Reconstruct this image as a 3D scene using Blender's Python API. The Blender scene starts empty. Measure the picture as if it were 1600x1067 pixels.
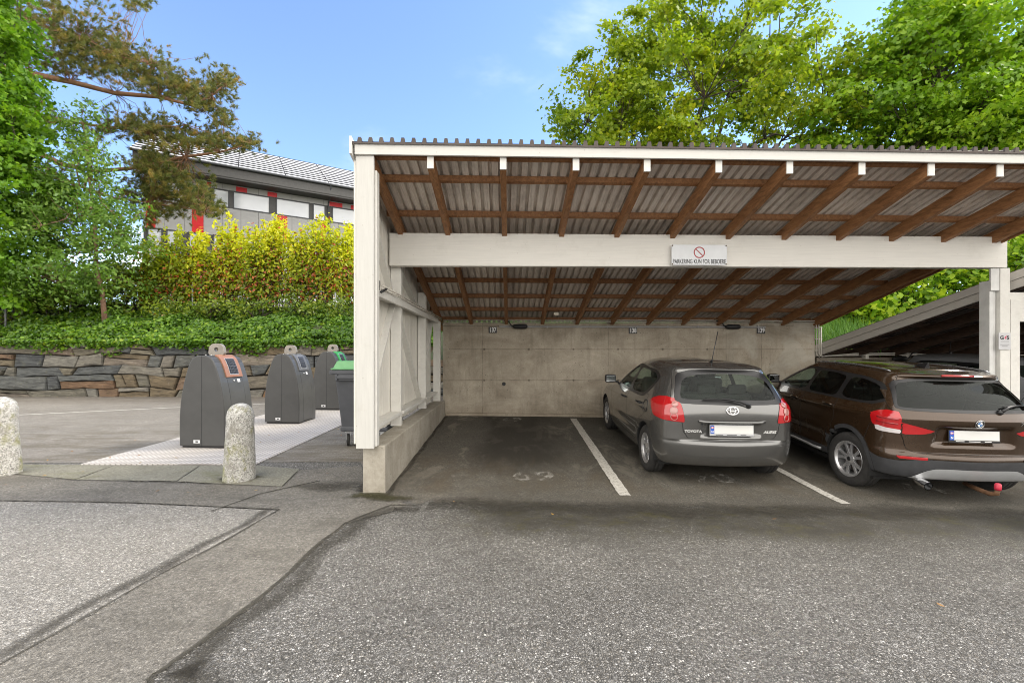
import bpy, bmesh, math, random
import numpy as np
from mathutils import Vector, Matrix
R = math.radians
SC = bpy.context.scene
COL = SC.collection
F, CX, HY, CAMH = 711.0, 800.0, 556.0, 1.595   # photograph calibration used to measure real positions

def at(px, py, Y):
    return Vector(((px - CX) * Y / F, Y, CAMH - (py - HY) * Y / F))

def smooth01(a, b, t):
    t = min(1, max(0, (t - a) / (b - a)))
    return t * t * (3 - 2 * t)

CSL = 0.012
def G(x, y):
    """height of the ground"""
    t = y - 5.25
    d = 0.5 * (t + math.sqrt(t * t + 0.02))           # soft max(0,t)
    k = 0.035 + (0.062 - 0.035) * smooth01(-2.2, -1.3, x)
    if y > 14.2: d = min(d, 9.0)
    z = k * d
    z -= CSL * min(9, max(0, x + 1.46)) * smooth01(2.5, 5.5, y)
    return z

# ---------------------------------------------------------------- objects
def prop(o, label=None, cat=None, group=None, kind=None):
    if label: o['label'] = label
    if cat: o['category'] = cat
    if group: o['group'] = group
    if kind: o['kind'] = kind
    return o

def thing(name, label, cat, loc=(0, 0, 0), rotz=0.0, group=None):
    o = bpy.data.objects.new(name, None)
    o.empty_display_size = 0.2
    COL.objects.link(o)
    o.location = loc
    o.rotation_euler = (0, 0, rotz)
    return prop(o, label, cat, group)

def link(name, me, parent=None, mat=None, bevel=0, smooth=False, seg=2, angle=35):
    o = bpy.data.objects.new(name, me)
    COL.objects.link(o)
    if parent is not None:
        o.parent = parent
    if mat is not None:
        if len(me.materials): me.materials.clear()
        for m in (mat if isinstance(mat, (list, tuple)) else [mat]):
            me.materials.append(m)
    if smooth:
        me.polygons.foreach_set('use_smooth', [True] * len(me.polygons))
    if bevel:
        b = o.modifiers.new('bevel', 'BEVEL')
        b.width = bevel; b.segments = seg; b.limit_method = 'ANGLE'; b.angle_limit = R(angle)
        b.harden_normals = False
    return o

class MB:
    """collects shapes for one mesh"""
    def __init__(s): s.v = []; s.f = []; s.mi = []; s.cur = 0
    def add(s, vs, fs):
        n = len(s.v); s.v += [tuple(v) for v in vs]
        s.f += [tuple(i + n for i in f) for f in fs]
        s.mi += [s.cur] * len(fs)
        return s
    def box(s, c, d, rz=0.0, M=None):
        x, y, z = d[0] / 2, d[1] / 2, d[2] / 2
        vs = [Vector((a * x, b * y, e * z)) for a in (-1, 1) for b in (-1, 1) for e in (-1, 1)]
        m = M if M is not None else Matrix.Rotation(rz, 3, 'Z')
        vs = [m @ v + Vector(c) for v in vs]
        return s.add(vs, [(0, 1, 3, 2), (4, 6, 7, 5), (0, 4, 5, 1), (2, 3, 7, 6), (0, 2, 6, 4), (1, 5, 7, 3)])
    def bb(s, a, b):
        a = Vector(a); b = Vector(b)
        return s.box((a + b) / 2, (abs(b.x - a.x), abs(b.y - a.y), abs(b.z - a.z)))
    def bar(s, a, b, w, h, up=(0, 0, 1)):
        a = Vector(a); b = Vector(b); d = b - a; L = d.length; d.normalize()
        sx = d.cross(Vector(up))
        if sx.length < 1e-4: sx = Vector((1, 0, 0))
        sx.normalize(); u = sx.cross(d)
        m = Matrix((sx, d, u)).transposed()
        return s.box((a + b) / 2, (w, L, h), M=m)
    def hexa(s, p):
        """8 corner points: bottom loop 0-3, top loop 4-7 (counter-clockwise from above)"""
        return s.add(p, [(3, 2, 1, 0), (4, 5, 6, 7), (0, 1, 5, 4), (1, 2, 6, 5), (2, 3, 7, 6), (3, 0, 4, 7)])
    def prism(s, poly, h, M=None, z0=0.0):
        """2D polygon (x,y) ccw extruded along z from z0 to z0+h, then moved by 4x4 M"""
        n = len(poly)
        vs = [Vector((x, y, z0)) for x, y in poly] + [Vector((x, y, z0 + h)) for x, y in poly]
        if M is not None: vs = [M @ v for v in vs]
        fs = [tuple(range(n - 1, -1, -1)), tuple(range(n, 2 * n))]
        fs += [(i, (i + 1) % n, n + (i + 1) % n, n + i) for i in range(n)]
        return s.add(vs, fs)
    def tube(s, pts, r, n=8, cap=True):
        pts = [Vector(p) for p in pts]
        rr = r if isinstance(r, (list, tuple)) else [r] * len(pts)
        vs = []; fs = []
        ref = Vector((0.13, 0.21, 1)).normalized()
        for i, p in enumerate(pts):
            t = (pts[min(i + 1, len(pts) - 1)] - pts[max(i - 1, 0)])
            if t.length < 1e-6: t = Vector((0, 0, 1))
            t.normalize()
            a = t.cross(ref)
            if a.length < 0.05: a = t.cross(Vector((1, 0, 0)))
            a.normalize(); b = t.cross(a)
            for k in range(n):
                w = 2 * math.pi * k / n
                vs.append(p + (a * math.cos(w) + b * math.sin(w)) * rr[i])
        for i in range(len(pts) - 1):
            for k in range(n):
                q = (k + 1) % n
                fs.append((i * n + k, (i + 1) * n + k, (i + 1) * n + q, i * n + q))
        if cap:
            fs.append(tuple(range(n))); fs.append(tuple((len(pts) - 1) * n + k for k in range(n - 1, -1, -1)))
        return s.add(vs, fs)
    def lathe(s, prof, n=24, M=None, cap=True):
        """profile list of (r,z), revolved about z"""
        vs = []; fs = []
        for r, z in prof:
            for k in range(n):
                w = 2 * math.pi * k / n
                v = Vector((r * math.cos(w), r * math.sin(w), z))
                vs.append(M @ v if M is not None else v)
        m = len(prof)
        for i in range(m - 1):
            for k in range(n):
                q = (k + 1) % n
                fs.append((i * n + k, i * n + q, (i + 1) * n + q, (i + 1) * n + k))
        if cap:
            fs.append(tuple(range(n - 1, -1, -1))); fs.append(tuple((m - 1) * n + k for k in range(n)))
        return s.add(vs, fs)
    def mesh(s, name):
        me = bpy.data.meshes.new(name)
        me.from_pydata(s.v, [], s.f)
        if any(s.mi): me.polygons.foreach_set('material_index', s.mi)
        me.update()
        return me
    def build(s, name, mat, parent=None, bevel=0, smooth=False, world=False, seg=2, angle=35):
        """world=True: shapes were given in scene coordinates, parent is an unrotated Empty"""
        if world and parent is not None:
            o = parent.location
            s.v = [(a - o.x, b - o.y, c - o.z) for a, b, c in s.v]
        return link(name, s.mesh(name), parent, mat, bevel, smooth, seg, angle)

def np_mesh(name, verts, faces, rnd=None):
    """fast mesh from numpy: verts (n,3), faces (m,k) all of the same size; rnd per face -> attribute 'rnd'"""
    me = bpy.data.meshes.new(name)
    nv, (nf, k) = len(verts), faces.shape
    me.vertices.add(nv); me.vertices.foreach_set('co', np.asarray(verts, np.float32).ravel())
    me.loops.add(nf * k); me.loops.foreach_set('vertex_index', np.asarray(faces, np.int32).ravel())
    me.polygons.add(nf)
    me.polygons.foreach_set('loop_start', np.arange(0, nf * k, k, dtype=np.int32))
    me.polygons.foreach_set('loop_total', np.full(nf, k, np.int32))
    if rnd is not None:
        a = me.attributes.new('rnd', 'FLOAT', 'FACE'); a.data.foreach_set('value', np.asarray(rnd, np.float32))
    me.update(); me.validate()
    return me

def copy_tree(o, parent=None):
    c = o.copy(); COL.objects.link(c)
    if parent is not None: c.parent = parent
    for ch in list(o.children): copy_tree(ch, c)
    return c

def text_mesh(body, size, extrude=0.001, align='CENTER', sx=1.0, shear=0.0, bold=0.0):
    cu = bpy.data.curves.new('writing', 'FONT')
    cu.body = body; cu.size = size; cu.extrude = extrude; cu.align_x = align; cu.align_y = 'CENTER'
    cu.shear = shear; cu.offset = bold; cu.resolution_u = 4
    o = bpy.data.objects.new('writing', cu); COL.objects.link(o)
    dg = bpy.context.evaluated_depsgraph_get(); dg.update()
    me = bpy.data.meshes.new_from_object(o.evaluated_get(dg))
    bpy.data.objects.remove(o)
    if sx != 1.0: me.transform(Matrix.Diagonal((sx, 1, 1, 1)))
    return me

# ---------------------------------------------------------------- materials
class NT:
    def __init__(s, name):
        s.m = bpy.data.materials.new(name); s.m.use_nodes = True
        s.t = s.m.node_tree; s.n = s.t.nodes; s.l = s.t.links
        s.p = s.n['Principled BSDF']; s.out = s.n['Material Output']
    def node(s, typ, **kw):
        n = s.n.new(typ)
        for k, v in kw.items():
            if k.startswith('_'): setattr(n, k[1:], v)
        return n
    def set(s, sock, v):
        if hasattr(v, 'is_output') or isinstance(v, bpy.types.NodeSocket): s.l.new(v, sock)
        else: sock.default_value = v
    def coord(s, kind='Object', scale=(1, 1, 1), rot=(0, 0, 0), loc=(0, 0, 0)):
        c = s.node('ShaderNodeTexCoord'); mp = s.node('ShaderNodeMapping')
        s.l.new(c.outputs[kind], mp.inputs['Vector'])
        mp.inputs['Scale'].default_value = scale; mp.inputs['Rotation'].default_value = rot
        mp.inputs['Location'].default_value = loc
        return mp.outputs['Vector']
    def pos(s):
        return s.node('ShaderNodeNewGeometry').outputs['Position']
    def sep(s, v):
        n = s.node('ShaderNodeSeparateXYZ'); s.l.new(v, n.inputs[0]); return n.outputs
    def noise(s, vec, scale=5, detail=4, rough=0.55, dist=0.0, out='Fac'):
        n = s.node('ShaderNodeTexNoise')
        if vec is not None: s.l.new(vec, n.inputs['Vector'])
        n.inputs['Scale'].default_value = scale; n.inputs['Detail'].default_value = detail
        n.inputs['Roughness'].default_value = rough; n.inputs['Distortion'].default_value = dist
        return n.outputs[out]
    def voro(s, vec, scale=5, feature='F1', out='Distance', rand=1.0):
        n = s.node('ShaderNodeTexVoronoi'); n.feature = feature
        if vec is not None: s.l.new(vec, n.inputs['Vector'])
        n.inputs['Scale'].default_value = scale; n.inputs['Randomness'].default_value = rand
        return n.outputs[out]
    def ramp(s, fac, stops, interp='LINEAR'):
        n = s.node('ShaderNodeValToRGB'); s.set(n.inputs[0], fac)
        e = n.color_ramp.elements; n.color_ramp.interpolation = interp
        while len(e) > 1: e.remove(e[-1])
        for i, (p, c) in enumerate(stops):
            if not isinstance(c, (tuple, list)): c = (c, c, c)
            el = e[0] if i == 0 else e.new(p)
            el.position = p; el.color = (c[0], c[1], c[2], 1)
        return n.outputs['Color']
    def math(s, op, a, b=0.0, c=None, clamp=False):
        n = s.node('ShaderNodeMath'); n.operation = op; n.use_clamp = clamp
        s.set(n.inputs[0], a); s.set(n.inputs[1], b)
        if c is not None: s.set(n.inputs[2], c)
        return n.outputs[0]
    def mix(s, fac, a, b, mode='MIX'):
        n = s.node('ShaderNodeMix'); n.data_type = 'RGBA'; n.blend_type = mode
        s.set(n.inputs[0], fac)
        for i, v in ((6, a), (7, b)):
            if isinstance(v, (tuple, list)): v = (v[0], v[1], v[2], 1)
            s.set(n.inputs[i], v)
        return n.outputs[2]
    def maprange(s, v, a, b, c=0.0, d=1.0, smooth=False):
        n = s.node('ShaderNodeMapRange'); n.clamp = True
        if smooth: n.interpolation_type = 'SMOOTHSTEP'
        s.set(n.inputs[0], v)
        for i, q in zip((1, 2, 3, 4), (a, b, c, d)): n.inputs[i].default_value = q
        return n.outputs[0]
    def bump(s, h, strength=0.3, dist=0.01, normal=None):
        n = s.node('ShaderNodeBump'); n.inputs['Strength'].default_value = strength
        n.inputs['Distance'].default_value = dist; s.l.new(h, n.inputs['Height'])
        if normal is not None: s.l.new(normal, n.inputs['Normal'])
        s.l.new(n.outputs[0], s.p.inputs['Normal'])
        return n.outputs[0]
    def base(s, col, rough=0.6, metal=0.0, spec=0.5, coat=0.0):
        if isinstance(col, (tuple, list)): col = (col[0], col[1], col[2], 1)
        s.set(s.p.inputs['Base Color'], col); s.set(s.p.inputs['Roughness'], rough)
        s.set(s.p.inputs['Metallic'], metal); s.p.inputs['Specular IOR Level'].default_value = spec
        s.p.inputs['Coat Weight'].default_value = coat
        return s.m

def plain(name, col, rough=0.5, metal=0.0, spec=0.5, coat=0.0, var=0.12, scale=6.0, bump=0.0):
    """a colour with faint uneven wear"""
    t = NT(name); v = t.coord()
    n = t.noise(v, scale, 5, 0.6)
    lo = tuple(c * (1 - var) for c in col); hi = tuple(min(1, c * (1 + var)) for c in col)
    c = t.ramp(n, [(0.3, lo), (0.7, hi)])
    rg = t.maprange(t.noise(v, scale * 2.3, 3), 0.3, 0.7, max(0, rough - 0.06), min(1, rough + 0.06))
    t.base(c, rg, metal, spec, coat)
    if bump: t.bump(t.noise(v, scale * 12, 3), bump, 0.002)
    return t.m
# ================================================================ camera, light, sky
cam = bpy.data.cameras.new('camera'); cam_o = bpy.data.objects.new('camera', cam)
COL.objects.link(cam_o); SC.camera = cam_o
cam_o.location = (0, 0, CAMH); cam_o.rotation_euler = (R(90), 0, 0)
cam.sensor_width = 36; cam.lens = 16.0; cam.shift_y = 22.5 / 1600; cam.clip_start = 0.05; cam.clip_end = 2000

SUN_EL, SUN_AZ = 44, 80          # azimuth clockwise from +Y; from the right
sun = bpy.data.lights.new('sun', 'SUN'); sun_o = bpy.data.objects.new('sun', sun); COL.objects.link(sun_o)
sun.energy = 1.6; sun.angle = R(14); sun.color = (1, 0.92, 0.80)
sd = Vector((math.sin(R(SUN_AZ)) * math.cos(R(SUN_EL)), math.cos(R(SUN_AZ)) * math.cos(R(SUN_EL)), math.sin(R(SUN_EL))))
sun_o.rotation_euler = (-sd).to_track_quat('-Z', 'Y').to_euler()
sun_o.location = sd * 60

w = bpy.data.worlds.new('World'); SC.world = w; w.use_nodes = True
wt = w.node_tree; wn = wt.nodes; wl = wt.links
bg = wn['Background']
sky = wn.new('ShaderNodeTexSky'); sky.sky_type = 'NISHITA'; sky.sun_disc = False
sky.sun_elevation = R(SUN_EL); sky.sun_rotation = R(SUN_AZ); sky.altitude = 50
sky.air_density = 1.0; sky.dust_density = 0.15; sky.ozone_density = 1.0
tc = wn.new('ShaderNodeTexCoord')
sx_ = wn.new('ShaderNodeSeparateXYZ'); wl.new(tc.outputs['Generated'], sx_.inputs[0])
def wmath(op, a, b=0.0, clamp=False):
    n = wn.new('ShaderNodeMath'); n.operation = op; n.use_clamp = clamp
    for i, v in ((0, a), (1, b)):
        if isinstance(v, bpy.types.NodeSocket): wl.new(v, n.inputs[i])
        else: n.inputs[i].default_value = v
    return n.outputs[0]
def wrange(v, a, b, c=0.0, d=1.0):
    n = wn.new('ShaderNodeMapRange'); n.interpolation_type = 'SMOOTHSTEP'; wl.new(v, n.inputs[0])
    for i, q in zip((1, 2, 3, 4), (a, b, c, d)): n.inputs[i].default_value = q
    return n.outputs[0]
# cloud layer: direction projected on a high plane, wispy noise; overcast behind the camera
zz = wmath('ADD', wmath('MAXIMUM', sx_.outputs[2], 0.0), 0.22)
cxx = wmath('DIVIDE', sx_.outputs[0], zz); cyy = wmath('DIVIDE', sx_.outputs[1], zz)
cv = wn.new('ShaderNodeCombineXYZ'); wl.new(wmath('MULTIPLY', cxx, 0.55), cv.inputs[0]); wl.new(cyy, cv.inputs[1])
cn = wn.new('ShaderNodeTexNoise'); wl.new(cv.outputs[0], cn.inputs['Vector'])
cn.inputs['Scale'].default_value = 1.25; cn.inputs['Detail'].default_value = 7; cn.inputs['Roughness'].default_value = 0.58
cn.inputs['Distortion'].default_value = 0.35
behind = wrange(sx_.outputs[1], 0.25, -0.30, 0.0, 0.46)
low = wrange(sx_.outputs[2], 0.55, 0.10, 0.0, 0.09)
cov = wmath('ADD', wmath('ADD', cn.outputs['Fac'], behind), low)
cl = wrange(cov, 0.56, 0.90, 0.0, 0.95)
mx = wn.new('ShaderNodeMix'); mx.data_type = 'RGBA'; wl.new(cl, mx.inputs[0])
tint = wn.new('ShaderNodeMix'); tint.data_type = 'RGBA'; tint.blend_type = 'MULTIPLY'; tint.inputs[0].default_value = 1
wl.new(sky.outputs[0], tint.inputs[6]); tint.inputs[7].default_value = (0.84, 0.88, 0.98, 1)
wl.new(tint.outputs[2], mx.inputs[6]); mx.inputs[7].default_value = (8.6, 8.2, 7.6, 1)
wl.new(mx.outputs[2], bg.inputs[0]); bg.inputs[1].default_value = 0.15

SC.view_settings.view_transform = 'Standard'; SC.view_settings.look = 'None'
SC.view_settings.exposure = 1.28; SC.view_settings.gamma = 1.0; SC.view_settings.use_curve_mapping = False
SC.cycles.use_denoising = True; SC.cycles.filter_width = 1.0
SC.cycles.max_bounces = 8; SC.cycles.transparent_max_bounces = 24

# ================================================================ ground
def sheet(name, xs, ys, lift, mat, kind='structure'):
    X, Y = np.meshgrid(xs, ys)
    Z = np.array([[G(x, y) for x in xs] for y in ys]) + lift
    v = np.stack([X.ravel(), Y.ravel(), Z.ravel()], 1)
    nx, ny = len(xs), len(ys)
    i = (np.arange(ny - 1)[:, None] * nx + np.arange(nx - 1)[None]).ravel()
    f = np.stack([i, i + 1, i + nx + 1, i + nx], 1)
    o = link(name, np_mesh(name, v, f), None, mat, smooth=True)
    return prop(o, kind=kind)

def in_poly(x, y, poly):
    c = False; n = len(poly); j = n - 1
    for i in range(n):
        xi, yi = poly[i]; xj, yj = poly[j]
        if (yi > y) != (yj > y) and x < (xj - xi) * (y - yi) / (yj - yi) + xi: c = not c
        j = i
    return c

def jag(poly, step=0.12, amp=0.012, seed=1):
    rnd = random.Random(seed); out = []
    n = len(poly)
    for i in range(n):
        a = Vector(poly[i]); b = Vector(poly[(i + 1) % n]); L = (b - a).length
        k = max(1, int(L / step))
        nn = Vector((-(b - a).y, (b - a).x)).normalized()
        for q in range(k):
            p = a.lerp(b, q / k)
            if q: p += nn * rnd.uniform(-amp, amp)
            out.append((p.x, p.y))
    return out

def poly_sheet(name, poly, lift, mat, cuts=0.5, kind='structure'):
    """a flat polygon draped on the ground, cut into strips so it follows the slope"""
    bm = bmesh.new()
    vs = [bm.verts.new((x, y, 0)) for x, y in poly]
    bm.faces.new(vs)
    ys = [p[1] for p in poly]; xs = [p[0] for p in poly]
    y = min(ys) + cuts
    while y < max(ys):
        g = bm.verts[:] + bm.edges[:] + bm.faces[:]
        bmesh.ops.bisect_plane(bm, geom=g, plane_co=(0, y, 0), plane_no=(0, 1, 0)); y += cuts
    x = min(xs) + cuts * 2
    while x < max(xs):
        g = bm.verts[:] + bm.edges[:] + bm.faces[:]
        bmesh.ops.bisect_plane(bm, geom=g, plane_co=(x, 0, 0), plane_no=(1, 0, 0)); x += cuts * 2
    bmesh.ops.triangulate(bm, faces=bm.faces[:])
    for v in bm.verts: v.co.z = G(v.co.x, v.co.y) + lift
    bmesh.ops.recalc_face_normals(bm, faces=bm.faces[:])
    me = bpy.data.meshes.new(name); bm.to_mesh(me); bm.free()
    for p in me.polygons:
        if p.normal.z < 0: me.flip_normals(); break
    o = link(name, me, None, mat)
    return prop(o, kind=kind)

def asphalt(name, gap, lo, hi, scale, contrast=1.0, wet=False, dirt=None, dirt_amt=.7, big=0.16, extra=None):
    """packed stone chips in dark binder: every chip its own grey, dark gaps, two sizes"""
    t = NT(name); p = t.pos()
    def chips(sc):
        e = t.voro(p, sc, 'DISTANCE_TO_EDGE', 'Distance'); cc = t.sep(t.voro(p, sc, 'F1', 'Color'))
        return t.maprange(e, 0.03, 0.22), cc
    e1, c1 = chips(scale); e2, c2 = chips(scale * 1.9)
    mid = tuple((x + y) / 2 for x, y in zip(lo, hi))
    st = t.ramp(c1[0], [(0, tuple(x * .75 for x in lo)), (.4, lo), (.75, mid), (.93, hi), (1, tuple(min(.8, x * 1.35) for x in hi))])
    st = t.mix(t.math('MULTIPLY', c1[1], .22), st, (hi[0] * .85, hi[1] * .74, hi[2] * .58))
    col = t.mix(t.math('MULTIPLY', e1, contrast), gap, st) if contrast >= 1 else t.mix(e1, t.mix(contrast, mid, gap), t.mix(contrast, mid, st))
    fine = t.ramp(c2[0], [(0, tuple(x * .6 for x in lo)), (.6, mid), (1, hi)])
    col = t.mix(t.math('MULTIPLY', t.maprange(c1[2], .45, .75), .65), col, t.mix(e2, gap, fine))
    nb = t.noise(p, 0.8, 7, 0.68); n2 = t.noise(p, 5.5, 5, .7); n3 = t.noise(p, 44, 5, .85)
    k3 = .44 * min(1, contrast + .1)
    col = t.mix(t.maprange(n3, 0.39, 0.61, 0, 1), t.mix(1.0, col, (1 - k3,) * 3, 'MULTIPLY'), t.mix(1.0, col, (1 + k3,) * 3, 'MULTIPLY'))
    col = t.mix(t.maprange(nb, 0.25, 0.75, 0, 1), t.mix(1.0, col, (1 - big,) * 3, 'MULTIPLY'), t.mix(1.0, col, (1 + big,) * 3, 'MULTIPLY'))
    col = t.mix(t.maprange(n2, 0.3, 0.7, 0, 1), t.mix(1.0, col, (.88, .87, .85), 'MULTIPLY'), t.mix(1.0, col, (1.10, 1.10, 1.10), 'MULTIPLY'))
    rough = 0.85
    xyz = t.sep(p)
    # hairline cracks, broken up
    wv = t.node('ShaderNodeVectorMath'); wv.operation = 'ADD'; t.l.new(p, wv.inputs[0]); t.l.new(t.noise(p, 1.4, 5, .7, 0, 'Color'), wv.inputs[1])
    ck = t.math('MULTIPLY', t.maprange(t.voro(wv.outputs[0], .42, 'DISTANCE_TO_EDGE', 'Distance'), 0, .0045, 1, 0), t.maprange(t.noise(p, .55, 3, .6), .50, .60))
    col = t.mix(t.math('MULTIPLY', ck, .6), col, tuple(c * .5 for c in gap))
    if dirt:
        dn = t.noise(t.coord('Object', (.6, 1.5, 1)), 1.5, 7, 0.72, 0.5)
        col = t.mix(t.maprange(dn, 0.5, 0.70, 0, dirt_amt, True), col, dirt)
    if extra: col = extra(t, p, xyz, col)
    if wet:
        # damp mossy stain along the gutter in front of the bays
        wob = t.math('ADD', xyz[1], t.math('MULTIPLY', t.math('SUBTRACT', t.noise(p, 1.1, 5, 0.65), 0.5), 0.9))
        wob = t.math('ADD', wob, t.math('MULTIPLY', xyz[0], 0.02))
        band = t.math('MULTIPLY', t.maprange(wob, 3.75, 4.45, 0, 1, True), t.maprange(wob, 4.75, 5.15, 1, 0, True))
        band = t.math('MULTIPLY', band, t.maprange(xyz[0], -1.0, 0.1, 0, 1, True))
        band = t.math('MULTIPLY', band, t.maprange(t.noise(p, 2.3, 6, 0.75), 0.3, 0.6, 0.5, 1.0))
        col = t.mix(t.math('MULTIPLY', band, 0.95), col, (0.026, 0.022, 0.013))
        mo = t.math('MULTIPLY', band, t.maprange(t.noise(p, 4, 6, 0.8), 0.5, 0.66))
        col = t.mix(t.math('MULTIPLY', mo, 0.6), col, (0.085, 0.075, 0.012))
        wide = t.math('MULTIPLY', t.maprange(wob, 2.3, 3.9, 0, 1, True), t.maprange(xyz[0], -1.4, 0.4, 0, 1, True))
        col = t.mix(t.math('MULTIPLY', wide, 0.33), col, (0.05, 0.047, 0.038))
        rough = t.mix(band, (0.85,) * 3, (0.62,) * 3)
    t.base(col, rough, 0, 0.35)
    t.bump(t.math('ADD', t.math('MULTIPLY', e1, contrast), t.math('MULTIPLY', e2, 0.35)), 0.5 * min(1, contrast + .2), 0.006)
    return t.m

def lot_extra(t, p, xyz, col):
    # brown run-off marks beside the plate and a darker strip along the foot of the stone wall
    n = t.noise(t.coord('Object', (.45, 1.6, 1)), 1.6, 7, .72, .4)
    k = t.math('MULTIPLY', t.maprange(n, .42, .6, 0, 1, True), t.math('MULTIPLY', t.maprange(xyz[1], 6.2, 6.7, 0, 1, True), t.maprange(xyz[1], 8.0, 10.5, 1, 0, True)))
    col = t.mix(t.math('MULTIPLY', k, .62), col, (0.10, 0.085, 0.058))
    k2 = t.math('MULTIPLY', t.maprange(xyz[1], 12.2, 13.6, 0, 1, True), t.maprange(n, .3, .55, .3, 1))
    return t.mix(t.math('MULTIPLY', k2, .6), col, (0.085, 0.07, 0.055))
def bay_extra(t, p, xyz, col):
    # oil and tyre grime where the cars stand, paler dust between; darker towards the back
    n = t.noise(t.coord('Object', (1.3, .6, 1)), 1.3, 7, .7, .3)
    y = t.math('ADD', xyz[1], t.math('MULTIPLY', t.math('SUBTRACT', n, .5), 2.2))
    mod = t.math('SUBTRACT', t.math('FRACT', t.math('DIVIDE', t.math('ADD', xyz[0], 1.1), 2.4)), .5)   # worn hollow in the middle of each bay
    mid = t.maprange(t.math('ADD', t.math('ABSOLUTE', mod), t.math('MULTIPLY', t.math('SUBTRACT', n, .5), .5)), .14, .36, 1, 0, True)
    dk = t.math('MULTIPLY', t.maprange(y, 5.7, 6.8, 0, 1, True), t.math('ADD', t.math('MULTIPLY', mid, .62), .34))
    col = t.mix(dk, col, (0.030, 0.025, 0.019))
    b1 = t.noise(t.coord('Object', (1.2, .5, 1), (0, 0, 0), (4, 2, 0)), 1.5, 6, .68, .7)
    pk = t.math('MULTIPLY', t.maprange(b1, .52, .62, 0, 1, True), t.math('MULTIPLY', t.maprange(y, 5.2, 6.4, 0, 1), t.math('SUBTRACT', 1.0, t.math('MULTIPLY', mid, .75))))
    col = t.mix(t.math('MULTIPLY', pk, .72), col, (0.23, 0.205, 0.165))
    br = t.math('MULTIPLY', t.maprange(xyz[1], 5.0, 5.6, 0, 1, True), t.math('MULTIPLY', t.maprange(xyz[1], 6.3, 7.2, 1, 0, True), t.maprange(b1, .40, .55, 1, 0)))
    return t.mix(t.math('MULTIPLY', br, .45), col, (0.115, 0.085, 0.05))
M_COARSE = asphalt('coarse_asphalt', (0.046, 0.044, 0.039), (0.145, 0.139, 0.127), (0.43, 0.42, 0.398), 78, wet=True, big=.27)
M_LIGHT = asphalt('pale_asphalt', (0.10, 0.093, 0.08), (0.245, 0.232, 0.21), (0.45, 0.435, 0.40), 66, .82, big=.08)
M_STRIP = asphalt('patched_asphalt', (0.078, 0.072, 0.06), (0.165, 0.153, 0.131), (0.29, 0.272, 0.24), 76, .72, dirt=(0.085, 0.078, 0.062), dirt_amt=.6, big=.2)
M_LOT = asphalt('lot_asphalt', (0.12, 0.109, 0.094), (0.215, 0.20, 0.176), (0.33, 0.312, 0.285), 84, .6, dirt=(0.13, 0.11, 0.08), dirt_amt=.35, big=.14, extra=lot_extra)
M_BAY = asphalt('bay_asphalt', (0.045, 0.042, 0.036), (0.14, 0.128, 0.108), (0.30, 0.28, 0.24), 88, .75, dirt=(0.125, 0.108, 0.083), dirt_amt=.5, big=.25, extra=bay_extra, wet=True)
M_PAD = asphalt('concrete_pad', (0.12, 0.115, 0.085), (0.20, 0.19, 0.15), (0.29, 0.28, 0.23), 74, .5, dirt=(0.13, 0.13, 0.055), dirt_amt=.55, big=.14)
def soft_stain(name, col, amt=.85, scale=9, lo=.35, hi=.65):
    """a stain whose own outline fades out (attribute 'edge' 1 in the middle, 0 at the rim)"""
    t = NT(name); a_ = t.node('ShaderNodeAttribute'); a_.attribute_name = 'edge'
    n = t.noise(t.pos(), scale, 7, .75); e = a_.outputs['Fac']
    k = t.math('MULTIPLY', t.maprange(t.math('ADD', t.math('MULTIPLY', e, .75), t.math('MULTIPLY', n, .75)), lo + .35, hi + .40, 0, 1, True), amt)
    k = t.math('MULTIPLY', k, t.maprange(e, 0, .15, 0, 1))
    t.base(t.ramp(t.noise(t.pos(), scale * 4, 4, .7), [(.3, tuple(c * .7 for c in col)), (.7, tuple(c * 1.3 for c in col))]), .9, 0, .2)
    tr = t.node('ShaderNodeBsdfTransparent'); mx_ = t.node('ShaderNodeMixShader')
    t.l.new(k, mx_.inputs[0]); t.l.new(tr.outputs[0], mx_.inputs[1]); t.l.new(t.p.outputs[0], mx_.inputs[2]); t.l.new(mx_.outputs[0], t.out.inputs[0])
    return t.m
M_SEAM = soft_stain('seam_tar', (0.06, 0.055, 0.043), .7, 22, .34, .66)
M_SMUDGE = soft_stain('dark_smudge', (0.055, 0.05, 0.04), .6, 11, .42, .80)
M_MOSS = soft_stain('moss_stain', (0.05, 0.047, 0.02), .75, 9, .42, .74)

far = [-400, -200, -100, -60, -40, -28]
xs = far + list(np.arange(-22, 16.1, 0.5)) + [20, 26, 34, 46, 70, 120, 220, 400]
ys = [-60, -30, -15, -8, -4] + list(np.arange(-2, 15.1, 0.25)) + [17, 20, 26, 34, 46, 70, 120, 220, 500, 900]
sheet('ground', xs, ys, 0.0, M_COARSE)

def gp(px, py, k=None):
    """photo pixel on the ground -> x, y (iterates on the sloping ground)"""
    Y = 5.0
    for _ in range(60):
        z = G((px - CX) * Y / F, Y)
        Yn = (CAMH - z) * F / (py - HY)
        Y = Y * 0.4 + min(40, max(1, Yn)) * 0.6
    return ((px - CX) * Y / F, Y)

# parking lot behind the bollards
lot = [(-24, gp(200, 727)[1]), (-2.2, gp(400, 722)[1]), (-1.75, 5.6), (-1.75, 14.4), (-24, 14.4)]
poly_sheet('lot_paving', lot, 0.004, M_LOT)
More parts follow.
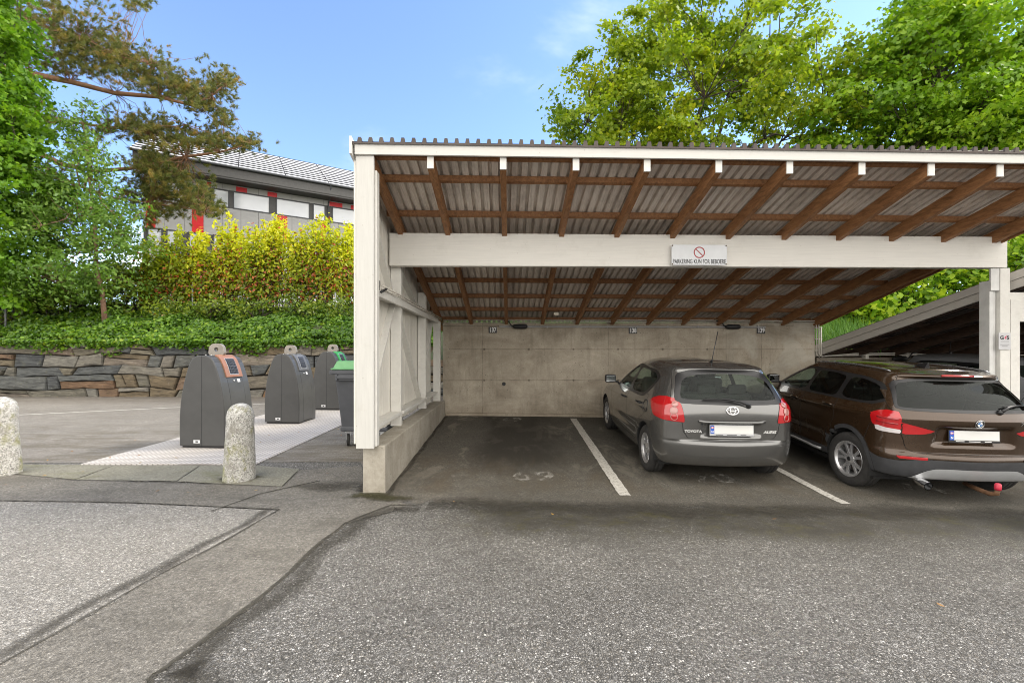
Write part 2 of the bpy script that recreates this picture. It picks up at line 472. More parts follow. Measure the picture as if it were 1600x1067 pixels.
# patched strip: a band in front of the pads and a diagonal trench repair
a = [(-9, gp(0, 738)[1] + 0.05), gp(0, 738), gp(200, 752), gp(330, 757), gp(470, 735), gp(565, 728), (-1.70, 5.3), (-1.46, 5.3), gp(612, 776), gp(636, 792), gp(590, 806),
     gp(540, 818), gp(505, 845), gp(455, 893), gp(395, 945), gp(320, 1002), gp(230, 1064), (-1.2, 1.9), (-1.9, 1.6), gp(-10, 1046),
     gp(100, 985), gp(220, 915), gp(330, 858), gp(437, 797), gp(330, 792), gp(200, 786), gp(0, 783), (-9, gp(0, 783)[1] + 0.05)]
poly_sheet('patch_strip', jag(a, 0.045, 0.022, 3), 0.008, M_STRIP, 0.4)
b = [(-9, gp(0, 783)[1] + 0.04), gp(0, 783.5), gp(200, 786.5), gp(330, 792.5), gp(435, 797.8), gp(330, 858.8), gp(220, 916), gp(100, 986), gp(-10, 1047), (-4.2, 1.2), (-12, 1.2)]
poly_sheet('pale_paving', jag(b, 0.1, 0.008, 5), 0.004, M_LIGHT, 0.4)
# dark open seams along the repair
def edge_mesh(name, rows, edge, mat, lift):
    """rows of points (x,y) side by side; edge value per row"""
    nr, n = len(rows), len(rows[0])
    V = [(q.x, q.y, G(q.x, q.y) + lift) for r_ in rows for q in r_]
    m = MB(); m.add(V, [(j * n + i, j * n + i + 1, (j + 1) * n + i + 1, (j + 1) * n + i) for j in range(nr - 1) for i in range(n - 1)])
    me = m.mesh(name); at_ = me.attributes.new('edge', 'FLOAT', 'POINT'); at_.data.foreach_set('value', [e for e in edge for _ in range(n)])
    o = link(name, me, None, mat); return prop(o, kind='structure')
def seam(pts, w, lift, seed, mat=None, nm='ground_seam', jit=.3, off=0.0):
    rnd = random.Random(seed); P = []
    for i in range(len(pts) - 1):
        a_ = Vector(pts[i]); b_ = Vector(pts[i + 1]); k = max(2, int((b_ - a_).length / 0.05))
        for q in range(k): P.append(a_.lerp(b_, q / k))
    P.append(Vector(pts[-1])); rows = [[] for _ in range(5)]
    for i, p in enumerate(P):
        t = (P[min(i + 1, len(P) - 1)] - P[max(i - 1, 0)]).normalized(); n = Vector((-t.y, t.x))
        ww = w * (.9 + .3 * math.sin(i * .21 + seed) * math.sin(i * .077)); o_ = jit * math.sin(i * .33 + seed * 2) * w * .3 + off
        for r_, k in zip(rows, (.5, .22, 0, -.22, -.5)): r_.append(p + n * (ww * k + o_))
    edge_mesh(nm, rows, (0, .75, 1, .75, 0), mat or M_SEAM, lift)
TR = [gp(437, 797), gp(330, 858), gp(220, 915), gp(100, 985), gp(-10, 1046)]
TR2 = [gp(660, 790), gp(612, 790), gp(540, 818), gp(505, 845), gp(455, 893), gp(395, 945), gp(320, 1002), gp(230, 1064), (-1.25, 1.85)]
seam(TR, 0.05, 0.013, 11); seam(TR, 0.26, 0.0125, 15, M_SMUDGE, 'ground_stain', off=-.10)
seam([(-7, gp(0, 783)[1]), gp(0, 783), gp(200, 786), gp(330, 792), gp(437, 797)], 0.035, 0.013, 12)
seam(TR2, 0.07, 0.013, 13); seam(TR2, 0.42, 0.0125, 16, M_SMUDGE, 'ground_stain', off=.10)
seam([gp(0, 740), gp(115, 751), gp(330, 757.5), gp(440, 762), gp(465, 738)], 0.035, 0.0175, 14)
seam([gp(330, 800), gp(405, 773), gp(500, 752)], 0.06, 0.013, 17); 
def blot(x, y, rx, ry, mat, lift, seed, nm='ground_stain'):
    rnd = random.Random(seed); n = 40; rows = []
    ph = [rnd.uniform(0, 6) for _ in range(4)]
    for f in (0.02, .35, .7, 1.0):
        r_ = []
        for k in range(n + 1):
            a = 2 * math.pi * k / n; w = 1 + .15 * math.sin(2 * a + ph[0]) + .12 * math.sin(3 * a + ph[1]) + .07 * math.sin(5 * a + ph[2])
            r_.append(Vector((x + rx * f * w * math.cos(a), y + ry * f * w * math.sin(a))))
        rows.append(r_)
    edge_mesh(nm, rows, (1, .85, .5, 0), mat, lift)
seam([(-.9, 4.9), (1.5, 4.82), (4.5, 4.78), (8, 4.7), (12, 4.7)], .9, .0125, 31, M_SMUDGE, 'ground_stain', jit=.15)
blot(-3.47, 5.78, .42, .34, M_MOSS, 0.0185, 1); blot(-6.72, 5.98, .42, .32, M_SMUDGE, 0.0185, 2)
blot(-1.60, 5.16, .42, .26, M_MOSS, 0.0185, 3); blot(-1.35, 5.05, .40, .22, M_MOSS, 0.0195, 4); blot(-2.2, 5.5, .9, .35, M_SMUDGE, 0.0145, 6)
seam([(-1.43, 5.2), (-1.42, 7.5), (-1.42, 9.9)], .16, .0125, 21, M_SMUDGE, 'ground_stain'); seam([(-1.76, 5.3), (-1.78, 6.6), (-1.8, 8.5)], .3, .0105, 22, M_SMUDGE, 'ground_stain')
# concrete pads round the bollards
pads = [[(-8.5, gp(0, 727)[1]), gp(0, 726), gp(178, 728), gp(116, 750), gp(0, 739), (-8.5, gp(0, 739)[1])],
        [gp(179.5, 728), gp(312, 728), gp(275, 753), gp(118, 750.3)],
        [gp(313.5, 728), gp(402, 728), gp(468, 734), gp(441, 761), gp(277, 753.3)]]
for i, p in enumerate(pads):
    poly_sheet('concrete_pad', jag(p, 0.15, 0.006, 20 + i), 0.012, M_PAD, 0.6)
# parking bay floor
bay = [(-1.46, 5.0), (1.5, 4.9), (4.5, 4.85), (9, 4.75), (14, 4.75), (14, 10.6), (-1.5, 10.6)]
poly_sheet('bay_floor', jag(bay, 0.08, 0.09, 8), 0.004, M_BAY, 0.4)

# painted lines
M_LINE = NT('worn_line_paint')
_n = M_LINE.noise(M_LINE.pos(), 30, 5, 0.8)
M_LINE.base(M_LINE.ramp(_n, [(0.36, (0.2, 0.185, 0.155)), (0.5, (0.5, 0.48, 0.43)), (0.75, (0.6, 0.58, 0.53))]), 0.8)
M_LINE = M_LINE.m
def line(pts, w, lift, seed):
    rnd = random.Random(seed)
    a_, b_ = Vector(pts[0]), Vector(pts[1]); k = int((b_ - a_).length / 0.05); t = (b_ - a_).normalized(); n = Vector((-t.y, t.x))
    vs = []
    for s_ in (1, -1):
        for i in range(k + 1):
            q = a_.lerp(b_, i / k) + n * s_ * (w / 2 + rnd.uniform(-0.006, 0.004))
            vs.append((q.x, q.y, G(q.x, q.y) + lift))
    mb = MB(); m = k + 1
    mb.add(vs, [(i, m + i, m + i + 1, i + 1) for i in range(k)])
    o = mb.build('parking_line', M_LINE); prop(o, kind='structure')
line([(1.31, 9.75), (1.31, 5.27)], 0.135, 0.011, 1)
line([(3.72, 9.6), (3.72, 5.06)], 0.11, 0.011, 2)
line([gp(-40, 652), gp(285, 636.5)], 0.09, 0.009, 3)
line([gp(395, 632), gp(415, 631)], 0.09, 0.009, 4)
# worn painted numerals in front of the bays
M_WORN = NT('worn_numeral_paint')
_p = M_WORN.pos(); _n = M_WORN.noise(_p, 6, 6, 0.85)
M_WORN.base((0.5, 0.48, 0.43), 0.85)
_tr = M_WORN.node('ShaderNodeBsdfTransparent'); _mx = M_WORN.node('ShaderNodeMixShader')
M_WORN.l.new(M_WORN.maprange(_n, 0.47, 0.60, 0, .62), _mx.inputs[0]); M_WORN.l.new(_tr.outputs[0], _mx.inputs[1])
M_WORN.l.new(M_WORN.p.outputs[0], _mx.inputs[2]); M_WORN.l.new(_mx.outputs[0], M_WORN.out.inputs[0])
M_WORN = M_WORN.m
def numeral(body, x, y, w):
    me = text_mesh(body, 0.55, 0, bold=0.012)
    xs_ = [v.co.x for v in me.vertices]; k = w / (max(xs_) - min(xs_))
    for v in me.vertices:
        X = x + v.co.x * k; Y = y + v.co.y * 0.9
        v.co = (X, Y, G(X, Y) + 0.012)
    o = link('bay_numeral', me, None, M_WORN); prop(o, kind='structure')
q = gp(833, 746); numeral('69', q[0], q[1] + 0.02, 0.55)
q = gp(1113, 749); numeral('70', q[0], q[1], 0.55)
q = gp(800, 655); numeral('69', q[0], q[1] - 0.1, 0.4)
q = gp(1440, 765); numeral('71', q[0], q[1], 0.55)
# ================================================================ carport materials
def wood_white(name, col=(0.70, 0.685, 0.64), dirt=0.25, axis_scale=(2, 2, 2)):
    t = NT(name); v = t.coord('Object', axis_scale)
    g = t.noise(v, 6, 6, 0.7, 0.3)
    c = t.ramp(g, [(0.25, tuple(q * 0.9 for q in col)), (0.6, col), (0.85, tuple(min(1, q * 1.04) for q in col))])
    d = t.noise(t.pos(), 3.1, 7, 0.75)
    c = t.mix(t.math('MULTIPLY', t.maprange(d, 0.55, 0.8), dirt), c, (0.30, 0.26, 0.19))
    sp = t.voro(t.pos(), 9, 'F1', 'Distance')
    c = t.mix(t.math('MULTIPLY', t.maprange(sp, 0.03, 0.07, 1, 0), dirt * 1.6), c, (0.16, 0.12, 0.08))
    t.base(c, 0.6, 0, 0.3)
    t.bump(g, 0.25, 0.003)
    return t.m
M_WHITE = wood_white('white_painted_wood')
M_WHITE_H = wood_white('white_painted_beam', (0.72, 0.70, 0.65), 0.22, (0.35, 4, 9))
M_WHITE_F = wood_white('white_front_dimmed', (0.60, 0.59, 0.555), 0.25, (0.35, 4, 9))  # same white paint, colour lowered to offset the bright light on the fascia
M_WHITE_P = wood_white('white_corner_dimmed', (0.56, 0.55, 0.515), 0.25, (6, 6, .5))  # same paint again, darkened because the corner board faces the light
M_WHITE_V = wood_white('white_painted_boards', (0.80, 0.77, 0.70), 0.3, (7, 7, 0.5))
M_GREYWOOD = wood_white('weathered_grey_boards', (0.50, 0.475, 0.43), 0.4, (4, 0.6, 4))

t = NT('brown_stained_wood'); v = t.coord('Object', (6, 1.2, 6)); g = t.noise(v, 5, 7, 0.72, 0.6)
c = t.ramp(g, [(0.25, (0.10, 0.045, 0.018)), (0.5, (0.26, 0.122, 0.05)), (0.72, (0.39, 0.20, 0.088)), (0.9, (0.50, 0.31, 0.16))])
t.base(c, 0.6, 0, 0.35); t.bump(g, 0.3, 0.003); M_BROWN = t.m
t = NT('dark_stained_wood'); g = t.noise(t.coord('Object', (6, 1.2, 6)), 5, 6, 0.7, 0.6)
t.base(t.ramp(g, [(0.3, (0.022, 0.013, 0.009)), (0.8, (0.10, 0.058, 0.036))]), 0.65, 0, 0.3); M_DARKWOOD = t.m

t = NT('corrugated_roof'); p = t.pos(); n = t.noise(p, 2.0, 6, 0.7); n2 = t.noise(t.coord('Object', (30, 0.8, 4)), 3, 4, 0.6)
c = t.ramp(n2, [(0.3, (0.55, 0.48, 0.42)), (0.55, (0.74, 0.67, 0.60)), (0.8, (0.82, 0.76, 0.69))])
c = t.mix(t.maprange(n, 0.5, 0.75, 0, 0.5), c, (0.13, 0.105, 0.085))
t.base(c, 0.5, 0.0, 0.4); M_SHEET = t.m
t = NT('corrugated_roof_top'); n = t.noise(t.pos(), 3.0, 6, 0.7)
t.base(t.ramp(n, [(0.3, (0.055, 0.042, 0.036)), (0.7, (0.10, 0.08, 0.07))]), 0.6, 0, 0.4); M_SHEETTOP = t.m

def concrete(name, lo, hi, joints=False):
    t = NT(name); p = t.pos()
    n = t.noise(p, 1.6, 8, 0.72, 0.3); f = t.noise(p, 30, 4, 0.7)
    c = t.ramp(n, [(0.28, lo), (0.5, tuple((a + b) / 2 for a, b in zip(lo, hi))), (0.75, hi)])
    c = t.mix(t.maprange(f, 0.35, 0.7, 0, 0.3), c, tuple(a * 0.6 for a in lo))
    st = t.noise(t.coord('Object', (3.0, 3.0, 0.35)), 3, 5, 0.7)
    c = t.mix(t.maprange(st, 0.5, 0.75, 0, 0.55), c, tuple(a * 0.62 for a in lo))
    pit = t.voro(p, 17, 'F1', 'Distance')
    c = t.mix(t.math('MULTIPLY', t.maprange(pit, 0.07, 0.15, 1, 0), t.maprange(t.noise(p, 4, 2), 0.40, 0.55)), c, tuple(a * 0.3 for a in lo))
    if joints:
        x, y, z = t.sep(p)
        wz = t.math('ADD', z, t.math('MULTIPLY', t.math('SUBTRACT', t.noise(p, 12, 4), 0.5), 0.012))
        ln = None
        for zz_ in (1.74, 1.06, 2.25):
            q = t.maprange(t.math('ABSOLUTE', t.math('SUBTRACT', wz, zz_)), 0.004, 0.014, 1, 0)
            ln = q if ln is None else t.math('MAXIMUM', ln, q)
        for xx_ in (-0.63, 2.14, 4.72, 5.5):
            q = t.math('MULTIPLY', t.maprange(t.math('ABSOLUTE', t.math('SUBTRACT', t.math('ADD', x, t.math('MULTIPLY', t.noise(p, 5, 3), 0.03)), xx_)), 0.003, 0.014, 1, 0), 0.8)
            ln = t.math('MAXIMUM', ln, q)
        c = t.mix(t.math('MULTIPLY', ln, t.maprange(t.noise(p, 6, 4), 0.3, 0.6, 0.05, 0.62)), c, (0.10, 0.08, 0.06))
        # tie holes along the lower joints
        fx = t.math('SUBTRACT', t.math('FRACT', t.math('DIVIDE', t.math('ADD', x, 50.1), 0.98)), 0.5)
        dx = t.math('MULTIPLY', fx, 0.98)
        for zz_ in (1.74, 1.06):
            dz = t.math('SUBTRACT', z, zz_)
            d = t.math('SQRT', t.math('ADD', t.math('MULTIPLY', dx, dx), t.math('MULTIPLY', dz, dz)))
            c = t.mix(t.math('MULTIPLY', t.maprange(d, 0.014, 0.030, 1, 0), 0.6), c, (0.05, 0.038, 0.028))
        # lighter repair patches on the right, darker brown blotches towards foot and top
        rep = t.math('MULTIPLY', t.maprange(x, 4.4, 5.2, 0, 1, True), t.maprange(t.noise(p, 1.7, 4, 0.6, 0.8), 0.47, 0.56))
        c = t.mix(t.math('MULTIPLY', rep, 0.75), c, (0.46, 0.43, 0.37))
        ft = t.math('MULTIPLY', t.maprange(z, 0.2, 0.75, 1, 0, True), t.maprange(t.noise(p, 2.2, 6, 0.75), 0.3, 0.65))
        c = t.mix(t.math('MULTIPLY', ft, 0.5), c, (0.20, 0.155, 0.105))
        tp = t.math('MULTIPLY', t.maprange(z, 1.75, 2.3, 0, 1), t.maprange(t.noise(p, 1.3, 6, 0.7), 0.42, 0.62))
        c = t.mix(t.math('MULTIPLY', tp, 0.55), c, (0.20, 0.165, 0.12))
    bl = t.noise(t.coord('Object', (1, 1, 1.6)), .75, 8, .72, .6)
    c = t.mix(t.maprange(bl, .34, .66), t.mix(1.0, c, (.70, .68, .64), 'MULTIPLY'), t.mix(1.0, c, (1.18, 1.18, 1.17), 'MULTIPLY'))
    t.base(c, 0.85, 0, 0.3)
    t.bump(t.math('ADD', f, t.math('MULTIPLY', n, 0.5)), 0.35, 0.006)
    return t.m
M_CONC = concrete('board_marked_concrete', (0.34, 0.295, 0.235), (0.54, 0.485, 0.40), True)
M_PLINTH = concrete('plinth_concrete', (0.33, 0.30, 0.25), (0.52, 0.49, 0.43))
M_CONC2 = concrete('neighbour_concrete', (0.2, 0.175, 0.14), (0.33, 0.29, 0.24))  # darker concrete: shade under the lower roof is put into the colour
M_PIPE = plain('pale_conduit', (0.55, 0.52, 0.46), 0.45)
M_GPIPE = plain('grey_conduit', (0.33, 0.33, 0.33), 0.4)
M_BLACK = plain('black_rubber', (0.012, 0.012, 0.013), 0.5)
M_STEEL = plain('galvanised_steel', (0.55, 0.56, 0.57), 0.4, 0.3)
M_BLKPLATE = plain('black_plate', (0.012, 0.011, 0.011), 0.4)
M_LETTER_W = plain('white_lettering', (0.75, 0.75, 0.74), 0.5, var=0.04)
M_LETTER_K = plain('black_lettering', (0.02, 0.02, 0.022), 0.5, var=0.04)

# ================================================================ the carport
def sheet_z(x, y): return 3.99 - 0.296 * (y - 5.1) - 0.004 * (x + 1.7)
def front_y(x): return 5.1 + 0.015 * (x + 1.7)
cp = thing('carport', 'white timber carport with corrugated lean-to roof over the two parked cars', 'carport', (-1.6, 5.2, 0.0))
def W(name, mb, mat, par=cp, **k): return mb.build(name, mat, par, world=True, **k)

m = MB(); ys_ = (5.25, 7.6, 9.98)
pts = []
for y, zt in zip(ys_, (0.56, 0.59, 0.625)):
    pts.append([(-1.725, y, -0.1), (-1.46, y, -0.1), (-1.465, y, zt), (-1.72, y, zt)])
vs = [q for p_ in pts for q in p_]
fs = [(0, 1, 2, 3), (11, 10, 9, 8)]
for i in range(2):
    for k in range(4): fs.append((i * 4 + k, (i + 1) * 4 + k, (i + 1) * 4 + (k + 1) % 4, i * 4 + (k + 1) % 4))
m.add(vs, fs); W('plinth', m, M_PLINTH, bevel=0.012)

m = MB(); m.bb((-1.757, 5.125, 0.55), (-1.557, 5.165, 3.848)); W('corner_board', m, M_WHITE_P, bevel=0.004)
m = MB(); m.bb((-1.70, 5.17, 0.565), (-1.535, 5.27, 3.70)); W('post', m, M_WHITE, bevel=0.005)
for y, x0, zt in ((6.68, -1.77, 2.878), (8.56, -1.765, 2.78), (9.86, -1.70, 2.36)):
    m = MB(); m.bb((x0, y - 0.05, 0.575 if y < 8 else 0.61), (x0 + 0.15, y + 0.05, zt)); W('post', m, M_WHITE, bevel=0.004)
# rails on the inside of the side wall
for (y0, y1) in ((5.275, 6.625), (6.735, 8.505), (8.615, 9.805)):
    def rz(y): return 0.77 + 0.013 * (y - 5.3)
    m = MB(); m.hexa([(-1.775, y0, rz(y0) - 0.05), (-1.605, y0, rz(y0) - 0.05), (-1.605, y1, rz(y1) - 0.05), (-1.775, y1, rz(y1) - 0.05),
                      (-1.775, y0, rz(y0)), (-1.605, y0, rz(y0)), (-1.605, y1, rz(y1)), (-1.775, y1, rz(y1))])
    W('rail', m, M_WHITE, bevel=0.004)
m = MB(); m.bb((-1.617, 5.275, 2.30), (-1.575, 9.95, 2.40)); W('rail', m, M_WHITE, bevel=0.004)
m = MB(); m.bb((-1.775, 5.275, 2.345), (-1.62, 6.625, 2.395)); m.bb((-1.775, 6.735, 2.345), (-1.62, 8.505, 2.395)); W('rail', m, M_WHITE, bevel=0.004)
# vertical cladding boards
m = MB(); y = 5.18; rnd = random.Random(4)
while y < 9.95:
    y1 = min(y + 0.118, 9.97); z0 = 0.60 + rnd.uniform(-0.01, 0.01)
    zt0, zt1 = sheet_z(-1.7, y) - 0.02, sheet_z(-1.7, y1) - 0.02
    o_ = rnd.uniform(0, 0.004)
    m.hexa([(-1.80 - o_, y, z0), (-1.778 - o_, y, z0), (-1.778 - o_, y1 - 0.007, z0), (-1.80 - o_, y1 - 0.007, z0),
            (-1.80 - o_, y, zt0), (-1.778 - o_, y, zt0), (-1.778 - o_, y1 - 0.007, zt1), (-1.80 - o_, y1 - 0.007, zt1)])
    y += 0.118
W('cladding', m, M_WHITE_V)
for a_, b_ in (((-1.735, 6.60, 2.33), (-1.735, 5.32, 0.80)), ((-1.735, 5.35, 3.55), (-1.735, 6.58, 2.42)),
               ((-1.735, 6.80, 2.33), (-1.735, 8.46, 0.84)), ((-1.735, 9.75, 2.33), (-1.735, 8.68, 1.05)), ((-1.735, 6.80, 3.0), (-1.735, 8.4, 2.42))):
    m = MB(); m.bar(a_, b_, 0.035, 0.09, up=(1, 0, 0)); W('brace', m, M_WHITE, bevel=0.003)

# beam across the bays and its right-hand post
def skew(x0, x1, ya, yb, th, z0a, z1a, z0b, z1b):
    return [(x0, ya, z0a), (x1, yb, z0b), (x1, yb + th, z0b), (x0, ya + th, z0a), (x0, ya, z1a), (x1, yb, z1b), (x1, yb + th, z1b), (x0, ya + th, z1a)]
m = MB(); m.hexa(skew(-1.752, 7.25, 6.50, 6.66, 0.115, 2.882, 3.352, 2.885, 3.335)); W('beam', m, M_WHITE_H, bevel=0.006)
m = MB(); m.bb((7.155, 6.668, 0.0), (7.30, 6.79, 2.880)); W('post', m, M_WHITE, bevel=0.005)
m = MB(); m.bb((7.03, 6.70, 0.0), (7.085, 6.85, 2.70)); m.bb((7.085, 6.72, 0.0), (7.14, 6.85, 2.70)); m.bb((7.025, 6.675, 2.55), (7.15, 6.70, 2.88)); W('post_bracket', m, M_GREYSTL if 'M_GREYSTL' in globals() else plain('grey_painted_steel', (0.58, 0.58, 0.56), 0.5), bevel=0.003)

RAF_F = [-1.60, -0.925, -0.10, 0.73, 1.545, 2.37, 3.19, 4.03, 4.84, 5.65, 6.46, 7.24]
RAF_B = [-1.58, -0.896, -0.126, 0.67, 1.427, 2.197, 2.98, 3.75, 4.53, 5.25, 5.95, 6.66]
def rafter_pt(i, y):
    s_ = (y - 5.1) / (9.95 - 5.1); return RAF_F[i] * (1 - s_) + RAF_B[i] * s_
rnd = random.Random(6)
for i in range(12):
    y0 = front_y(RAF_F[i]) + 0.045; y1 = 10.45; w_ = 0.035
    xa, xb = rafter_pt(i, y0), rafter_pt(i, y1)
    za, zb = sheet_z(xa, y0) - 0.085, sheet_z(xb, y1) - 0.085
    m = MB(); m.hexa([(xa - w_, y0, za - 0.165), (xa + w_, y0, za - 0.165), (xb + w_, y1, zb - 0.165), (xb - w_, y1, zb - 0.165),
                      (xa - w_, y0, za), (xa + w_, y0, za), (xb + w_, y1, zb), (xb - w_, y1, zb)])
    r_ = W('rafter', m, M_BROWN, bevel=0.004)
    if 0 < i:
        m = MB(); m.bb((xa - w_ - 0.002, y0 - 0.004, za - 0.168), (xa + w_ + 0.002, y0 + 0.012, za - 0.03))
        m.v = [(a - cp.location.x, b - cp.location.y, c - cp.location.z) for a, b, c in m.v]
        m.build('painted_end', M_WHITE, r_)
for y in (5.24, 5.62, 6.33, 7.0, 7.67, 8.33, 9.0, 9.65, 10.2):
    m = MB(); w_ = 0.026
    x0 = -1.74; x1 = rafter_pt(11, y) + 0.05
    f_ = lambda x, d: y + (front_y(x) - 5.1) * (1 - (y - 5.1) / 5) + d
    ps = []
    for zo in (-0.083, -0.016):
        ps += [(x0, f_(x0, -w_), sheet_z(x0, f_(x0, -w_)) + zo), (x1, f_(x1, -w_), sheet_z(x1, f_(x1, -w_)) + zo),
               (x1, f_(x1, w_), sheet_z(x1, f_(x1, w_)) + zo), (x0, f_(x0, w_), sheet_z(x0, f_(x0, w_)) + zo)]
    m.hexa(ps); W('purlin', m, M_BROWN, bevel=0.004)
# corrugated sheet: trapezoid ribs running down the slope
def corrugated(xf0, xf1, xb0, xb1, yf, yb, zf, pitch=0.119, lift=0.0, rows=4):
    n = int((xf1 - xf0) / pitch); V = []; Fa = []
    prof = [(0.0, 0.0), (0.60, 0.0), (0.67, 0.05), (0.93, 0.05)]
    u = [(i + a) / n for i in range(n) for a, _ in prof] + [1.0]
    h = [b for i in range(n) for _, b in prof] + [0.0]
    k = len(u)
    for r_ in range(rows + 1):
        s_ = r_ / rows
        for uu, hh in zip(u, h):
            x = (xf0 + (xf1 - xf0) * uu) * (1 - s_) + (xb0 + (xb1 - xb0) * uu) * s_
            y = yf(x) * (1 - s_) + yb * s_
            V.append((x, y, zf(x, y) - 0.014 + hh + lift))
    for r_ in range(rows):
        for i in range(k - 1): Fa.append((r_ * k + i, r_ * k + i + 1, (r_ + 1) * k + i + 1, (r_ + 1) * k + i))
    m = MB(); m.add(V, Fa); return m
m = corrugated(-1.80, 7.36, -1.80, 6.76, lambda x: front_y(x) - 0.014, 10.5, sheet_z)
W('roof_sheet', m, M_SHEET)
m = corrugated(-1.80, 7.36, -1.80, 6.76, lambda x: front_y(x) - 0.018, 10.505, sheet_z, lift=0.006)
W('roof_covering', m, M_SHEETTOP)
# dark profile filler closing the rib ends along the front edge
m = MB(); n = int((7.36 + 1.80) / .119); pf = [(-1.80 + 9.16 * (i + a) / n, h) for i in range(n) for a, h in ((0, .006), (.57, .006), (.655, .058), (.945, .058))]
vs = [(x, front_y(x) - .019 + d, sheet_z(x, front_y(x)) - .014 + h) for d in (0, .03) for x, hh in pf for h in (-.012, hh)]; k = len(pf)
m.add(vs, [(2 * i, 2 * i + 2, 2 * i + 3, 2 * i + 1) for i in range(k - 1)] + [(2 * i + 1, 2 * i + 3, 2 * k + 2 * i + 3, 2 * k + 2 * i + 1) for i in range(k - 1)])
W('rib_filler', m, M_SHEETTOP)
x0, x1 = -1.765, 7.34
m = MB(); m.hexa([(x0, front_y(x0), 3.853), (x1, front_y(x1), 3.79), (x1, front_y(x1) + 0.03, 3.79), (x0, front_y(x0) + 0.03, 3.853),
                  (x0, front_y(x0), 3.985), (x1, front_y(x1), 3.93), (x1, front_y(x1) + 0.03, 3.93), (x0, front_y(x0) + 0.03, 3.985)])
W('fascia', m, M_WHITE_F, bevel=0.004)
m = MB(); ya, yb = front_y(x0) - 0.03, 10.5
m.hexa([(-1.815, ya, sheet_z(x0, ya) - 0.15), (-1.787, ya, sheet_z(x0, ya) - 0.15), (-1.787, yb, sheet_z(x0, yb) - 0.15), (-1.815, yb, sheet_z(x0, yb) - 0.15),
        (-1.815, ya, sheet_z(x0, ya) + 0.045), (-1.787, ya, sheet_z(x0, ya) + 0.045), (-1.787, yb, sheet_z(x0, yb) + 0.045), (-1.815, yb, sheet_z(x0, yb) + 0.045)])
W('bargeboard', m, M_WHITE, bevel=0.003)
m = MB()
ra, rb = (7.31, front_y(7.3) + 0.03), (6.72, 10.45)
m.hexa([(ra[0], ra[1], sheet_z(*ra) - 0.25), (ra[0] + .025, ra[1], sheet_z(*ra) - 0.25), (rb[0] + .025, rb[1], sheet_z(*rb) - 0.25), (rb[0], rb[1], sheet_z(*rb) - 0.25),
        (ra[0], ra[1], sheet_z(*ra) - 0.02), (ra[0] + .025, ra[1], sheet_z(*ra) - 0.02), (rb[0] + .025, rb[1], sheet_z(*rb) - 0.02), (rb[0], rb[1], sheet_z(*rb) - 0.02)])
W('bargeboard', m, M_BROWN)
# conduits clipped along the rail of the side wall
m = MB()
for k, (dx, dz) in enumerate(((0, 0), (0.0, 0.035))):
    m.tube([(-1.555 + dx, 5.45, 2.40 + dz), (-1.555, 6.4, 2.41 + dz * 0.8), (-1.556, 7.5, 2.395 + dz), (-1.556, 8.8, 2.385 + dz), (-1.53, 9.9, 2.375 + dz)], 0.011, 6)
o = m.build('cable_conduit', M_PIPE, smooth=True); prop(o, 'pair of pale conduits clipped along the rail of the white side wall', 'conduit')
m = MB(); m.tube([(-1.55, 5.62, 2.42), (-1.53, 5.5, 2.395), (-1.53, 5.32, 2.34)], 0.014, 8); m.tube([(-1.55, 5.31, 2.36), (-1.54, 5.3, 2.42), (-1.55, 5.33, 2.47)], 0.008, 6)
o = m.build('cable_end', M_BLACK, smooth=True); prop(o, 'black cable end sticking out at the front of the white side wall', 'cable')
lb = MB(); lb.bb((0.855, 9.30, 2.43), (0.955, 9.36, 2.48)); lb.bb((0.87, 9.29, 2.42), (0.94, 9.37, 2.43))
o = lb.build('junction_box', plain('cream_plastic', (0.62, 0.58, 0.48), 0.5), bevel=0.004); prop(o, 'small cream box fixed under the roof sheet above the number 138', 'junction box')

# ---------------------------------------------------------------- concrete wall behind the bays
m = MB(); n = 34; th = 0.24
vt = []; rnd = random.Random(2)
for i in range(n + 1):
    x = -1.52 + (6.66 + 1.52) * i / n
    vt += [(x, 10.0, G(x, 10) - 0.3), (x, 10.0, 2.318 + rnd.uniform(-0.003, 0.003)), (x, 10.0 + th, 2.318 + rnd.uniform(-0.003, 0.003)), (x, 10.0 + th, G(x, 10) - 0.3)]
fs = [(0, 1, 2, 3), (n * 4 + 3, n * 4 + 2, n * 4 + 1, n * 4)]
for i in range(n):
    for k in range(4): fs.append((i * 4 + k, (i + 1) * 4 + k, (i + 1) * 4 + (k + 1) % 4, i * 4 + (k + 1) % 4))
m.add(vt, fs)
wall = thing('concrete_wall', 'stained board-marked concrete wall at the back of the open carport bay', 'wall', (2.5, 10.1, 0.1))
W('wall_body', m, M_CONC, wall, bevel=0.01)
m = MB(); m.hexa([(-1.45, 9.93, 0.1), (6.6, 9.95, 0.0), (6.6, 9.998, 0.0), (-1.45, 9.998, 0.1), (-1.45, 9.94, G(-1.4, 9.95) + 0.06), (6.6, 9.96, G(6.6, 9.95) + 0.06), (6.6, 9.998, G(6.6, 9.95) + 0.07), (-1.45, 9.998, G(-1.4, 9.95) + 0.07)])
W('footing', m, M_CONC, wall, bevel=0.01)

m = MB(); m.lathe([(0.0, 0.0), (.03, 0.001), (.042, .004)], 14, Matrix.Translation((-.18, 9.999, .98)) @ Matrix.Rotation(R(90), 4, 'X'), cap=False); W('drain_hole', m, M_BLACK, wall)
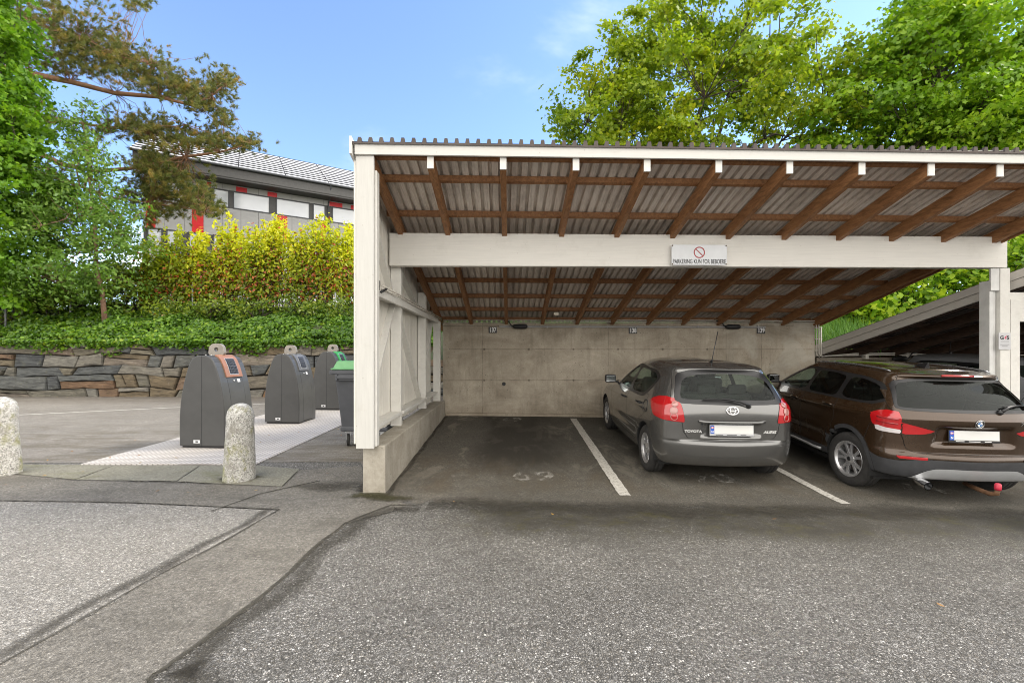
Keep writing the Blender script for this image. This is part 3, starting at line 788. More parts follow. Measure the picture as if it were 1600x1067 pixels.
# pipes on the wall
m = MB()
m.tube([(-1.5, 9.965, 2.372), (1.0, 9.965, 2.37), (4.0, 9.965, 2.372), (6.62, 9.965, 2.36), (6.70, 9.965, 2.34), (6.715, 9.965, 2.27), (6.72, 9.965, 1.66), (6.75, 9.97, 1.60), (6.85, 10.0, 1.585)], 0.013, 8)
m.tube([(-1.5, 9.965, 2.326), (2.0, 9.965, 2.33), (6.58, 9.965, 2.325), (6.655, 9.965, 2.30), (6.665, 9.965, 2.2), (6.67, 9.965, 1.62), (6.74, 9.97, 1.57)], 0.011, 8)
m.tube([(6.765, 9.965, 2.22), (6.77, 9.965, 1.62), (6.80, 9.97, 1.57)], 0.016, 8)
for z in (2.2, 1.95, 1.7): m.bb((6.64, 9.975, z), (6.80, 9.99, z + 0.025))
o = m.build('cable_conduit', M_PIPE, smooth=True); prop(o, 'long pale conduits along the top of the concrete wall bending down at its right end', 'conduit')
m = MB(); m.tube([(-0.28, 9.975, 2.235), (5.55, 9.975, 2.225)], 0.02, 8)
for i in range(9): m.bb((0.1 + i * 0.66, 9.95, 2.205), (0.125 + i * 0.66, 9.999, 2.255))
o = m.build('cable_trunking', M_GPIPE, smooth=False); prop(o, 'straight grey pipe with clips just below the wall top above the number plates', 'pipe')
def cable_box(x, y, z, label, flip=1):
    t_ = thing('cable_socket', label, 'cable', (x, y, z), 0, 'black sockets hanging from the conduits')
    m = MB(); m.lathe([(0.0, -0.17), (0.03, -0.165), (0.048, -0.12), (0.055, 0.0), (0.052, 0.12), (0.03, 0.15), (0.0, 0.155)], 14, Matrix.Rotation(R(90), 4, 'Y'), cap=False)
    m.build('socket', M_BLACK, t_, smooth=True)
    m = MB(); m.tube([(-0.15 * flip, 0, 0.0), (-0.2 * flip, 0, 0.03), (-0.25 * flip, 0.01, 0.1), (-0.29 * flip, 0.02, 0.13), (-0.36 * flip, 0.02, 0.13)], 0.014, 8)
    m.build('cable', M_BLACK, t_, smooth=True)
    return t_
cable_box((813 - 800) * 9.9 / 711, 9.91, 2.235, 'black socket with bent cable hanging near the number 137 plate')
cable_box((1146 - 800) * 9.9 / 711, 9.91, 2.228, 'black socket with bent cable hanging above the car aerial near the number 139 plate')

# number plates on the wall
def number_plate(body, px, py):
    t_ = thing('number_plate', 'small black plate with white number %s on the concrete wall' % body, 'number plate', at(px, py, 9.985), 0, 'numbered plates on the concrete wall')
    m = MB(); m.box((0, 0, 0), (0.18, 0.014, 0.135)); m.build('plate', M_BLKPLATE, t_, bevel=0.003)
    me = text_mesh(body, 0.135, 0.001, sx=0.74, bold=0.0045); me.transform(Matrix.Translation((0, -0.0085, -0.002)) @ Matrix.Rotation(R(90), 4, 'X'))
    link('digits', me, t_, M_LETTER_W)
number_plate('137', 770, 515.5); number_plate('138', 989, 516.5); number_plate('139', 1189, 516.5)

# ---------------------------------------------------------------- sign on the beam
sg = thing('parking_sign', 'white metal sign with red no-parking ring reading PARKERING KUN FOR BEBOERE on the beam', 'sign', at(1092.5, 398.5, 6.525))
sg.rotation_euler = (0, 0, math.atan2(0.16, 9.0))
M_SIGN = plain('enamel_sign', (0.66, 0.68, 0.70), 0.35, var=0.05)
m = MB(); m.box((0, 0, 0), (0.80, 0.006, 0.29)); m.build('sign_plate', M_SIGN, sg, bevel=0.002)
def ring2d(r0, r1, n=40): 
    m = MB(); vs = []; fs = []
    for k in range(n):
        w_ = 2 * math.pi * k / n
        vs += [(r0 * math.cos(w_), 0, r0 * math.sin(w_)), (r1 * math.cos(w_), 0, r1 * math.sin(w_))]
    for k in range(n): q = (k + 1) % n; fs.append((2 * k, 2 * k + 1, 2 * q + 1, 2 * q))
    return m.add(vs, fs)
M_RED = plain('sign_red', (0.33, 0.025, 0.03), 0.4, var=0.05)
m = ring2d(0.066, 0.082); m.box((0, 0, 0), (0.014, 0.001, 0.142), M=Matrix.Rotation(R(-45), 3, 'Y')); m.v = [(a, b - 0.0045, c + 0.035) for a, b, c in m.v]
m.build('no_parking_symbol', M_RED, sg)
me = text_mesh('PARKERING KUN FOR BEBOERE', 0.092, 0.0005, bold=0.0013)
xs_ = [v_.co.x for v_ in me.vertices]; k = 0.765 / (max(xs_) - min(xs_))
me.transform(Matrix.Translation((0, -0.0045, -0.098)) @ Matrix.Rotation(R(90), 4, 'X') @ Matrix.Diagonal((k, 1, 1, 1)))
link('writing', me, sg, M_LETTER_K)
M_RUST = plain('rusty_screw', (0.10, 0.05, 0.02), 0.8, var=0.4, scale=90)
for a in (-1, 1):
    for b in (-1, 1):
        m = MB(); m.lathe([(0.009, 0), (0.009, 0.004), (0.004, 0.007)], 10, Matrix.Translation((a * 0.388, -0.003, b * 0.132)) @ Matrix.Rotation(R(90), 4, 'X')); m.build('screw', M_RUST, sg)

# ---------------------------------------------------------------- neighbouring carport
nb = thing('carport', 'lower neighbouring carport with grey bargeboard and dark rafters behind the brown car', 'carport', (7.4, 7.0, 0.0))
def nsheet(x, y): return 1.875 + 0.30 * (10 - y) - 0.004 * (x - 6.8)
def nbx(y): return 6.78 + 0.207 * (10 - y)
for k, (h0, h1, off) in enumerate(((-0.125, 0.0, 0.0), (-0.255, -0.13, 0.012))):
    m = MB(); ya, yb = 4.6, 10.3
    m.hexa([(nbx(ya) + off, ya, nsheet(7, ya) + h0), (nbx(ya) + .03 + off, ya, nsheet(7, ya) + h0), (nbx(yb) + .03 + off, yb, nsheet(7, yb) + h0), (nbx(yb) + off, yb, nsheet(7, yb) + h0),
            (nbx(ya) + off, ya, nsheet(7, ya) + h1), (nbx(ya) + .03 + off, ya, nsheet(7, ya) + h1), (nbx(yb) + .03 + off, yb, nsheet(7, yb) + h1), (nbx(yb) + off, yb, nsheet(7, yb) + h1)])
    W('bargeboard', m, M_GREYWOOD, nb, bevel=0.003)
for i in range(8):
    m = MB(); ya, yb = 4.7, 10.4; dx = 0.12 + i * 0.8; w_ = 0.035
    xa, xb = nbx(ya) + dx * 1.05, nbx(yb) + dx
    za, zb = nsheet(xa, ya) - 0.085, nsheet(xb, yb) - 0.085
    m.hexa([(xa - w_, ya, za - 0.165), (xa + w_, ya, za - 0.165), (xb + w_, yb, zb - 0.165), (xb - w_, yb, zb - 0.165),
            (xa - w_, ya, za), (xa + w_, ya, za), (xb + w_, yb, zb), (xb - w_, yb, zb)])
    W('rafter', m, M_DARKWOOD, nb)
for y in (5.3, 6.1, 7.0, 7.9, 8.8, 9.6):
    m = MB(); x0 = nbx(y) + 0.05; x1 = x0 + 6.0
    m.hexa([(x0, y - .026, nsheet(x0, y) - .085), (x1, y - .026, nsheet(x1, y) - .085), (x1, y + .026, nsheet(x1, y) - .085), (x0, y + .026, nsheet(x0, y) - .085),
            (x0, y - .026, nsheet(x0, y) - .016), (x1, y - .026, nsheet(x1, y) - .016), (x1, y + .026, nsheet(x1, y) - .016), (x0, y + .026, nsheet(x0, y) - .016)])
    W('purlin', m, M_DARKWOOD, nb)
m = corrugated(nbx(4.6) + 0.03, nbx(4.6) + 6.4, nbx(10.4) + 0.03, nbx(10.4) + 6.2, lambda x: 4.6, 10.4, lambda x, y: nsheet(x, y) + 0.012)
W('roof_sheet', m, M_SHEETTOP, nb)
m = MB(); m.bb((7.312, 6.70, 2.10), (13.0, 6.80, 2.53)); W('beam', m, M_WHITE_H, nb, bevel=0.005)
m = MB(); m.bb((7.312, 6.672, 0.0), (7.448, 6.70, 2.42)); m.bb((7.315, 6.70, 0.0), (7.445, 6.82, 2.098)); W('post', m, M_WHITE, nb, bevel=0.003)
m = MB(); m.bb((12.85, 6.68, 0.0), (13.0, 6.80, 2.098)); W('post', m, M_WHITE, nb, bevel=0.003)
m = MB(); m.hexa([(6.9, 10.40, 1.45), (13.4, 10.40, 1.45), (13.4, 10.43, 1.45), (6.9, 10.43, 1.45), (6.9, 10.40, 1.752), (13.4, 10.40, 1.74), (13.4, 10.43, 1.74), (6.9, 10.43, 1.752)]); W('dark_gap_board', m, M_DARKWOOD, nb)  # added dark board standing in for the dark gap under the roof
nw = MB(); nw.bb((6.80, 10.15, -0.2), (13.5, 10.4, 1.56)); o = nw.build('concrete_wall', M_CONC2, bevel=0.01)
prop(o, 'shaded concrete wall at the back of the lower neighbouring carport', 'wall')
m = MB(); m.tube([(6.85, 10.06, 1.585), (7.6, 10.06, 1.645), (8.6, 10.06, 1.655), (9.6, 10.07, 1.60)], 0.014, 8); m.tube([(7.0, 10.06, 1.60), (8.2, 10.06, 1.617), (10.2, 10.06, 1.615), (13.4, 10.06, 1.61)], 0.013, 8)
for x in (7.8, 8.7, 10.2, 11.6): m.bb((x, 10.04, 1.53), (x + 0.07, 10.149, 1.63))
o = m.build('cable_conduit', M_PIPE, smooth=False); prop(o, 'pale conduits sagging along the back of the neighbouring carport', 'conduit')
cable_box(9.95, 10.02, 1.52, 'black socket hanging in the neighbouring carport left of its white post')
cable_box(8.55, 10.02, 1.53, 'black socket hanging in the neighbouring carport above the brown car roof', -1)

# ---------------------------------------------------------------- security sign on the posts
sq = thing('security_sign', 'small grey security notice with black and pink letters screwed to the white posts', 'sign', at(1569.5, 533, 6.652))
m = MB(); m.box((0, 0, 0), (0.175, 0.006, 0.245)); m.build('sign_plate', plain('grey_notice', (0.50, 0.50, 0.51), 0.4, var=0.04), sq, bevel=0.002)
def put_text(body, size, x, z, par, mat, name='writing', sx=1.0, bold=0.0, y=-0.0042, shear=0.0):
    me = text_mesh(body, size, 0.0004, sx=sx, bold=bold, shear=shear); me.transform(Matrix.Translation((x, y, z)) @ Matrix.Rotation(R(90), 4, 'X'))
    return link(name, me, par, mat)
put_text('G', 0.075, -0.042, 0.048, sq, M_LETTER_K, bold=0.003); put_text('S', 0.075, 0.045, 0.048, sq, M_LETTER_K, bold=0.003)
put_text('4', 0.07, 0.002, 0.052, sq, plain('sign_pink', (0.55, 0.06, 0.12), 0.4, var=0.03), bold=0.001, shear=0.3)
m = MB()
for z, w_ in ((-0.005, 0.12), (-0.05, 0.13), (-0.075, 0.08)): m.box((0, -0.0042, z), (w_, 0.001, 0.008))
m.build('small_print', plain('faded_print', (0.16, 0.16, 0.16), 0.5), sq)
# ================================================================ cars
def pchip_slopes(d):
    a = d; b = np.roll(d, 1, axis=0)           # secants after / before each knot (periodic)
    s = np.where(a * b > 0, 2 * a * b / np.where(np.abs(a + b) < 1e-12, 1, a + b), 0.0)
    return s
def pchip(c, sub, periodic):
    n = len(c)
    if periodic:
        d = np.roll(c, -1, axis=0) - c
        m = pchip_slopes(d); segs = n
        c1 = np.roll(c, -1, axis=0); m1 = np.roll(m, -1, axis=0)
    else:
        d = c[1:] - c[:-1]
        m = np.zeros_like(c)
        a, b = d[1:], d[:-1]
        m[1:-1] = np.where(a * b > 0, 2 * a * b / np.where(np.abs(a + b) < 1e-12, 1, a + b), 0.0)
        m[0] = d[0]; m[-1] = d[-1]
        segs = n - 1; c1 = c[1:]; m1 = m[1:]; c = c[:-1]; m = m[:-1]
    out = []
    for i in range(segs):
        k = sub[i] if not isinstance(sub, int) else sub
        for q in range(k):
            t = q / k
            h0 = 2*t**3 - 3*t**2 + 1; h1 = t**3 - 2*t**2 + t; h2 = -2*t**3 + 3*t**2; h3 = t**3 - t**2
            out.append(h0 * c[i] + h1 * m[i] + h2 * c1[i] + h3 * m1[i])
    if not periodic: out.append(c1[-1])
    return np.array(out)

FRAC = (0.10, 0.34, 0.60, 0.84)
def loop(yr, yf, hr, hm, hf, rcx, rcy, bow, fcx, fcy, fbow, zr, zm, zf):
    y4 = yr + bow + rcy; y9 = yf - fbow - fcy
    P = [(0, yr, zr), ((hr - rcx) * 0.55, yr + bow * 0.32, zr), (hr - rcx, yr + bow, zr), (hr - rcx * 0.28, yr + bow + rcy * 0.30, zr), (hr, y4, zr)]
    for f in FRAC:
        y = y4 + (y9 - y4) * f
        hw = hr * 2 * (f - 0.5) * (f - 1) + hm * 4 * f * (1 - f) + hf * 2 * f * (f - 0.5)
        z = zr * 2 * (f - 0.5) * (f - 1) + zm * 4 * f * (1 - f) + zf * 2 * f * (f - 0.5)
        P.append((hw, y, z))
    P += [(hf, y9, zf), (hf - fcx * 0.28, yf - fbow - fcy * 0.30, zf), (hf - fcx, yf - fbow, zf), ((hf - fcx) * 0.55, yf - fbow * 0.32, zf), (0, yf, zf)]
    P += [(-x, y, z) for x, y, z in P[-2:0:-1]]
    return P                                     # 26 columns, closed loop

def chaikin(poly, n=2, keep=0.22):
    for _ in range(n):
        q = []
        for i in range(len(poly)):
            a, b = poly[i], poly[(i + 1) % len(poly)]
            q.append((a[0] + (b[0] - a[0]) * keep, a[1] + (b[1] - a[1]) * keep))
            q.append((a[0] + (b[0] - a[0]) * (1 - keep), a[1] + (b[1] - a[1]) * (1 - keep)))
        poly = q
    return poly
def circle(cx, cy, r, n=40): return [(cx + r * math.cos(2 * math.pi * k / n), cy + r * math.sin(2 * math.pi * k / n)) for k in range(n)]

class Body:
    def __init__(s, rows, rsub, csub, deform=None):
        C = np.array(rows)                       # (rows, 26, 3)
        A = pchip(C, rsub, False)                # rows refined
        B = np.array([pchip(A[i], csub, True) for i in range(len(A))])
        s.P = B; s.nr, s.nc = B.shape[:2]
        if deform: deform(s.P)
        s.P0 = s.P.copy()
        P = s.P0
        du = (np.roll(P, -1, 1) - np.roll(P, 1, 1)) / 2
        dv = np.gradient(P, axis=0)
        s.du, s.dv = du, dv
        N = np.cross(du, dv); L = np.linalg.norm(N, axis=2, keepdims=True); s.N = N / np.maximum(L, 1e-9)
        if s.N[s.nr // 3, 0, 1] > 0: s.N = -s.N  # rear centre must look backwards
        seg = np.linalg.norm(np.roll(P, -1, 1) - P, axis=2)
        cum = np.concatenate([np.zeros((s.nr, 1)), np.cumsum(seg, 1)], 1)
        tot = cum[:, -1:]; a = cum[:, :-1]
        s.A = np.where(a > tot / 2, a - tot, a)
        s.lab = np.zeros((s.nr - 1, s.nc), int); s.names = ['body']; s.lock = np.zeros((s.nr, s.nc), bool)
        s.cell = 0.030
    def coords(s, kind):
        P = s.P0
        if kind == 'side': return P[..., 1], P[..., 2]
        if kind == 'rear': return P[..., 0], P[..., 2]
        if kind == 'wrap': return s.A, P[..., 2]
    def q4(s, a):
        b = np.roll(a, -1, 1)
        return (a[:-1] + b[:-1] + a[1:] + b[1:]) / 4
    def region(s, name, kind, poly, side=0, where=None, over=('body',), snap=True):
        p, q = s.coords(kind)
        if kind == 'wrap':                       # avoid the wrap-around column at the nose
            pass
        pc, qc = s.q4(p), s.q4(q)
        xc, yc = s.q4(s.P0[..., 0]), s.q4(s.P0[..., 1])
        ok = np.isin(s.lab, [s.names.index(o) for o in over])
        if side: ok &= (xc * side > 0)
        if where is not None: ok &= where(xc, yc, qc)
        if kind == 'wrap': ok &= yc < 0.6
        poly = np.array(poly)
        ins = np.zeros(pc.shape, bool); j = len(poly) - 1
        for i in range(len(poly)):
            xi, yi = poly[i]; xj, yj = poly[j]
            with np.errstate(divide='ignore', invalid='ignore'):
                c = ((yi > qc) != (yj > qc)) & (pc < (xj - xi) * (qc - yi) / (yj - yi + 1e-15) + xi)
            ins ^= c; j = i
        ins &= ok
        if name not in s.names: s.names.append(name)
        s.lab[ins] = s.names.index(name)
        if not snap: return
        # vertices between inside and outside quads move on to the outline
        tin = np.zeros((s.nr, s.nc), bool); tout = np.zeros((s.nr, s.nc), bool)
        for r_ in (0, 1):
            for c_ in (0, 1):
                sl = slice(r_, s.nr - 1 + r_)
                tin[sl] |= np.roll(ins, c_, 1); tout[sl] |= np.roll(~ins, c_, 1)
        bd = np.argwhere(tin & tout & ~s.lock)
        a = poly; b = np.roll(poly, -1, 0); ab = b - a; L2 = (ab ** 2).sum(1) + 1e-15
        for r_, c_ in bd:
            v = np.array((p[r_, c_], q[r_, c_]))
            t = np.clip(((v - a) * ab).sum(1) / L2, 0, 1)
            pr = a + ab * t[:, None]; dd = ((pr - v) ** 2).sum(1); k = dd.argmin()
            if dd[k] > (s.cell * 1.7) ** 2: continue
            d = pr[k] - v
            c1, c0 = (c_ + 1) % s.nc, (c_ - 1) % s.nc
            r1, r0 = min(r_ + 1, s.nr - 1), max(r_ - 1, 0)
            J = np.array([[(p[r_, c1] - p[r_, c0]) / 2, (p[r1, c_] - p[r0, c_]) / (r1 - r0)], [(q[r_, c1] - q[r_, c0]) / 2, (q[r1, c_] - q[r0, c_]) / (r1 - r0)]])
            if abs(np.linalg.det(J)) < 2e-6: continue
            w_ = np.linalg.solve(J, d)
            if abs(w_).max() > 1.8: continue
            dvv = (s.P0[r1, c_] - s.P0[r0, c_]) / (r1 - r0)
            s.P[r_, c_] = s.P0[r_, c_] + s.du[r_, c_] * w_[0] + dvv * w_[1]
            s.lock[r_, c_] = True
    def part(s, names, obj_name, mat, parent, offset=0.0, gap=0.0, rim=0.0, side=0):
        """one mesh from all quads with these labels"""
        if isinstance(names, str): names = [names]
        m_ = np.isin(s.lab, [s.names.index(n) for n in names if n in s.names])
        if side: m_ &= s.q4(s.P0[..., 0]) * side > 0
        idx = np.argwhere(m_)
        if len(idx) == 0: return None
        r_, c_ = idx[:, 0], idx[:, 1]; c1 = (c_ + 1) % s.nc
        quads = np.stack([r_ * s.nc + c_, r_ * s.nc + c1, (r_ + 1) * s.nc + c1, (r_ + 1) * s.nc + c_], 1)
        u, inv = np.unique(quads.ravel(), return_inverse=True); f = inv.reshape(-1, 4)
        Pf = s.P.reshape(-1, 3)[u].copy(); Nf = s.N.reshape(-1, 3)[u]
        # orient faces outward
        n0 = np.cross(Pf[f[:, 1]] - Pf[f[:, 0]], Pf[f[:, 3]] - Pf[f[:, 0]])
        if (n0 * Nf[f[:, 0]]).sum() < 0: f = f[:, ::-1]
        Pf += Nf * offset
        faces = [tuple(x) for x in f]
        if gap or rim:
            e = np.concatenate([f[:, [0, 1]], f[:, [1, 2]], f[:, [2, 3]], f[:, [3, 0]]])
            key = np.sort(e, 1); ks = key[:, 0].astype(np.int64) * len(u) + key[:, 1]
            uq, first, cnt = np.unique(ks, return_index=True, return_counts=True)
            be = e[first[cnt == 1]]
            bv = np.unique(be)
            if gap:
                cen = Pf[f].mean(1); acc = np.zeros_like(Pf); num = np.zeros(len(Pf))
                for k in range(4): np.add.at(acc, f[:, k], cen); np.add.at(num, f[:, k], 1)
                d = acc[bv] / num[bv][:, None] - Pf[bv]; d /= np.maximum(np.linalg.norm(d, axis=1, keepdims=True), 1e-9)
                Pf[bv] += d * gap
            if rim:
                mp = {int(v): len(Pf) + i for i, v in enumerate(bv)}
                Pf = np.concatenate([Pf, Pf[bv] - Nf[bv] * rim])
                faces += [(int(a), mp[int(a)], mp[int(b)], int(b)) for a, b in be]
        me = bpy.data.meshes.new(obj_name); me.from_pydata(Pf.tolist(), [], faces)
        o = link(obj_name, me, parent, [mat, M_UNDER] if rim else mat)  # part edges coloured dark so the gaps read as shade
        me.polygons.foreach_set('use_smooth', [True] * len(faces))
        me.polygons.foreach_set('material_index', [0 if i < len(f) else 1 for i in range(len(faces))])
        # shade with the normals of the undivided skin so cut edges leave no ripples
        NN = Nf if len(Pf) == len(Nf) else np.concatenate([Nf, Nf[bv]])
        me.normals_split_custom_set_from_vertices(NN.tolist())
        return o
    def surf(s, kind, a, b, side=0, ymax=9):
        """point and outward normal of the skin at outline coordinates"""
        p, q = s.coords(kind)
        d = (p - a) ** 2 + (q - b) ** 2
        if side: d = d + (s.P0[..., 0] * side < 0) * 9
        if kind != 'side': d = d + (s.P0[..., 1] > 0.5) * 9
        r_, c_ = np.unravel_index(d.argmin(), d.shape)
        P = Vector(s.P0[r_, c_]); N = Vector(s.N[r_, c_])
        r1, r0 = min(r_ + 1, s.nr - 1), max(r_ - 1, 0); c1, c0 = (c_ + 1) % s.nc, (c_ - 1) % s.nc
        J = np.array([[(p[r_, c1] - p[r_, c0]) / 2, (p[r1, c_] - p[r0, c_]) / (r1 - r0)], [(q[r_, c1] - q[r_, c0]) / 2, (q[r1, c_] - q[r0, c_]) / (r1 - r0)]])
        if abs(np.linalg.det(J)) > 2e-6:
            w_ = np.clip(np.linalg.solve(J, np.array((a - p[r_, c_], b - q[r_, c_]))), -1, 1)
            P = P + Vector(s.du[r_, c_] * w_[0]) + Vector(s.dv[r_, c_] * w_[1])
        return P, N

def frame_on(P, N, up=(0, 0, 1)):
    """4x4: local z = outward normal, local y = up along the surface"""
    n = Vector(N).normalized(); u = Vector(up); u = (u - n * u.dot(n)).normalized(); r_ = u.cross(n)
    m = Matrix((r_, u, n)).transposed().to_4x4(); m.translation = P
    return m

# ---- materials
def paint(name, col, metal, rough=0.32):
    t = NT(name); n = t.noise(t.coord(), 900, 2, 0.5); d = t.noise(t.coord(), 2.2, 5, 0.65)
    c = t.mix(t.maprange(n, 0.35, 0.65), tuple(q * 0.82 for q in col), tuple(q * 1.18 for q in col))
    z = t.sep(t.coord())[2]
    dirt = t.math('MULTIPLY', t.maprange(z, 0.22, 0.60, 1, 0, True), t.maprange(d, 0.3, 0.7, 0.02, 0.3))
    c = t.mix(dirt, c, (0.085, 0.078, 0.066))
    t.base(c, t.maprange(d, 0.3, 0.7, rough - 0.04, rough + 0.06), metal, 0.5, 0.85)
    t.p.inputs['Coat Roughness'].default_value = 0.03
    return t.m
def glass(name, tint, refl=0.05, dust=0.02):
    t = NT(name); t.n.remove(t.p)
    tr = t.node('ShaderNodeBsdfTransparent'); tr.inputs[0].default_value = (*tint, 1)
    gl = t.node('ShaderNodeBsdfGlossy'); gl.inputs['Roughness'].default_value = 0.02; gl.inputs[0].default_value = (0.9, 0.95, 0.93, 1)
    fr = t.node('ShaderNodeFresnel'); fr.inputs['IOR'].default_value = 1.5
    f = t.math('MULTIPLY', fr.outputs[0], refl, clamp=True)
    mx_ = t.node('ShaderNodeMixShader'); t.l.new(f, mx_.inputs[0]); t.l.new(tr.outputs[0], mx_.inputs[1]); t.l.new(gl.outputs[0], mx_.inputs[2])
    df = t.node('ShaderNodeBsdfDiffuse'); df.inputs[0].default_value = (0.35, 0.34, 0.31, 1)
    dn = t.math('MULTIPLY', t.maprange(t.noise(t.coord(), 90, 4, 0.8), 0.45, 0.75), dust)
    m2 = t.node('ShaderNodeMixShader'); t.l.new(dn, m2.inputs[0]); t.l.new(mx_.outputs[0], m2.inputs[1]); t.l.new(df.outputs[0], m2.inputs[2])
    t.l.new(m2.outputs[0], t.out.inputs[0])
    return t.m
def lens(name, col, rough=0.12):
    t = NT(name); w_ = t.node('ShaderNodeTexWave'); t.l.new(t.coord(), w_.inputs[0]); w_.inputs['Scale'].default_value = 26; w_.bands_direction = 'Z'
    c = t.mix(t.math('MULTIPLY', w_.outputs['Fac'], 0.35), col, tuple(q * 0.55 for q in col))
    t.base(c, rough, 0, 0.5, 1.0); t.p.inputs['Coat Roughness'].default_value = 0.03
    t.p.inputs['Subsurface Weight'].default_value = 0.0
    return t.m
M_GREYPAINT = paint('graphite_car_paint', (0.155, 0.154, 0.15), 0.75, 0.20)
M_BROWNPAINT = paint('brown_car_paint', (0.05, 0.028, 0.014), 0.55, 0.24)
M_SILVERPAINT = paint('silver_car_paint', (0.5, 0.52, 0.54), 0.6)
M_TRIM = plain('black_trim', (0.014, 0.014, 0.015), 0.35)
M_CLAD = plain('black_cladding', (0.035, 0.036, 0.039), 0.6, var=0.25, scale=9)
M_GLASS = glass('clear_car_glass', (0.74, 0.86, 0.80), 0.42, 0.015)
M_GLASS_D = glass('dark_car_glass', (0.17, 0.19, 0.175), 0.6, 0.03)
M_REDLENS = lens('red_lens', (0.40, 0.008, 0.011))
M_DREDLENS = lens('dark_red_lens', (0.30, 0.008, 0.010))
M_CLEARLENS = lens('clear_lens', (0.42, 0.20, 0.18))
M_WHITELENS = lens('white_lens', (0.62, 0.58, 0.58))
M_CHROME = plain('chrome', (0.78, 0.78, 0.79), 0.12, 1.0, var=0.03)
M_BADGE = plain('bright_badge', (0.72, 0.72, 0.71), 0.3, 0.2, var=0.03)
M_SILVER = plain('silver_plastic', (0.45, 0.46, 0.47), 0.42, 0.5, var=0.06)
M_ALLOY = plain('alloy_rim', (0.50, 0.50, 0.51), 0.3, 0.75, var=0.08)
M_TYRE = plain('tyre_rubber', (0.022, 0.021, 0.020), 0.85, var=0.35, scale=14, bump=0.2)
M_PLATE = plain('plate_white', (0.62, 0.62, 0.60), 0.45, var=0.02)
M_BLUE = plain('plate_blue', (0.02, 0.09, 0.42), 0.4, var=0.03)
M_BLUE2 = plain('emblem_blue', (0.03, 0.16, 0.45), 0.3, var=0.03)
M_SEAT = plain('dark_seat_fabric', (0.05, 0.046, 0.043), 0.9, var=0.2)
M_SEATL = plain('grey_seat_leather', (0.10, 0.10, 0.095), 0.6)
M_MIRROR = plain('mirror_glass', (0.75, 0.78, 0.78), 0.03, 1.0, var=0.01)
M_UNDER = plain('underbody', (0.012, 0.012, 0.012), 0.9)
M_RUSTY = plain('rusty_steel', (0.16, 0.085, 0.045), 0.75, 0.3, var=0.35, scale=20)

def make_wheel(name, car, x, y, r, w_, rimr, spokes, style, sgn):
    """wheel centred at (x,y,r); sgn = -1 outward face to -x"""
    hub = bpy.data.objects.new(name, None); COL.objects.link(hub); hub.parent = car; hub.location = (x, y, r)
    hub.rotation_euler = (0, R(90) * sgn, R(7) if style == 'twin' else 0)   # local z points outward
    h = w_ / 2; m = MB()
    m.lathe([(rimr, -h + 0.01), (rimr + 0.02, -h), (r - 0.035, -h - 0.004), (r - 0.012, -h + 0.012), (r, -h + 0.035), (r, -0.03), (r - 0.006, -0.028), (r - 0.006, -0.02), (r, -0.018),
             (r, 0.018), (r - 0.006, 0.02), (r - 0.006, 0.028), (r, 0.03), (r, h - 0.035), (r - 0.012, h - 0.012), (r - 0.035, h + 0.004), (rimr + 0.02, h), (rimr, h - 0.01)], 48, cap=False)
    m.build('tyre', M_TYRE, hub, smooth=True)
    m = MB()
    m.lathe([(rimr - 0.03, -h + 0.02), (rimr - 0.03, h - 0.03), (rimr - 0.012, h - 0.012), (rimr, h - 0.006), (rimr + 0.004, h - 0.012), (rimr + 0.004, -h + 0.01)], 48, cap=False)
    zf = h - 0.035
    m.lathe([(0.0, zf + 0.012), (0.03, zf + 0.012), (0.07, zf), (0.072, zf - 0.03)], 24, cap=False)
    for k in range(spokes):
        a = 2 * math.pi * k / spokes + 0.2
        if style == 'wide':
            prof = [(0.05, 0.030), (0.11, 0.026), (0.16, 0.032), (rimr - 0.02, 0.050)]
            L = [(q, wd) for q, wd in prof]; poly = [(q, -wd) for q, wd in L] + [(q, wd) for q, wd in reversed(L)]
            m.prism(poly, 0.03, Matrix.Rotation(a, 4, 'Z') @ Matrix.Translation((0, 0, zf - 0.03)))
        else:
            for sg_ in (-1, 1):
                L = [(0.05, 0.012 * sg_, 0.018), (0.10, 0.02 * sg_, 0.018), (0.15, 0.034 * sg_, 0.018), (rimr - 0.02, 0.062 * sg_, 0.022)]
                poly = [(q, c - wd) for q, c, wd in L] + [(q, c + wd) for q, c, wd in reversed(L)]
                m.prism(poly, 0.028 + 0.002 * sg_, Matrix.Rotation(a, 4, 'Z') @ Matrix.Translation((0, 0, zf - 0.03)))
    m.build('rim', M_ALLOY, hub, bevel=0.004, smooth=False)
    m = MB(); m.lathe([(0.0, zf - 0.055), (0.135, zf - 0.055), (0.14, zf - 0.075), (0, zf - 0.075)], 32, cap=False)
    m.lathe([(rimr - 0.03, -0.05), (0.0, -0.05)], 32, cap=False)
    m.build('brake_disc', plain('brake_disc', (0.10, 0.085, 0.075), 0.5, 0.6) if 'brake_disc' not in bpy.data.materials else bpy.data.materials['brake_disc'], hub)
    m = MB(); m.lathe([(0.0, zf + 0.017), (0.024, zf + 0.016), (0.03, zf + 0.011)], 20, cap=False)
    m.build('hub_cap', M_ALLOY if style == 'wide' else M_TRIM, hub, smooth=True)
    return hub

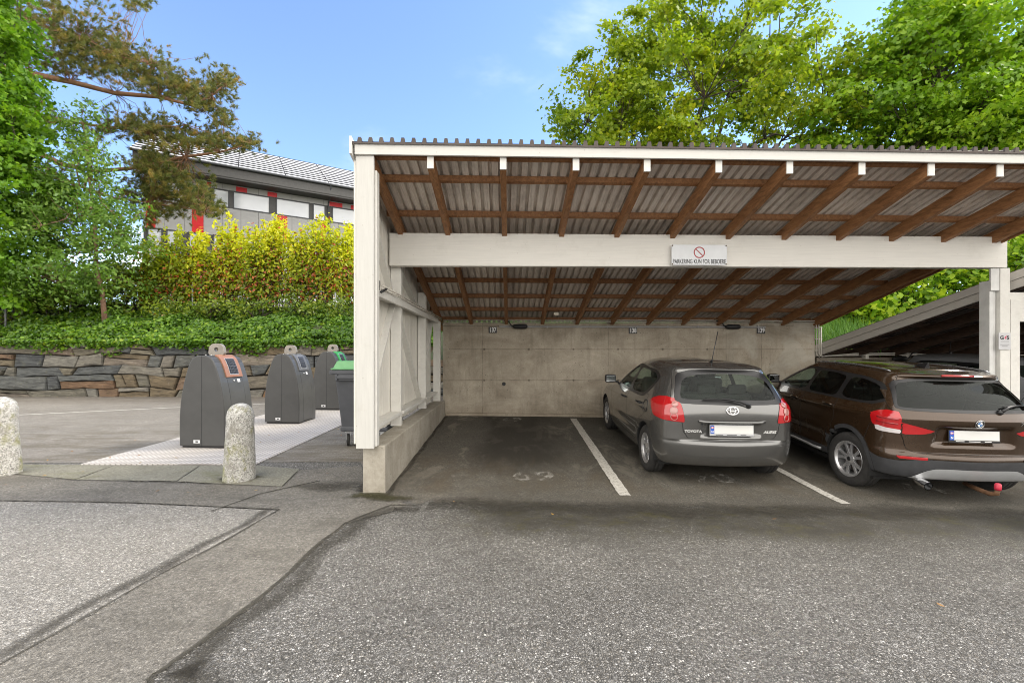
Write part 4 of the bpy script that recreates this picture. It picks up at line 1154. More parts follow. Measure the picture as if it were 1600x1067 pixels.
def plate(car, P, N, frame_mat, tilt_up=(0, 0, 1), dealer=(0.4, 0.4, 0.4)):
    Mx = frame_on(P, N)
    lp = bpy.data.objects.new('licence_plate', None); COL.objects.link(lp); lp.parent = car; lp.matrix_local = Mx
    m = MB(); m.box((0, -0.008, 0.004), (0.535, 0.135, 0.012)); m.build('plate_frame', frame_mat, lp, bevel=0.004)
    m = MB(); m.box((0.022, 0.002, 0.0115), (0.468, 0.102, 0.003)); m.build('plate_face', M_PLATE, lp, bevel=0.001)
    m = MB(); m.box((-0.236, 0.002, 0.0115), (0.046, 0.102, 0.003)); m.build('country_band', M_BLUE, lp, bevel=0.001)
    me = text_mesh('N', 0.034, 0.0003, bold=0.001); me.transform(Matrix.Translation((-0.236, -0.026, 0.0135))); link('country_letter', me, lp, M_LETTER_W)
    m = MB(); m.box((-0.236, 0.026, 0.0133), (0.030, 0.022, 0.0008)); m.build('flag', plain('flag_red', (0.55, 0.04, 0.06), 0.5) if 'flag_red' not in bpy.data.materials else bpy.data.materials['flag_red'], lp)
    m = MB(); m.box((-0.2385, 0.026, 0.0140), (0.006, 0.022, 0.0004)); m.box((-0.236, 0.026, 0.0140), (0.030, 0.006, 0.0004)); m.build('flag_cross', M_LETTER_W, lp)
    m = MB()
    for x, w_ in ((-0.15, 0.09), (0.0, 0.12), (0.14, 0.07)): m.box((x, -0.062, 0.0105), (w_, 0.007, 0.0006))
    m.build('dealer_print', M_LETTER_K if dealer[0] > 0.2 else M_LETTER_W, lp)
    return lp

def interior(car, ys, mat, wid=0.80, top=0.0):
    """cabin furniture seen through the glass: two seats, rear bench, dashboard, wheel"""
    yf, yb, yd = ys
    for sx_ in (-1, 1):
        st = MB(); st.box((sx_ * 0.37, yf + 0.22, 0.52 + top), (0.50, 0.52, 0.16)); s_ = st.build('front_seat', mat, car, bevel=0.05, seg=3)
        b = MB(); M3 = Matrix.Rotation(R(16), 3, 'X'); b.box((sx_ * 0.37, yf - 0.08, 0.86 + top), (0.50, 0.13, 0.66), M=M3); b.build('backrest', mat, s_, bevel=0.05, seg=3)
        b = MB(); b.box((sx_ * 0.37, yf - 0.19, 1.27 + top), (0.26, 0.10, 0.19), M=M3); b.build('headrest', mat, s_, bevel=0.04, seg=3)
    b = MB(); b.box((0, yb + 0.2, 0.52 + top), (1.28, 0.5, 0.18)); rs = b.build('rear_seat', mat, car, bevel=0.05, seg=3)
    b = MB(); b.box((0, yb - 0.10, 0.80 + top), (1.26, 0.14, 0.55), M=Matrix.Rotation(R(20), 3, 'X')); b.build('backrest', mat, rs, bevel=0.05, seg=3)
    for x in (-0.42, 0.42, 0.0):
        b = MB(); b.box((x, yb - 0.20, 1.12 + top), (0.25, 0.09, 0.13), M=Matrix.Rotation(R(14), 3, 'X')); b.build('headrest', mat, rs, bevel=0.035, seg=3)
    b = MB(); b.box((0, yd, 0.86 + top), (1.34, 0.34, 0.24)); b.build('dashboard', M_TRIM, car, bevel=0.05, seg=3)
    b = MB(); n = 28; pts = [(-0.37 + 0.185 * math.cos(2 * math.pi * k / n), yd - 0.33 - 0.05 * math.sin(2 * math.pi * k / n), 0.92 + top + 0.17 * math.sin(2 * math.pi * k / n)) for k in range(n + 1)]
    b.tube(pts, 0.014, 6, cap=False); b.bar((-0.55, yd - 0.33, 0.92 + top), (-0.19, yd - 0.33, 0.92 + top), 0.02, 0.05); b.build('steering_wheel', M_TRIM, car, smooth=True)
    b = MB(); b.box((0, 0.95, 0.22), (wid * 2 - 0.06, 2.6, 0.05)); b.box((0, 1.2, 0.36), (wid * 2 - 0.06, 1.8, 0.12)); b.build('floor_pan', M_UNDER, car)
    b = MB(); b.box((0, 1.3 if yd > 1.5 else 1.2, 1.335 + top), (0.22, 0.03, 0.06)); b.build('inside_mirror', M_TRIM, car, bevel=0.01)

def arch_liner(car, y, r, wid, x):
    for sg_ in (-1, 1):
        m = MB(); n = 18; vs = []
        for k in range(n + 1):
            a = R(-12) + (math.pi + R(24)) * k / n
            for xx in (x * sg_, (x - wid) * sg_): vs.append((xx, y + (r + 0.012) * math.cos(a), 0.32 + (r + 0.012) * math.sin(a)))
        m.add(vs, [(2 * k, 2 * k + 2, 2 * k + 3, 2 * k + 1) for k in range(n)])
        m.box(((x - wid) * sg_, y, 0.55), (0.01, r * 2, 0.6))
        m.build('wheel_well', M_UNDER, car)

def ellipse_ring(a, b, r, n=36, c=(0, 0)):
    m = MB(); m.tube([(c[0] + a * math.cos(2 * math.pi * k / n), c[1] + b * math.sin(2 * math.pi * k / n), 0) for k in range(n + 1)], r, 6, cap=False); return m

def mirror_part(car, x, y, z, mat, sgn):
    mr = bpy.data.objects.new('door_mirror', None); COL.objects.link(mr); mr.parent = car; mr.location = (x, y, z)
    m = MB(); M3 = Matrix.Rotation(R(-8) * sgn, 3, 'Z')
    m.box((sgn * 0.12, 0.045, 0.02), (0.20, 0.10, 0.145), M=M3); m.build('mirror_housing', mat, mr, bevel=0.04, seg=4)
    m = MB(); m.box((sgn * 0.12, -0.008, 0.02), (0.165, 0.004, 0.108), M=M3); m.build('mirror_glass', M_MIRROR, mr, bevel=0.0018)
    m = MB(); m.box((sgn * 0.12, -0.002, 0.02), (0.182, 0.014, 0.126), M=M3); m.build('mirror_rim', M_TRIM, mr, bevel=0.006)
    m = MB(); m.bar((-sgn * 0.03, 0.05, -0.05), (sgn * 0.06, 0.045, -0.02), 0.06, 0.035); m.build('mirror_foot', M_TRIM, mr, bevel=0.008)

def handle(car, body, y, z, sgn, mat):
    P, N = body.surf('side', y, z, sgn); Mx = frame_on(P, N)
    m = MB(); m.prism(chaikin([(-0.085, -0.016), (0.085, -0.016), (0.085, 0.016), (-0.085, 0.016)], 2), 0.006, Mx @ Matrix.Translation((0, 0, -0.001)))
    d = m.build('handle_recess', M_TRIM, car)
    m = MB(); m.tube([Mx @ Vector(q) for q in ((-0.085, 0, 0.004), (-0.07, 0.002, 0.028), (0.0, 0.004, 0.036), (0.07, 0.002, 0.028), (0.085, 0, 0.004))], [0.012, 0.014, 0.014, 0.014, 0.012], 8)
    m.build('door_handle', mat, car, smooth=True)

def place_car(car, x, y, yaw):
    """stand the car on the sloping floor: origin = ground below rear axle"""
    f = Vector((-math.sin(yaw), math.cos(yaw))); r_ = Vector((math.cos(yaw), math.sin(yaw)))
    h = lambda a, b: G(x + f.x * a + r_.x * b, y + f.y * a + r_.y * b)
    fw = Vector((f.x * 2.6, f.y * 2.6, h(2.6, 0) - h(0, 0))).normalized()
    rt = Vector((r_.x * 1.5, r_.y * 1.5, h(1.3, .75) - h(1.3, -.75))).normalized()
    up = rt.cross(fw).normalized(); rt = fw.cross(up)
    m = Matrix((rt, fw, up)).transposed().to_4x4(); m.translation = (x, y, h(0, 0) + 0.004)
    car.matrix_world = m
    car.location = m.translation; car.rotation_euler = m.to_euler()

RSUB = 8
# ---------------------------------------------------------------- grey hatchback
def grey_hatchback(label, paint_mat):
    rows = [loop(*a) for a in (
        (-.58, 3.28, .74, .78, .72, .20, .30, .05, .25, .35, .06, .25, .20, .20),
        (-.68, 3.40, .815, .835, .79, .22, .33, .07, .30, .40, .08, .275, .22, .25),
        (-.735, 3.48, .855, .868, .85, .24, .36, .085, .35, .50, .10, .40, .37, .42),
        (-.738, 3.48, .866, .878, .866, .24, .36, .085, .35, .52, .10, .52, .52, .56),
        (-.722, 3.47, .868, .879, .868, .24, .36, .075, .35, .52, .10, .572, .57, .62),
        (-.668, 3.46, .868, .880, .868, .24, .36, .022, .35, .54, .10, .595, .60, .65),
        (-.672, 3.42, .867, .880, .867, .24, .36, .030, .36, .58, .10, .70, .70, .70),
        (-.682, 3.32, .862, .878, .862, .24, .36, .042, .36, .62, .10, .86, .80, .77),
        (-.668, 3.05, .850, .868, .842, .24, .37, .048, .36, .62, .10, .985, .89, .875),
        (-.628, 2.42, .820, .842, .785, .24, .38, .045, .30, .50, .10, 1.05, .965, .985),
        (-.505, 1.98, .735, .765, .690, .22, .36, .035, .26, .42, .09, 1.225, 1.17, 1.20),
        (-.375, 1.52, .650, .680, .605, .20, .33, .030, .24, .36, .08, 1.385, 1.355, 1.385),
        (-.385, 1.44, .625, .655, .55, .20, .33, .050, .22, .34, .08, 1.428, 1.405, 1.418),
        (-.340, 1.38, .600, .625, .53, .20, .33, .040, .22, .34, .07, 1.450, 1.43, 1.440),
        (-.180, 1.20, .500, .52, .44, .18, .30, .03, .20, .30, .05, 1.480, 1.478, 1.475),
        (-.100, 1.10, .25, .26, .22, .10, .22, .01, .1, .25, .02, 1.495, 1.506, 1.497),
        (-.060, 1.05, .0, .0, .0, .0, .20, .0, .0, .22, .0, 1.500, 1.514, 1.502))]
    def deform(P):
        x, y, z = P[..., 0], P[..., 1], P[..., 2]
        rear = y < -0.4
        # licence plate recess
        fx = np.clip((0.375 - np.abs(x)) / 0.05, 0, 1); fz = np.clip((z - 0.625) / 0.03, 0, 1) * np.clip((0.815 - z) / 0.02, 0, 1)
        P[..., 1] += np.where(rear, 0.035 * fx * fz, 0)
        # shoulder line on the side
        s_ = np.exp(-((z - 0.86 - 0.03 * (0.9 - y)) / 0.04) ** 2) * (np.abs(x) > 0.7) * np.clip((y + 0.3) / 0.4, 0, 1)
        P[..., 0] += np.sign(x) * 0.010 * s_
        lo = np.exp(-((z - 0.50) / 0.07) ** 2) * (np.abs(x) > 0.7) * (y > 0.4) * (y < 2.2)
        P[..., 0] -= np.sign(x) * 0.014 * lo
    B = Body(rows, RSUB, 9, deform)
    for sd_ in (1, -1):
        B.region('hole', 'side', circle(0.0, 0.325, 0.352), sd_, lambda x, y, z: abs(y) < 0.5)
        B.region('hole', 'side', circle(2.6, 0.325, 0.352), sd_, lambda x, y, z: abs(y - 2.6) < 0.5)
    gl = chaikin([(-.545, 1.075), (.545, 1.075), (.60, 1.10), (.50, 1.375), (-.50, 1.375), (-.60, 1.10)], 2)
    fr = chaikin([(-.60, 1.028), (0, 1.020), (.60, 1.028), (.668, 1.06), (.555, 1.425), (-.555, 1.425), (-.668, 1.06)], 2, 0.15)
    rearw = lambda x, y, z: y < -0.25
    B.region('rear_glass', 'rear', gl, 0, rearw); B.region('rear_frit', 'rear', fr, 0, rearw)
    lt = [(.565, .805), (.580, .92), (.605, 1.02), (.66, 1.075), (.76, 1.095), (.90, 1.082), (1.06, 1.04), (1.155, 1.0), (1.10, .93), (1.045, .86), (.99, .835), (.80, .815)]
    for sd_ in (1, -1): B.region('light_r' if sd_ > 0 else 'light_l', 'wrap', [(a * sd_, b) for a, b in lt], sd_)
    bp = [(0, .588), (.40, .592), (.52, .612), (.585, .69), (.60, .82), (.99, .845), (1.06, .86), (1.13, .78), (1.16, .56), (1.22, .10)]
    B.region('rear_bumper', 'wrap', bp + [(-a, b) for a, b in reversed(bp)], 0)
    tg = [(0, .55), (.62, .55), (.63, 1.0), (.70, 1.07), (.585, 1.44), (-.585, 1.44), (-.70, 1.07), (-.63, 1.0), (-.62, .55)]
    B.region('tailgate', 'rear', tg, 0, rearw)
    ws = [(-.60, 1.02), (.60, 1.02), (.52, 1.375), (-.52, 1.375)]
    B.region('windscreen', 'rear', chaikin(ws, 1), 0, lambda x, y, z: y > 1.25)
    fg = chaikin([(1.86, 1.00), (1.02, 1.005), (.99, 1.34), (1.20, 1.35), (1.42, 1.265)], 2, 0.12)
    rg = chaikin([(.88, 1.01), (.24, 1.03), (.04, 1.17), (-.03, 1.27), (.14, 1.335), (.55, 1.35), (.87, 1.35)], 2, 0.15)
    dl = chaikin([(2.03, .965), (.95, .975), (.16, .99), (-.03, 1.15), (-.11, 1.29), (.08, 1.365), (.55, 1.382), (1.18, 1.388), (1.50, 1.27)], 2, 0.15)
    sidew = lambda x, y, z: (abs(x) > 0.5) & (z > 0.9)
    for sd_ in (1, -1):
        n = '_r' if sd_ > 0 else '_l'
        B.region('fglass' + n, 'side', fg, sd_, sidew); B.region('rglass' + n, 'side', rg, sd_, sidew)
        B.region('dlo' + n, 'side', dl, sd_, sidew)
        B.region('fdoor' + n, 'side', [(2.08, .99), (2.06, .50), (1.98, .34), (.945, .34), (.945, 1.02)], sd_, lambda x, y, z: abs(x) > 0.6)
        B.region('rdoor' + n, 'side', [(.93, 1.02), (.93, .34), (.46, .34), (.44, .48), (.33, .63), (.14, .73), (.02, .80), (-.03, 1.05)], sd_, lambda x, y, z: abs(x) > 0.6)
    car = thing('hatchback', label, 'car')
    g, rm = 0.0035, 0.02
    B.part('body', 'body', paint_mat, car, gap=g, rim=rm)
    B.part('rear_bumper', 'rear_bumper', paint_mat, car, gap=g, rim=rm)
    tgo = B.part('tailgate', 'tailgate', paint_mat, car, gap=g, rim=rm)
    B.part('rear_frit', 'window_surround', M_TRIM, tgo, offset=-0.003); B.part('rear_glass', 'rear_window', M_GLASS, tgo, offset=-0.004)
    B.part('windscreen', 'windscreen', M_GLASS, car, offset=-0.004)
    for n, sd_ in (('_l', -1), ('_r', 1)):
        fd = B.part('fdoor' + n, 'front_door', paint_mat, car, gap=g, rim=rm); rd = B.part('rdoor' + n, 'rear_door', paint_mat, car, gap=g, rim=rm)
        B.part('dlo' + n, 'window_frame', M_TRIM, car, offset=-0.002)
        B.part('fglass' + n, 'side_window', M_GLASS, fd, offset=-0.005); B.part('rglass' + n, 'side_window', M_GLASS, rd, offset=-0.005)
        handle(fd, B, 1.12, .86, sd_, M_TRIM if paint_mat is not M_SILVERPAINT else paint_mat); handle(rd, B, .26, .90, sd_, M_TRIM)
        P, N = B.surf('side', 1.90, 1.0, sd_); mirror_part(car, P.x + sd_ * .05, P.y, P.z + 0.03, M_TRIM, sd_)
        L = B.part('light' + n[:1] + n[1:], 'tail_light', M_REDLENS, car, offset=0.006, rim=0.03)
        for (a, z, rr, mt) in ((.672, 1.015, .036, M_CLEARLENS), (.692, .94, .043, M_CLEARLENS), (.688, .866, .040, M_REDLENS)):
            P, N = B.surf('wrap', a * sd_, z, sd_); Mx = frame_on(P + N * 0.008, N)
            m = MB(); m.lathe([(0, .004), (rr * .8, .003), (rr, 0)], 28, Mx, cap=False); m.build('lamp', mt, L, smooth=True)
            m = ellipse_ring(rr, rr, .0045); m.v = [tuple(Mx @ Vector(v_)) for v_ in m.v]; m.build('lamp_ring', M_CLEARLENS, L, smooth=True)
    # fuel flap on the left rear wing
    P, N = B.surf('side', -.02, .90, -1)
    m = ellipse_ring(.085, .085, .004); Mx = frame_on(P, N); m.v = [tuple(Mx @ Vector(v_)) for v_ in m.v]; m.build('fuel_flap', M_TRIM, car)
    # tailgate furniture
    P, N = B.surf('rear', 0, .955); Mx = frame_on(P + N * .006, N)
    m = MB(); m.tube([(x_, y_, 0) for x_, y_ in [(.072 * math.cos(2 * math.pi * k / 36), .048 * math.sin(2 * math.pi * k / 36)) for k in range(37)]], .0075, 6, cap=False)
    m.tube([(.030 * math.cos(2 * math.pi * k / 30), .044 * math.sin(2 * math.pi * k / 30), .001) for k in range(31)], .005, 6, cap=False)
    m.tube([(.058 * math.cos(2 * math.pi * k / 30), .019 + .021 * math.sin(2 * math.pi * k / 30), .002) for k in range(31)], .005, 6, cap=False)
    m.v = [tuple(Mx @ Vector(v_)) for v_ in m.v]; m.build('emblem', M_CHROME, tgo, smooth=True)
    def badge(body, x, z, size, shear=0.0, sx=1.0):
        P, N = B.surf('rear', x, z); me = text_mesh(body, size, .0015, sx=sx, shear=shear, bold=.001); me.transform(frame_on(P + N * .004, N)); link('badge', me, tgo, M_BADGE)
    badge('TOYOTA', -.46, .695, .040, sx=1.25); badge('AURIS', .47, .695, .046, .25, 1.25)
    m = MB(); pr = []
    for x in np.linspace(-.40, .40, 17):
        P, N = B.surf('rear', float(x), .825); pr.append(P + N * (.018 if abs(x) < .37 else .006))
    m.tube(pr, .017, 8); m.build('plate_garnish', paint_mat, tgo, smooth=True)
    P, N = B.surf('rear', 0, .715); plate(tgo, Vector((0, -.668, .722)), Vector((0, -1, 0.12)), M_SILVER)
    # wiper
    P, N = B.surf('rear', .20, 1.005)
    m = MB(); m.lathe([(.028, 0), (.026, .025), (.015, .034), (0, .036)], 14, frame_on(P, N), cap=False)
    ar = []
    for x, z in ((.20, 1.005), (.10, 1.045), (-.02, 1.068), (-.12, 1.075)):
        P, N = B.surf('rear', x, z); ar.append(P + N * .032)
    m.tube(ar, [.017, .014, .011, .009], 6)
    bl = []
    for x in np.linspace(.04, -.34, 7):
        P, N = B.surf('rear', float(x), 1.070); bl.append(P + N * .022)
    m.tube(bl, .009, 6); m.build('wiper', M_TRIM, tgo, smooth=True)
    P, N = B.surf('rear', 0, 1.452)
    m = MB(); m.tube([(0, -.02, 1.498), (0, -.045, 1.525), (0.0, -.06, 1.535)], [.022, .012, .006], 8); m.tube([(0, -.055, 1.53), (.0, -.32, 1.905)][:2] if False else [(0, -.05, 1.53), (.06, .02, 1.70), (.13, .10, 1.91)], .006, 6); m.build('aerial', M_TRIM, car, smooth=True)
    m = MB(); m.box((0, -.325, 1.39), (.22, .012, .018)); m.build('brake_light', M_DREDLENS, tgo, bevel=.003)
    for x in (-.6, .6):
        pass
    interior(car, (1.15, .30, 1.95), M_SEAT, .80)
    arch_liner(car, 0.0, .352, .30, .85); arch_liner(car, 2.6, .352, .30, .84)
    for y in (0, 2.6):
        for sd_ in (-1, 1): make_wheel('wheel', car, sd_ * .755, y, .315, .195, .205, 6, 'wide', sd_)
    m = MB(); m.box((0, -.36, .33), (1.2, .5, .10)); m.build('silencer', M_UNDER, car, bevel=.04)
    return car

car1 = grey_hatchback('graphite grey five-door hatchback with red tail lights parked in the middle bay', M_GREYPAINT)
place_car(car1, 2.665, 6.25, R(-0.3))

# ---------------------------------------------------------------- brown crossover
def brown_crossover():
    rows = [loop(*a) for a in (
        (-.62, 3.34, .78, .82, .76, .20, .30, .05, .25, .35, .06, .30, .27, .26),
        (-.70, 3.46, .845, .870, .82, .22, .33, .07, .30, .40, .08, .32, .29, .32),
        (-.755, 3.53, .872, .890, .85, .24, .36, .085, .35, .50, .10, .42, .38, .46),
        (-.772, 3.55, .884, .900, .865, .24, .36, .095, .35, .52, .10, .535, .52, .58),
        (-.758, 3.55, .884, .902, .868, .24, .36, .090, .35, .52, .10, .585, .58, .64),
        (-.696, 3.54, .882, .903, .868, .24, .36, .036, .35, .54, .10, .605, .62, .68),
        (-.698, 3.52, .880, .903, .868, .24, .36, .045, .36, .56, .10, .70, .72, .74),
        (-.712, 3.42, .876, .900, .862, .24, .36, .060, .36, .60, .10, .84, .84, .82),
        (-.735, 3.28, .870, .894, .85, .24, .37, .075, .36, .62, .10, .965, .92, .88),
        (-.722, 3.00, .862, .880, .825, .24, .38, .075, .34, .62, .10, .995, .965, .945),
        (-.680, 2.46, .825, .850, .755, .24, .40, .065, .30, .50, .10, 1.055, 1.03, 1.04),
        (-.545, 2.05, .742, .775, .675, .22, .38, .050, .26, .42, .09, 1.225, 1.20, 1.23),
        (-.400, 1.62, .660, .695, .60, .20, .34, .040, .24, .36, .08, 1.385, 1.38, 1.41),
        (-.445, 1.53, .630, .668, .57, .20, .36, .060, .22, .34, .08, 1.425, 1.43, 1.445),
        (-.410, 1.46, .608, .640, .55, .20, .34, .050, .22, .34, .07, 1.448, 1.455, 1.466),
        (-.220, 1.26, .510, .53, .45, .18, .30, .03, .20, .30, .05, 1.478, 1.50, 1.50),
        (-.190, 1.14, .25, .27, .22, .10, .22, .01, .1, .25, .02, 1.495, 1.526, 1.52),
        (-.150, 1.08, .0, .0, .0, .0, .20, .0, .0, .22, .0, 1.500, 1.535, 1.525))]
    def deform(P):
        x, y, z = P[..., 0], P[..., 1], P[..., 2]
        rear = y < -0.45
        fx = np.clip((0.46 - (z - .62) * .18 - np.abs(x)) / 0.07, 0, 1); fz = np.clip((z - 0.675) / 0.04, 0, 1) * np.clip((0.905 - z) / 0.03, 0, 1)
        P[..., 1] += np.where(rear, 0.04 * fx * fz, 0)
        s_ = np.exp(-((z - 0.93) / 0.03) ** 2) * (np.abs(x) > 0.7) * np.clip((y + 0.3) / 0.4, 0, 1)
        P[..., 0] += np.sign(x) * 0.010 * s_
        lo = np.exp(-((z - 0.52) / 0.08) ** 2) * (np.abs(x) > 0.7) * (y > 0.45) * (y < 2.3)
        P[..., 0] -= np.sign(x) * 0.018 * lo
    B = Body(rows, RSUB, 9, deform)
    WB = 2.76
    for sd_ in (1, -1):
        for yy in (0.0, WB):
            B.region('hole', 'side', circle(yy, 0.345, 0.375), sd_, lambda x, y, z: abs(y - yy) < 0.55)
    rearw = lambda x, y, z: y < -0.3
    gl = chaikin([(-.66, 1.085), (.66, 1.085), (.70, 1.10), (.585, 1.375), (-.585, 1.375), (-.70, 1.10)], 2, .15)
    fr = chaikin([(-.69, 1.058), (0, 1.052), (.69, 1.058), (.725, 1.08), (.615, 1.402), (-.615, 1.402), (-.725, 1.08)], 2, .15)
    B.region('rear_glass', 'rear', gl, 0, rearw); B.region('rear_frit', 'rear', fr, 0, rearw)
    lo_ = [(.735, .812), (.735, 1.035), (.84, 1.042), (.95, 1.02), (1.03, .995), (1.06, .965), (1.03, .885), (.985, .82), (.94, .805)]
    li_ = [(.725, .795), (.725, .925), (.60, .895), (.43, .848), (.47, .822), (.55, .805)]
    wl_ = [(.735, .800), (.735, .842), (.88, .850), (.995, .868), (.98, .815), (.94, .80)]
    for sd_ in (1, -1):
        n = '_r' if sd_ > 0 else '_l'
        B.region('white' + n, 'wrap', [(a * sd_, b) for a, b in wl_], sd_)
        B.region('light' + n, 'wrap', [(a * sd_, b) for a, b in lo_], sd_); B.region('inner' + n, 'wrap', [(a * sd_, b) for a, b in li_], sd_)
        B.region('refl' + n, 'wrap', [(a * sd_, b) for a, b in ((.50, .530), (.50, .558), (.78, .555), (.76, .527))], sd_)
    sk = chaikin([(-.40, .445), (.40, .445), (.50, .41), (.64, .305), (.55, .28), (-.55, .28), (-.64, .305), (-.50, .41)], 1, .12)
    B.region('skid', 'rear', sk, 0, rearw)
    cl_ = [(0, .535), (.48, .535), (.60, .525), (.74, .500), (.95, .50), (1.10, .545), (1.30, .60), (1.32, .10)]
    B.region('cladding', 'wrap', cl_ + [(-a, b) for a, b in reversed(cl_)], 0)
    bp = [(0, .598), (.60, .602), (.68, .64), (.735, .80), (.96, .80), (1.0, .87), (1.06, .86), (1.14, .62), (1.30, .45)]
    B.region('rear_bumper', 'wrap', bp + [(-a, b) for a, b in reversed(bp)], 0)
    tg = [(0, .56), (.70, .56), (.745, .80), (.735, 1.0), (.76, 1.07), (.645, 1.455), (-.645, 1.455), (-.76, 1.07), (-.735, 1.0), (-.745, .80), (-.70, .56)]
    B.region('tailgate', 'rear', tg, 0, rearw)
    B.region('windscreen', 'rear', [(-.62, 1.08), (.62, 1.08), (.54, 1.40), (-.54, 1.40)], 0, lambda x, y, z: y > 1.35)
    fg = chaikin([(1.92, 1.075), (1.10, 1.075), (1.06, 1.365), (1.30, 1.375), (1.52, 1.30)], 2, .12)
    rg = chaikin([(1.00, 1.075), (.36, 1.085), (.33, 1.35), (.60, 1.375), (.98, 1.372)], 2, .10)
    qg = chaikin([(.28, 1.085), (-.22, 1.10), (-.34, 1.14), (-.34, 1.20), (-.20, 1.30), (.02, 1.345), (.25, 1.355)], 2, .18)
    dl = chaikin([(2.08, 1.045), (1.0, 1.048), (-.24, 1.070), (-.39, 1.12), (-.39, 1.21), (-.24, 1.325), (.02, 1.378), (.60, 1.402), (1.25, 1.405), (1.56, 1.32)], 2, .15)
    sidew = lambda x, y, z: (abs(x) > 0.5) & (z > 0.95)
    sill = [(-.2, .20), (3.0, .20), (3.0, .40), (2.35, .40), (2.30, .385), (.46, .385), (.40, .40), (-.2, .40)]
    for sd_ in (1, -1):
        n = '_r' if sd_ > 0 else '_l'
        B.region('fglass' + n, 'side', fg, sd_, sidew); B.region('rglass' + n, 'side', rg, sd_, sidew); B.region('qglass' + n, 'side', qg, sd_, sidew)
        B.region('dlo' + n, 'side', dl, sd_, sidew)
        for yy in (0.0, WB):
            B.region('flare' + ('a' if yy < 1 else 'b') + n, 'side', circle(yy, .345, .425), sd_, lambda x, y, z: (abs(y - yy) < 0.6) & (abs(x) > .6), over=('body', 'rear_bumper', 'cladding'))
        B.region('sill' + n, 'side', sill, sd_, lambda x, y, z: (abs(x) > 0.5))
        B.region('fdoor' + n, 'side', [(2.15, 1.06), (2.15, .50), (2.05, .39), (1.03, .39), (1.03, 1.06)], sd_, lambda x, y, z: abs(x) > 0.6)
        B.region('rdoor' + n, 'side', [(1.015, 1.06), (1.015, .39), (.50, .39), (.48, .52), (.34, .70), (.28, .78), (.28, 1.09)], sd_, lambda x, y, z: abs(x) > 0.6)
    car = thing('crossover_car', 'brown crossover car with black lower bumper and silver skid plate parked in the right bay', 'car')
    pm = M_BROWNPAINT; g, rm = 0.0035, 0.02
    B.part('body', 'body', pm, car, gap=g, rim=rm)
    bm_ = B.part('rear_bumper', 'rear_bumper', pm, car, gap=g, rim=rm)
    B.part('cladding', 'lower_bumper', M_CLAD, car, offset=.004, rim=.03); B.part('skid', 'skid_plate', M_SILVER, car, offset=.012, rim=.03)
    tgo = B.part('tailgate', 'tailgate', pm, car, gap=g, rim=rm)
    B.part('rear_frit', 'window_surround', M_TRIM, tgo, offset=-.003); B.part('rear_glass', 'rear_window', M_GLASS_D, tgo, offset=-.004)
    B.part('windscreen', 'windscreen', M_GLASS, car, offset=-.004)
    for n, sd_ in (('_l', -1), ('_r', 1)):
        fd = B.part('fdoor' + n, 'front_door', pm, car, gap=g, rim=rm); rd = B.part('rdoor' + n, 'rear_door', pm, car, gap=g, rim=rm)
        B.part('flarea' + n, 'wheel_arch_trim', M_CLAD, car, offset=.010, rim=.04); B.part('flareb' + n, 'wheel_arch_trim', M_CLAD, car, offset=.010, rim=.04); B.part('sill' + n, 'sill_trim', M_CLAD, car, offset=.008, rim=.03)
        B.part('dlo' + n, 'window_frame', M_TRIM, car, offset=-.002)
        B.part('fglass' + n, 'side_window', M_GLASS, fd, offset=-.005); B.part('rglass' + n, 'side_window', M_GLASS_D, rd, offset=-.005); B.part('qglass' + n, 'side_window', M_GLASS_D, car, offset=-.005)
        L = B.part('light' + n, 'tail_light', M_REDLENS, car, offset=.006, rim=.03)
        B.part('white' + n, 'reversing_lamp', M_WHITELENS, L, offset=.007, rim=.03)
        B.part('inner' + n, 'tail_light', M_REDLENS, tgo, offset=.006, rim=.03); B.part('refl' + n, 'reflector', M_REDLENS, car, offset=.009, rim=.02)
        for z in (.905, .955):                   # light bars inside the lens
            pts = []
            for a in np.linspace(.76, .97, 8):
                P, N = B.surf('wrap', float(a) * sd_, z + .015 * (float(a) - .76)); pts.append(P + N * .009)
            m = MB(); m.tube(pts, .007, 6); m.build('lamp', M_DREDLENS, L, smooth=True)
        handle(fd, B, 1.20, .93, sd_, pm); handle(rd, B, .40, .955, sd_, M_CHROME if False else pm)
        P, N = B.surf('side', 1.98, 1.08, sd_); mirror_part(car, P.x, P.y, P.z + .03, M_TRIM, sd_)
        # silver strip under the sill
        pts = []
        for y in np.linspace(.50, 2.25, 12):
            P, N = B.surf('side', float(y), .335, sd_); pts.append(P + N * .016)
        m = MB(); m.tube(pts, .018, 6); m.build('sill_strip', M_SILVER, car, smooth=True)
        # roof rail
        pts = []
        for y, h in ((-.20, .0), (-.12, .012), (0.05, .022), (.4, .028), (.8, .026), (1.15, .014), (1.26, .0)):
            P, N = B.surf('side', y, 1.452, sd_); pts.append(Vector((sd_ * (.575 - .02 * abs(y - .4)), y, 1.462 + h + .012 * (1 - abs(y - .5)))))
        m = MB(); m.tube(pts, [.006, .011, .013, .013, .013, .011, .006], 8); m.build('roof_rail', plain('satin_rail', (.30, .31, .33), .28, .8) if 'satin_rail' not in bpy.data.materials else bpy.data.materials['satin_rail'], car, smooth=True)
        # belt line chrome-less window strip between rear door and quarter light
        P1, N1 = B.surf('side', .62, 1.085, sd_); P2, N2 = B.surf('side', .36, 1.36, sd_)
    # tailgate furniture
    P, N = B.surf('rear', 0, .945); Mx = frame_on(P + N * .002, N)
    em = bpy.data.objects.new('emblem', None); COL.objects.link(em); em.parent = tgo; em.matrix_local = Mx
    m = MB(); m.lathe([(0, .005), (.043, .005), (.046, 0)], 32, cap=False); m.build('emblem_disc', M_TRIM, em, smooth=True)
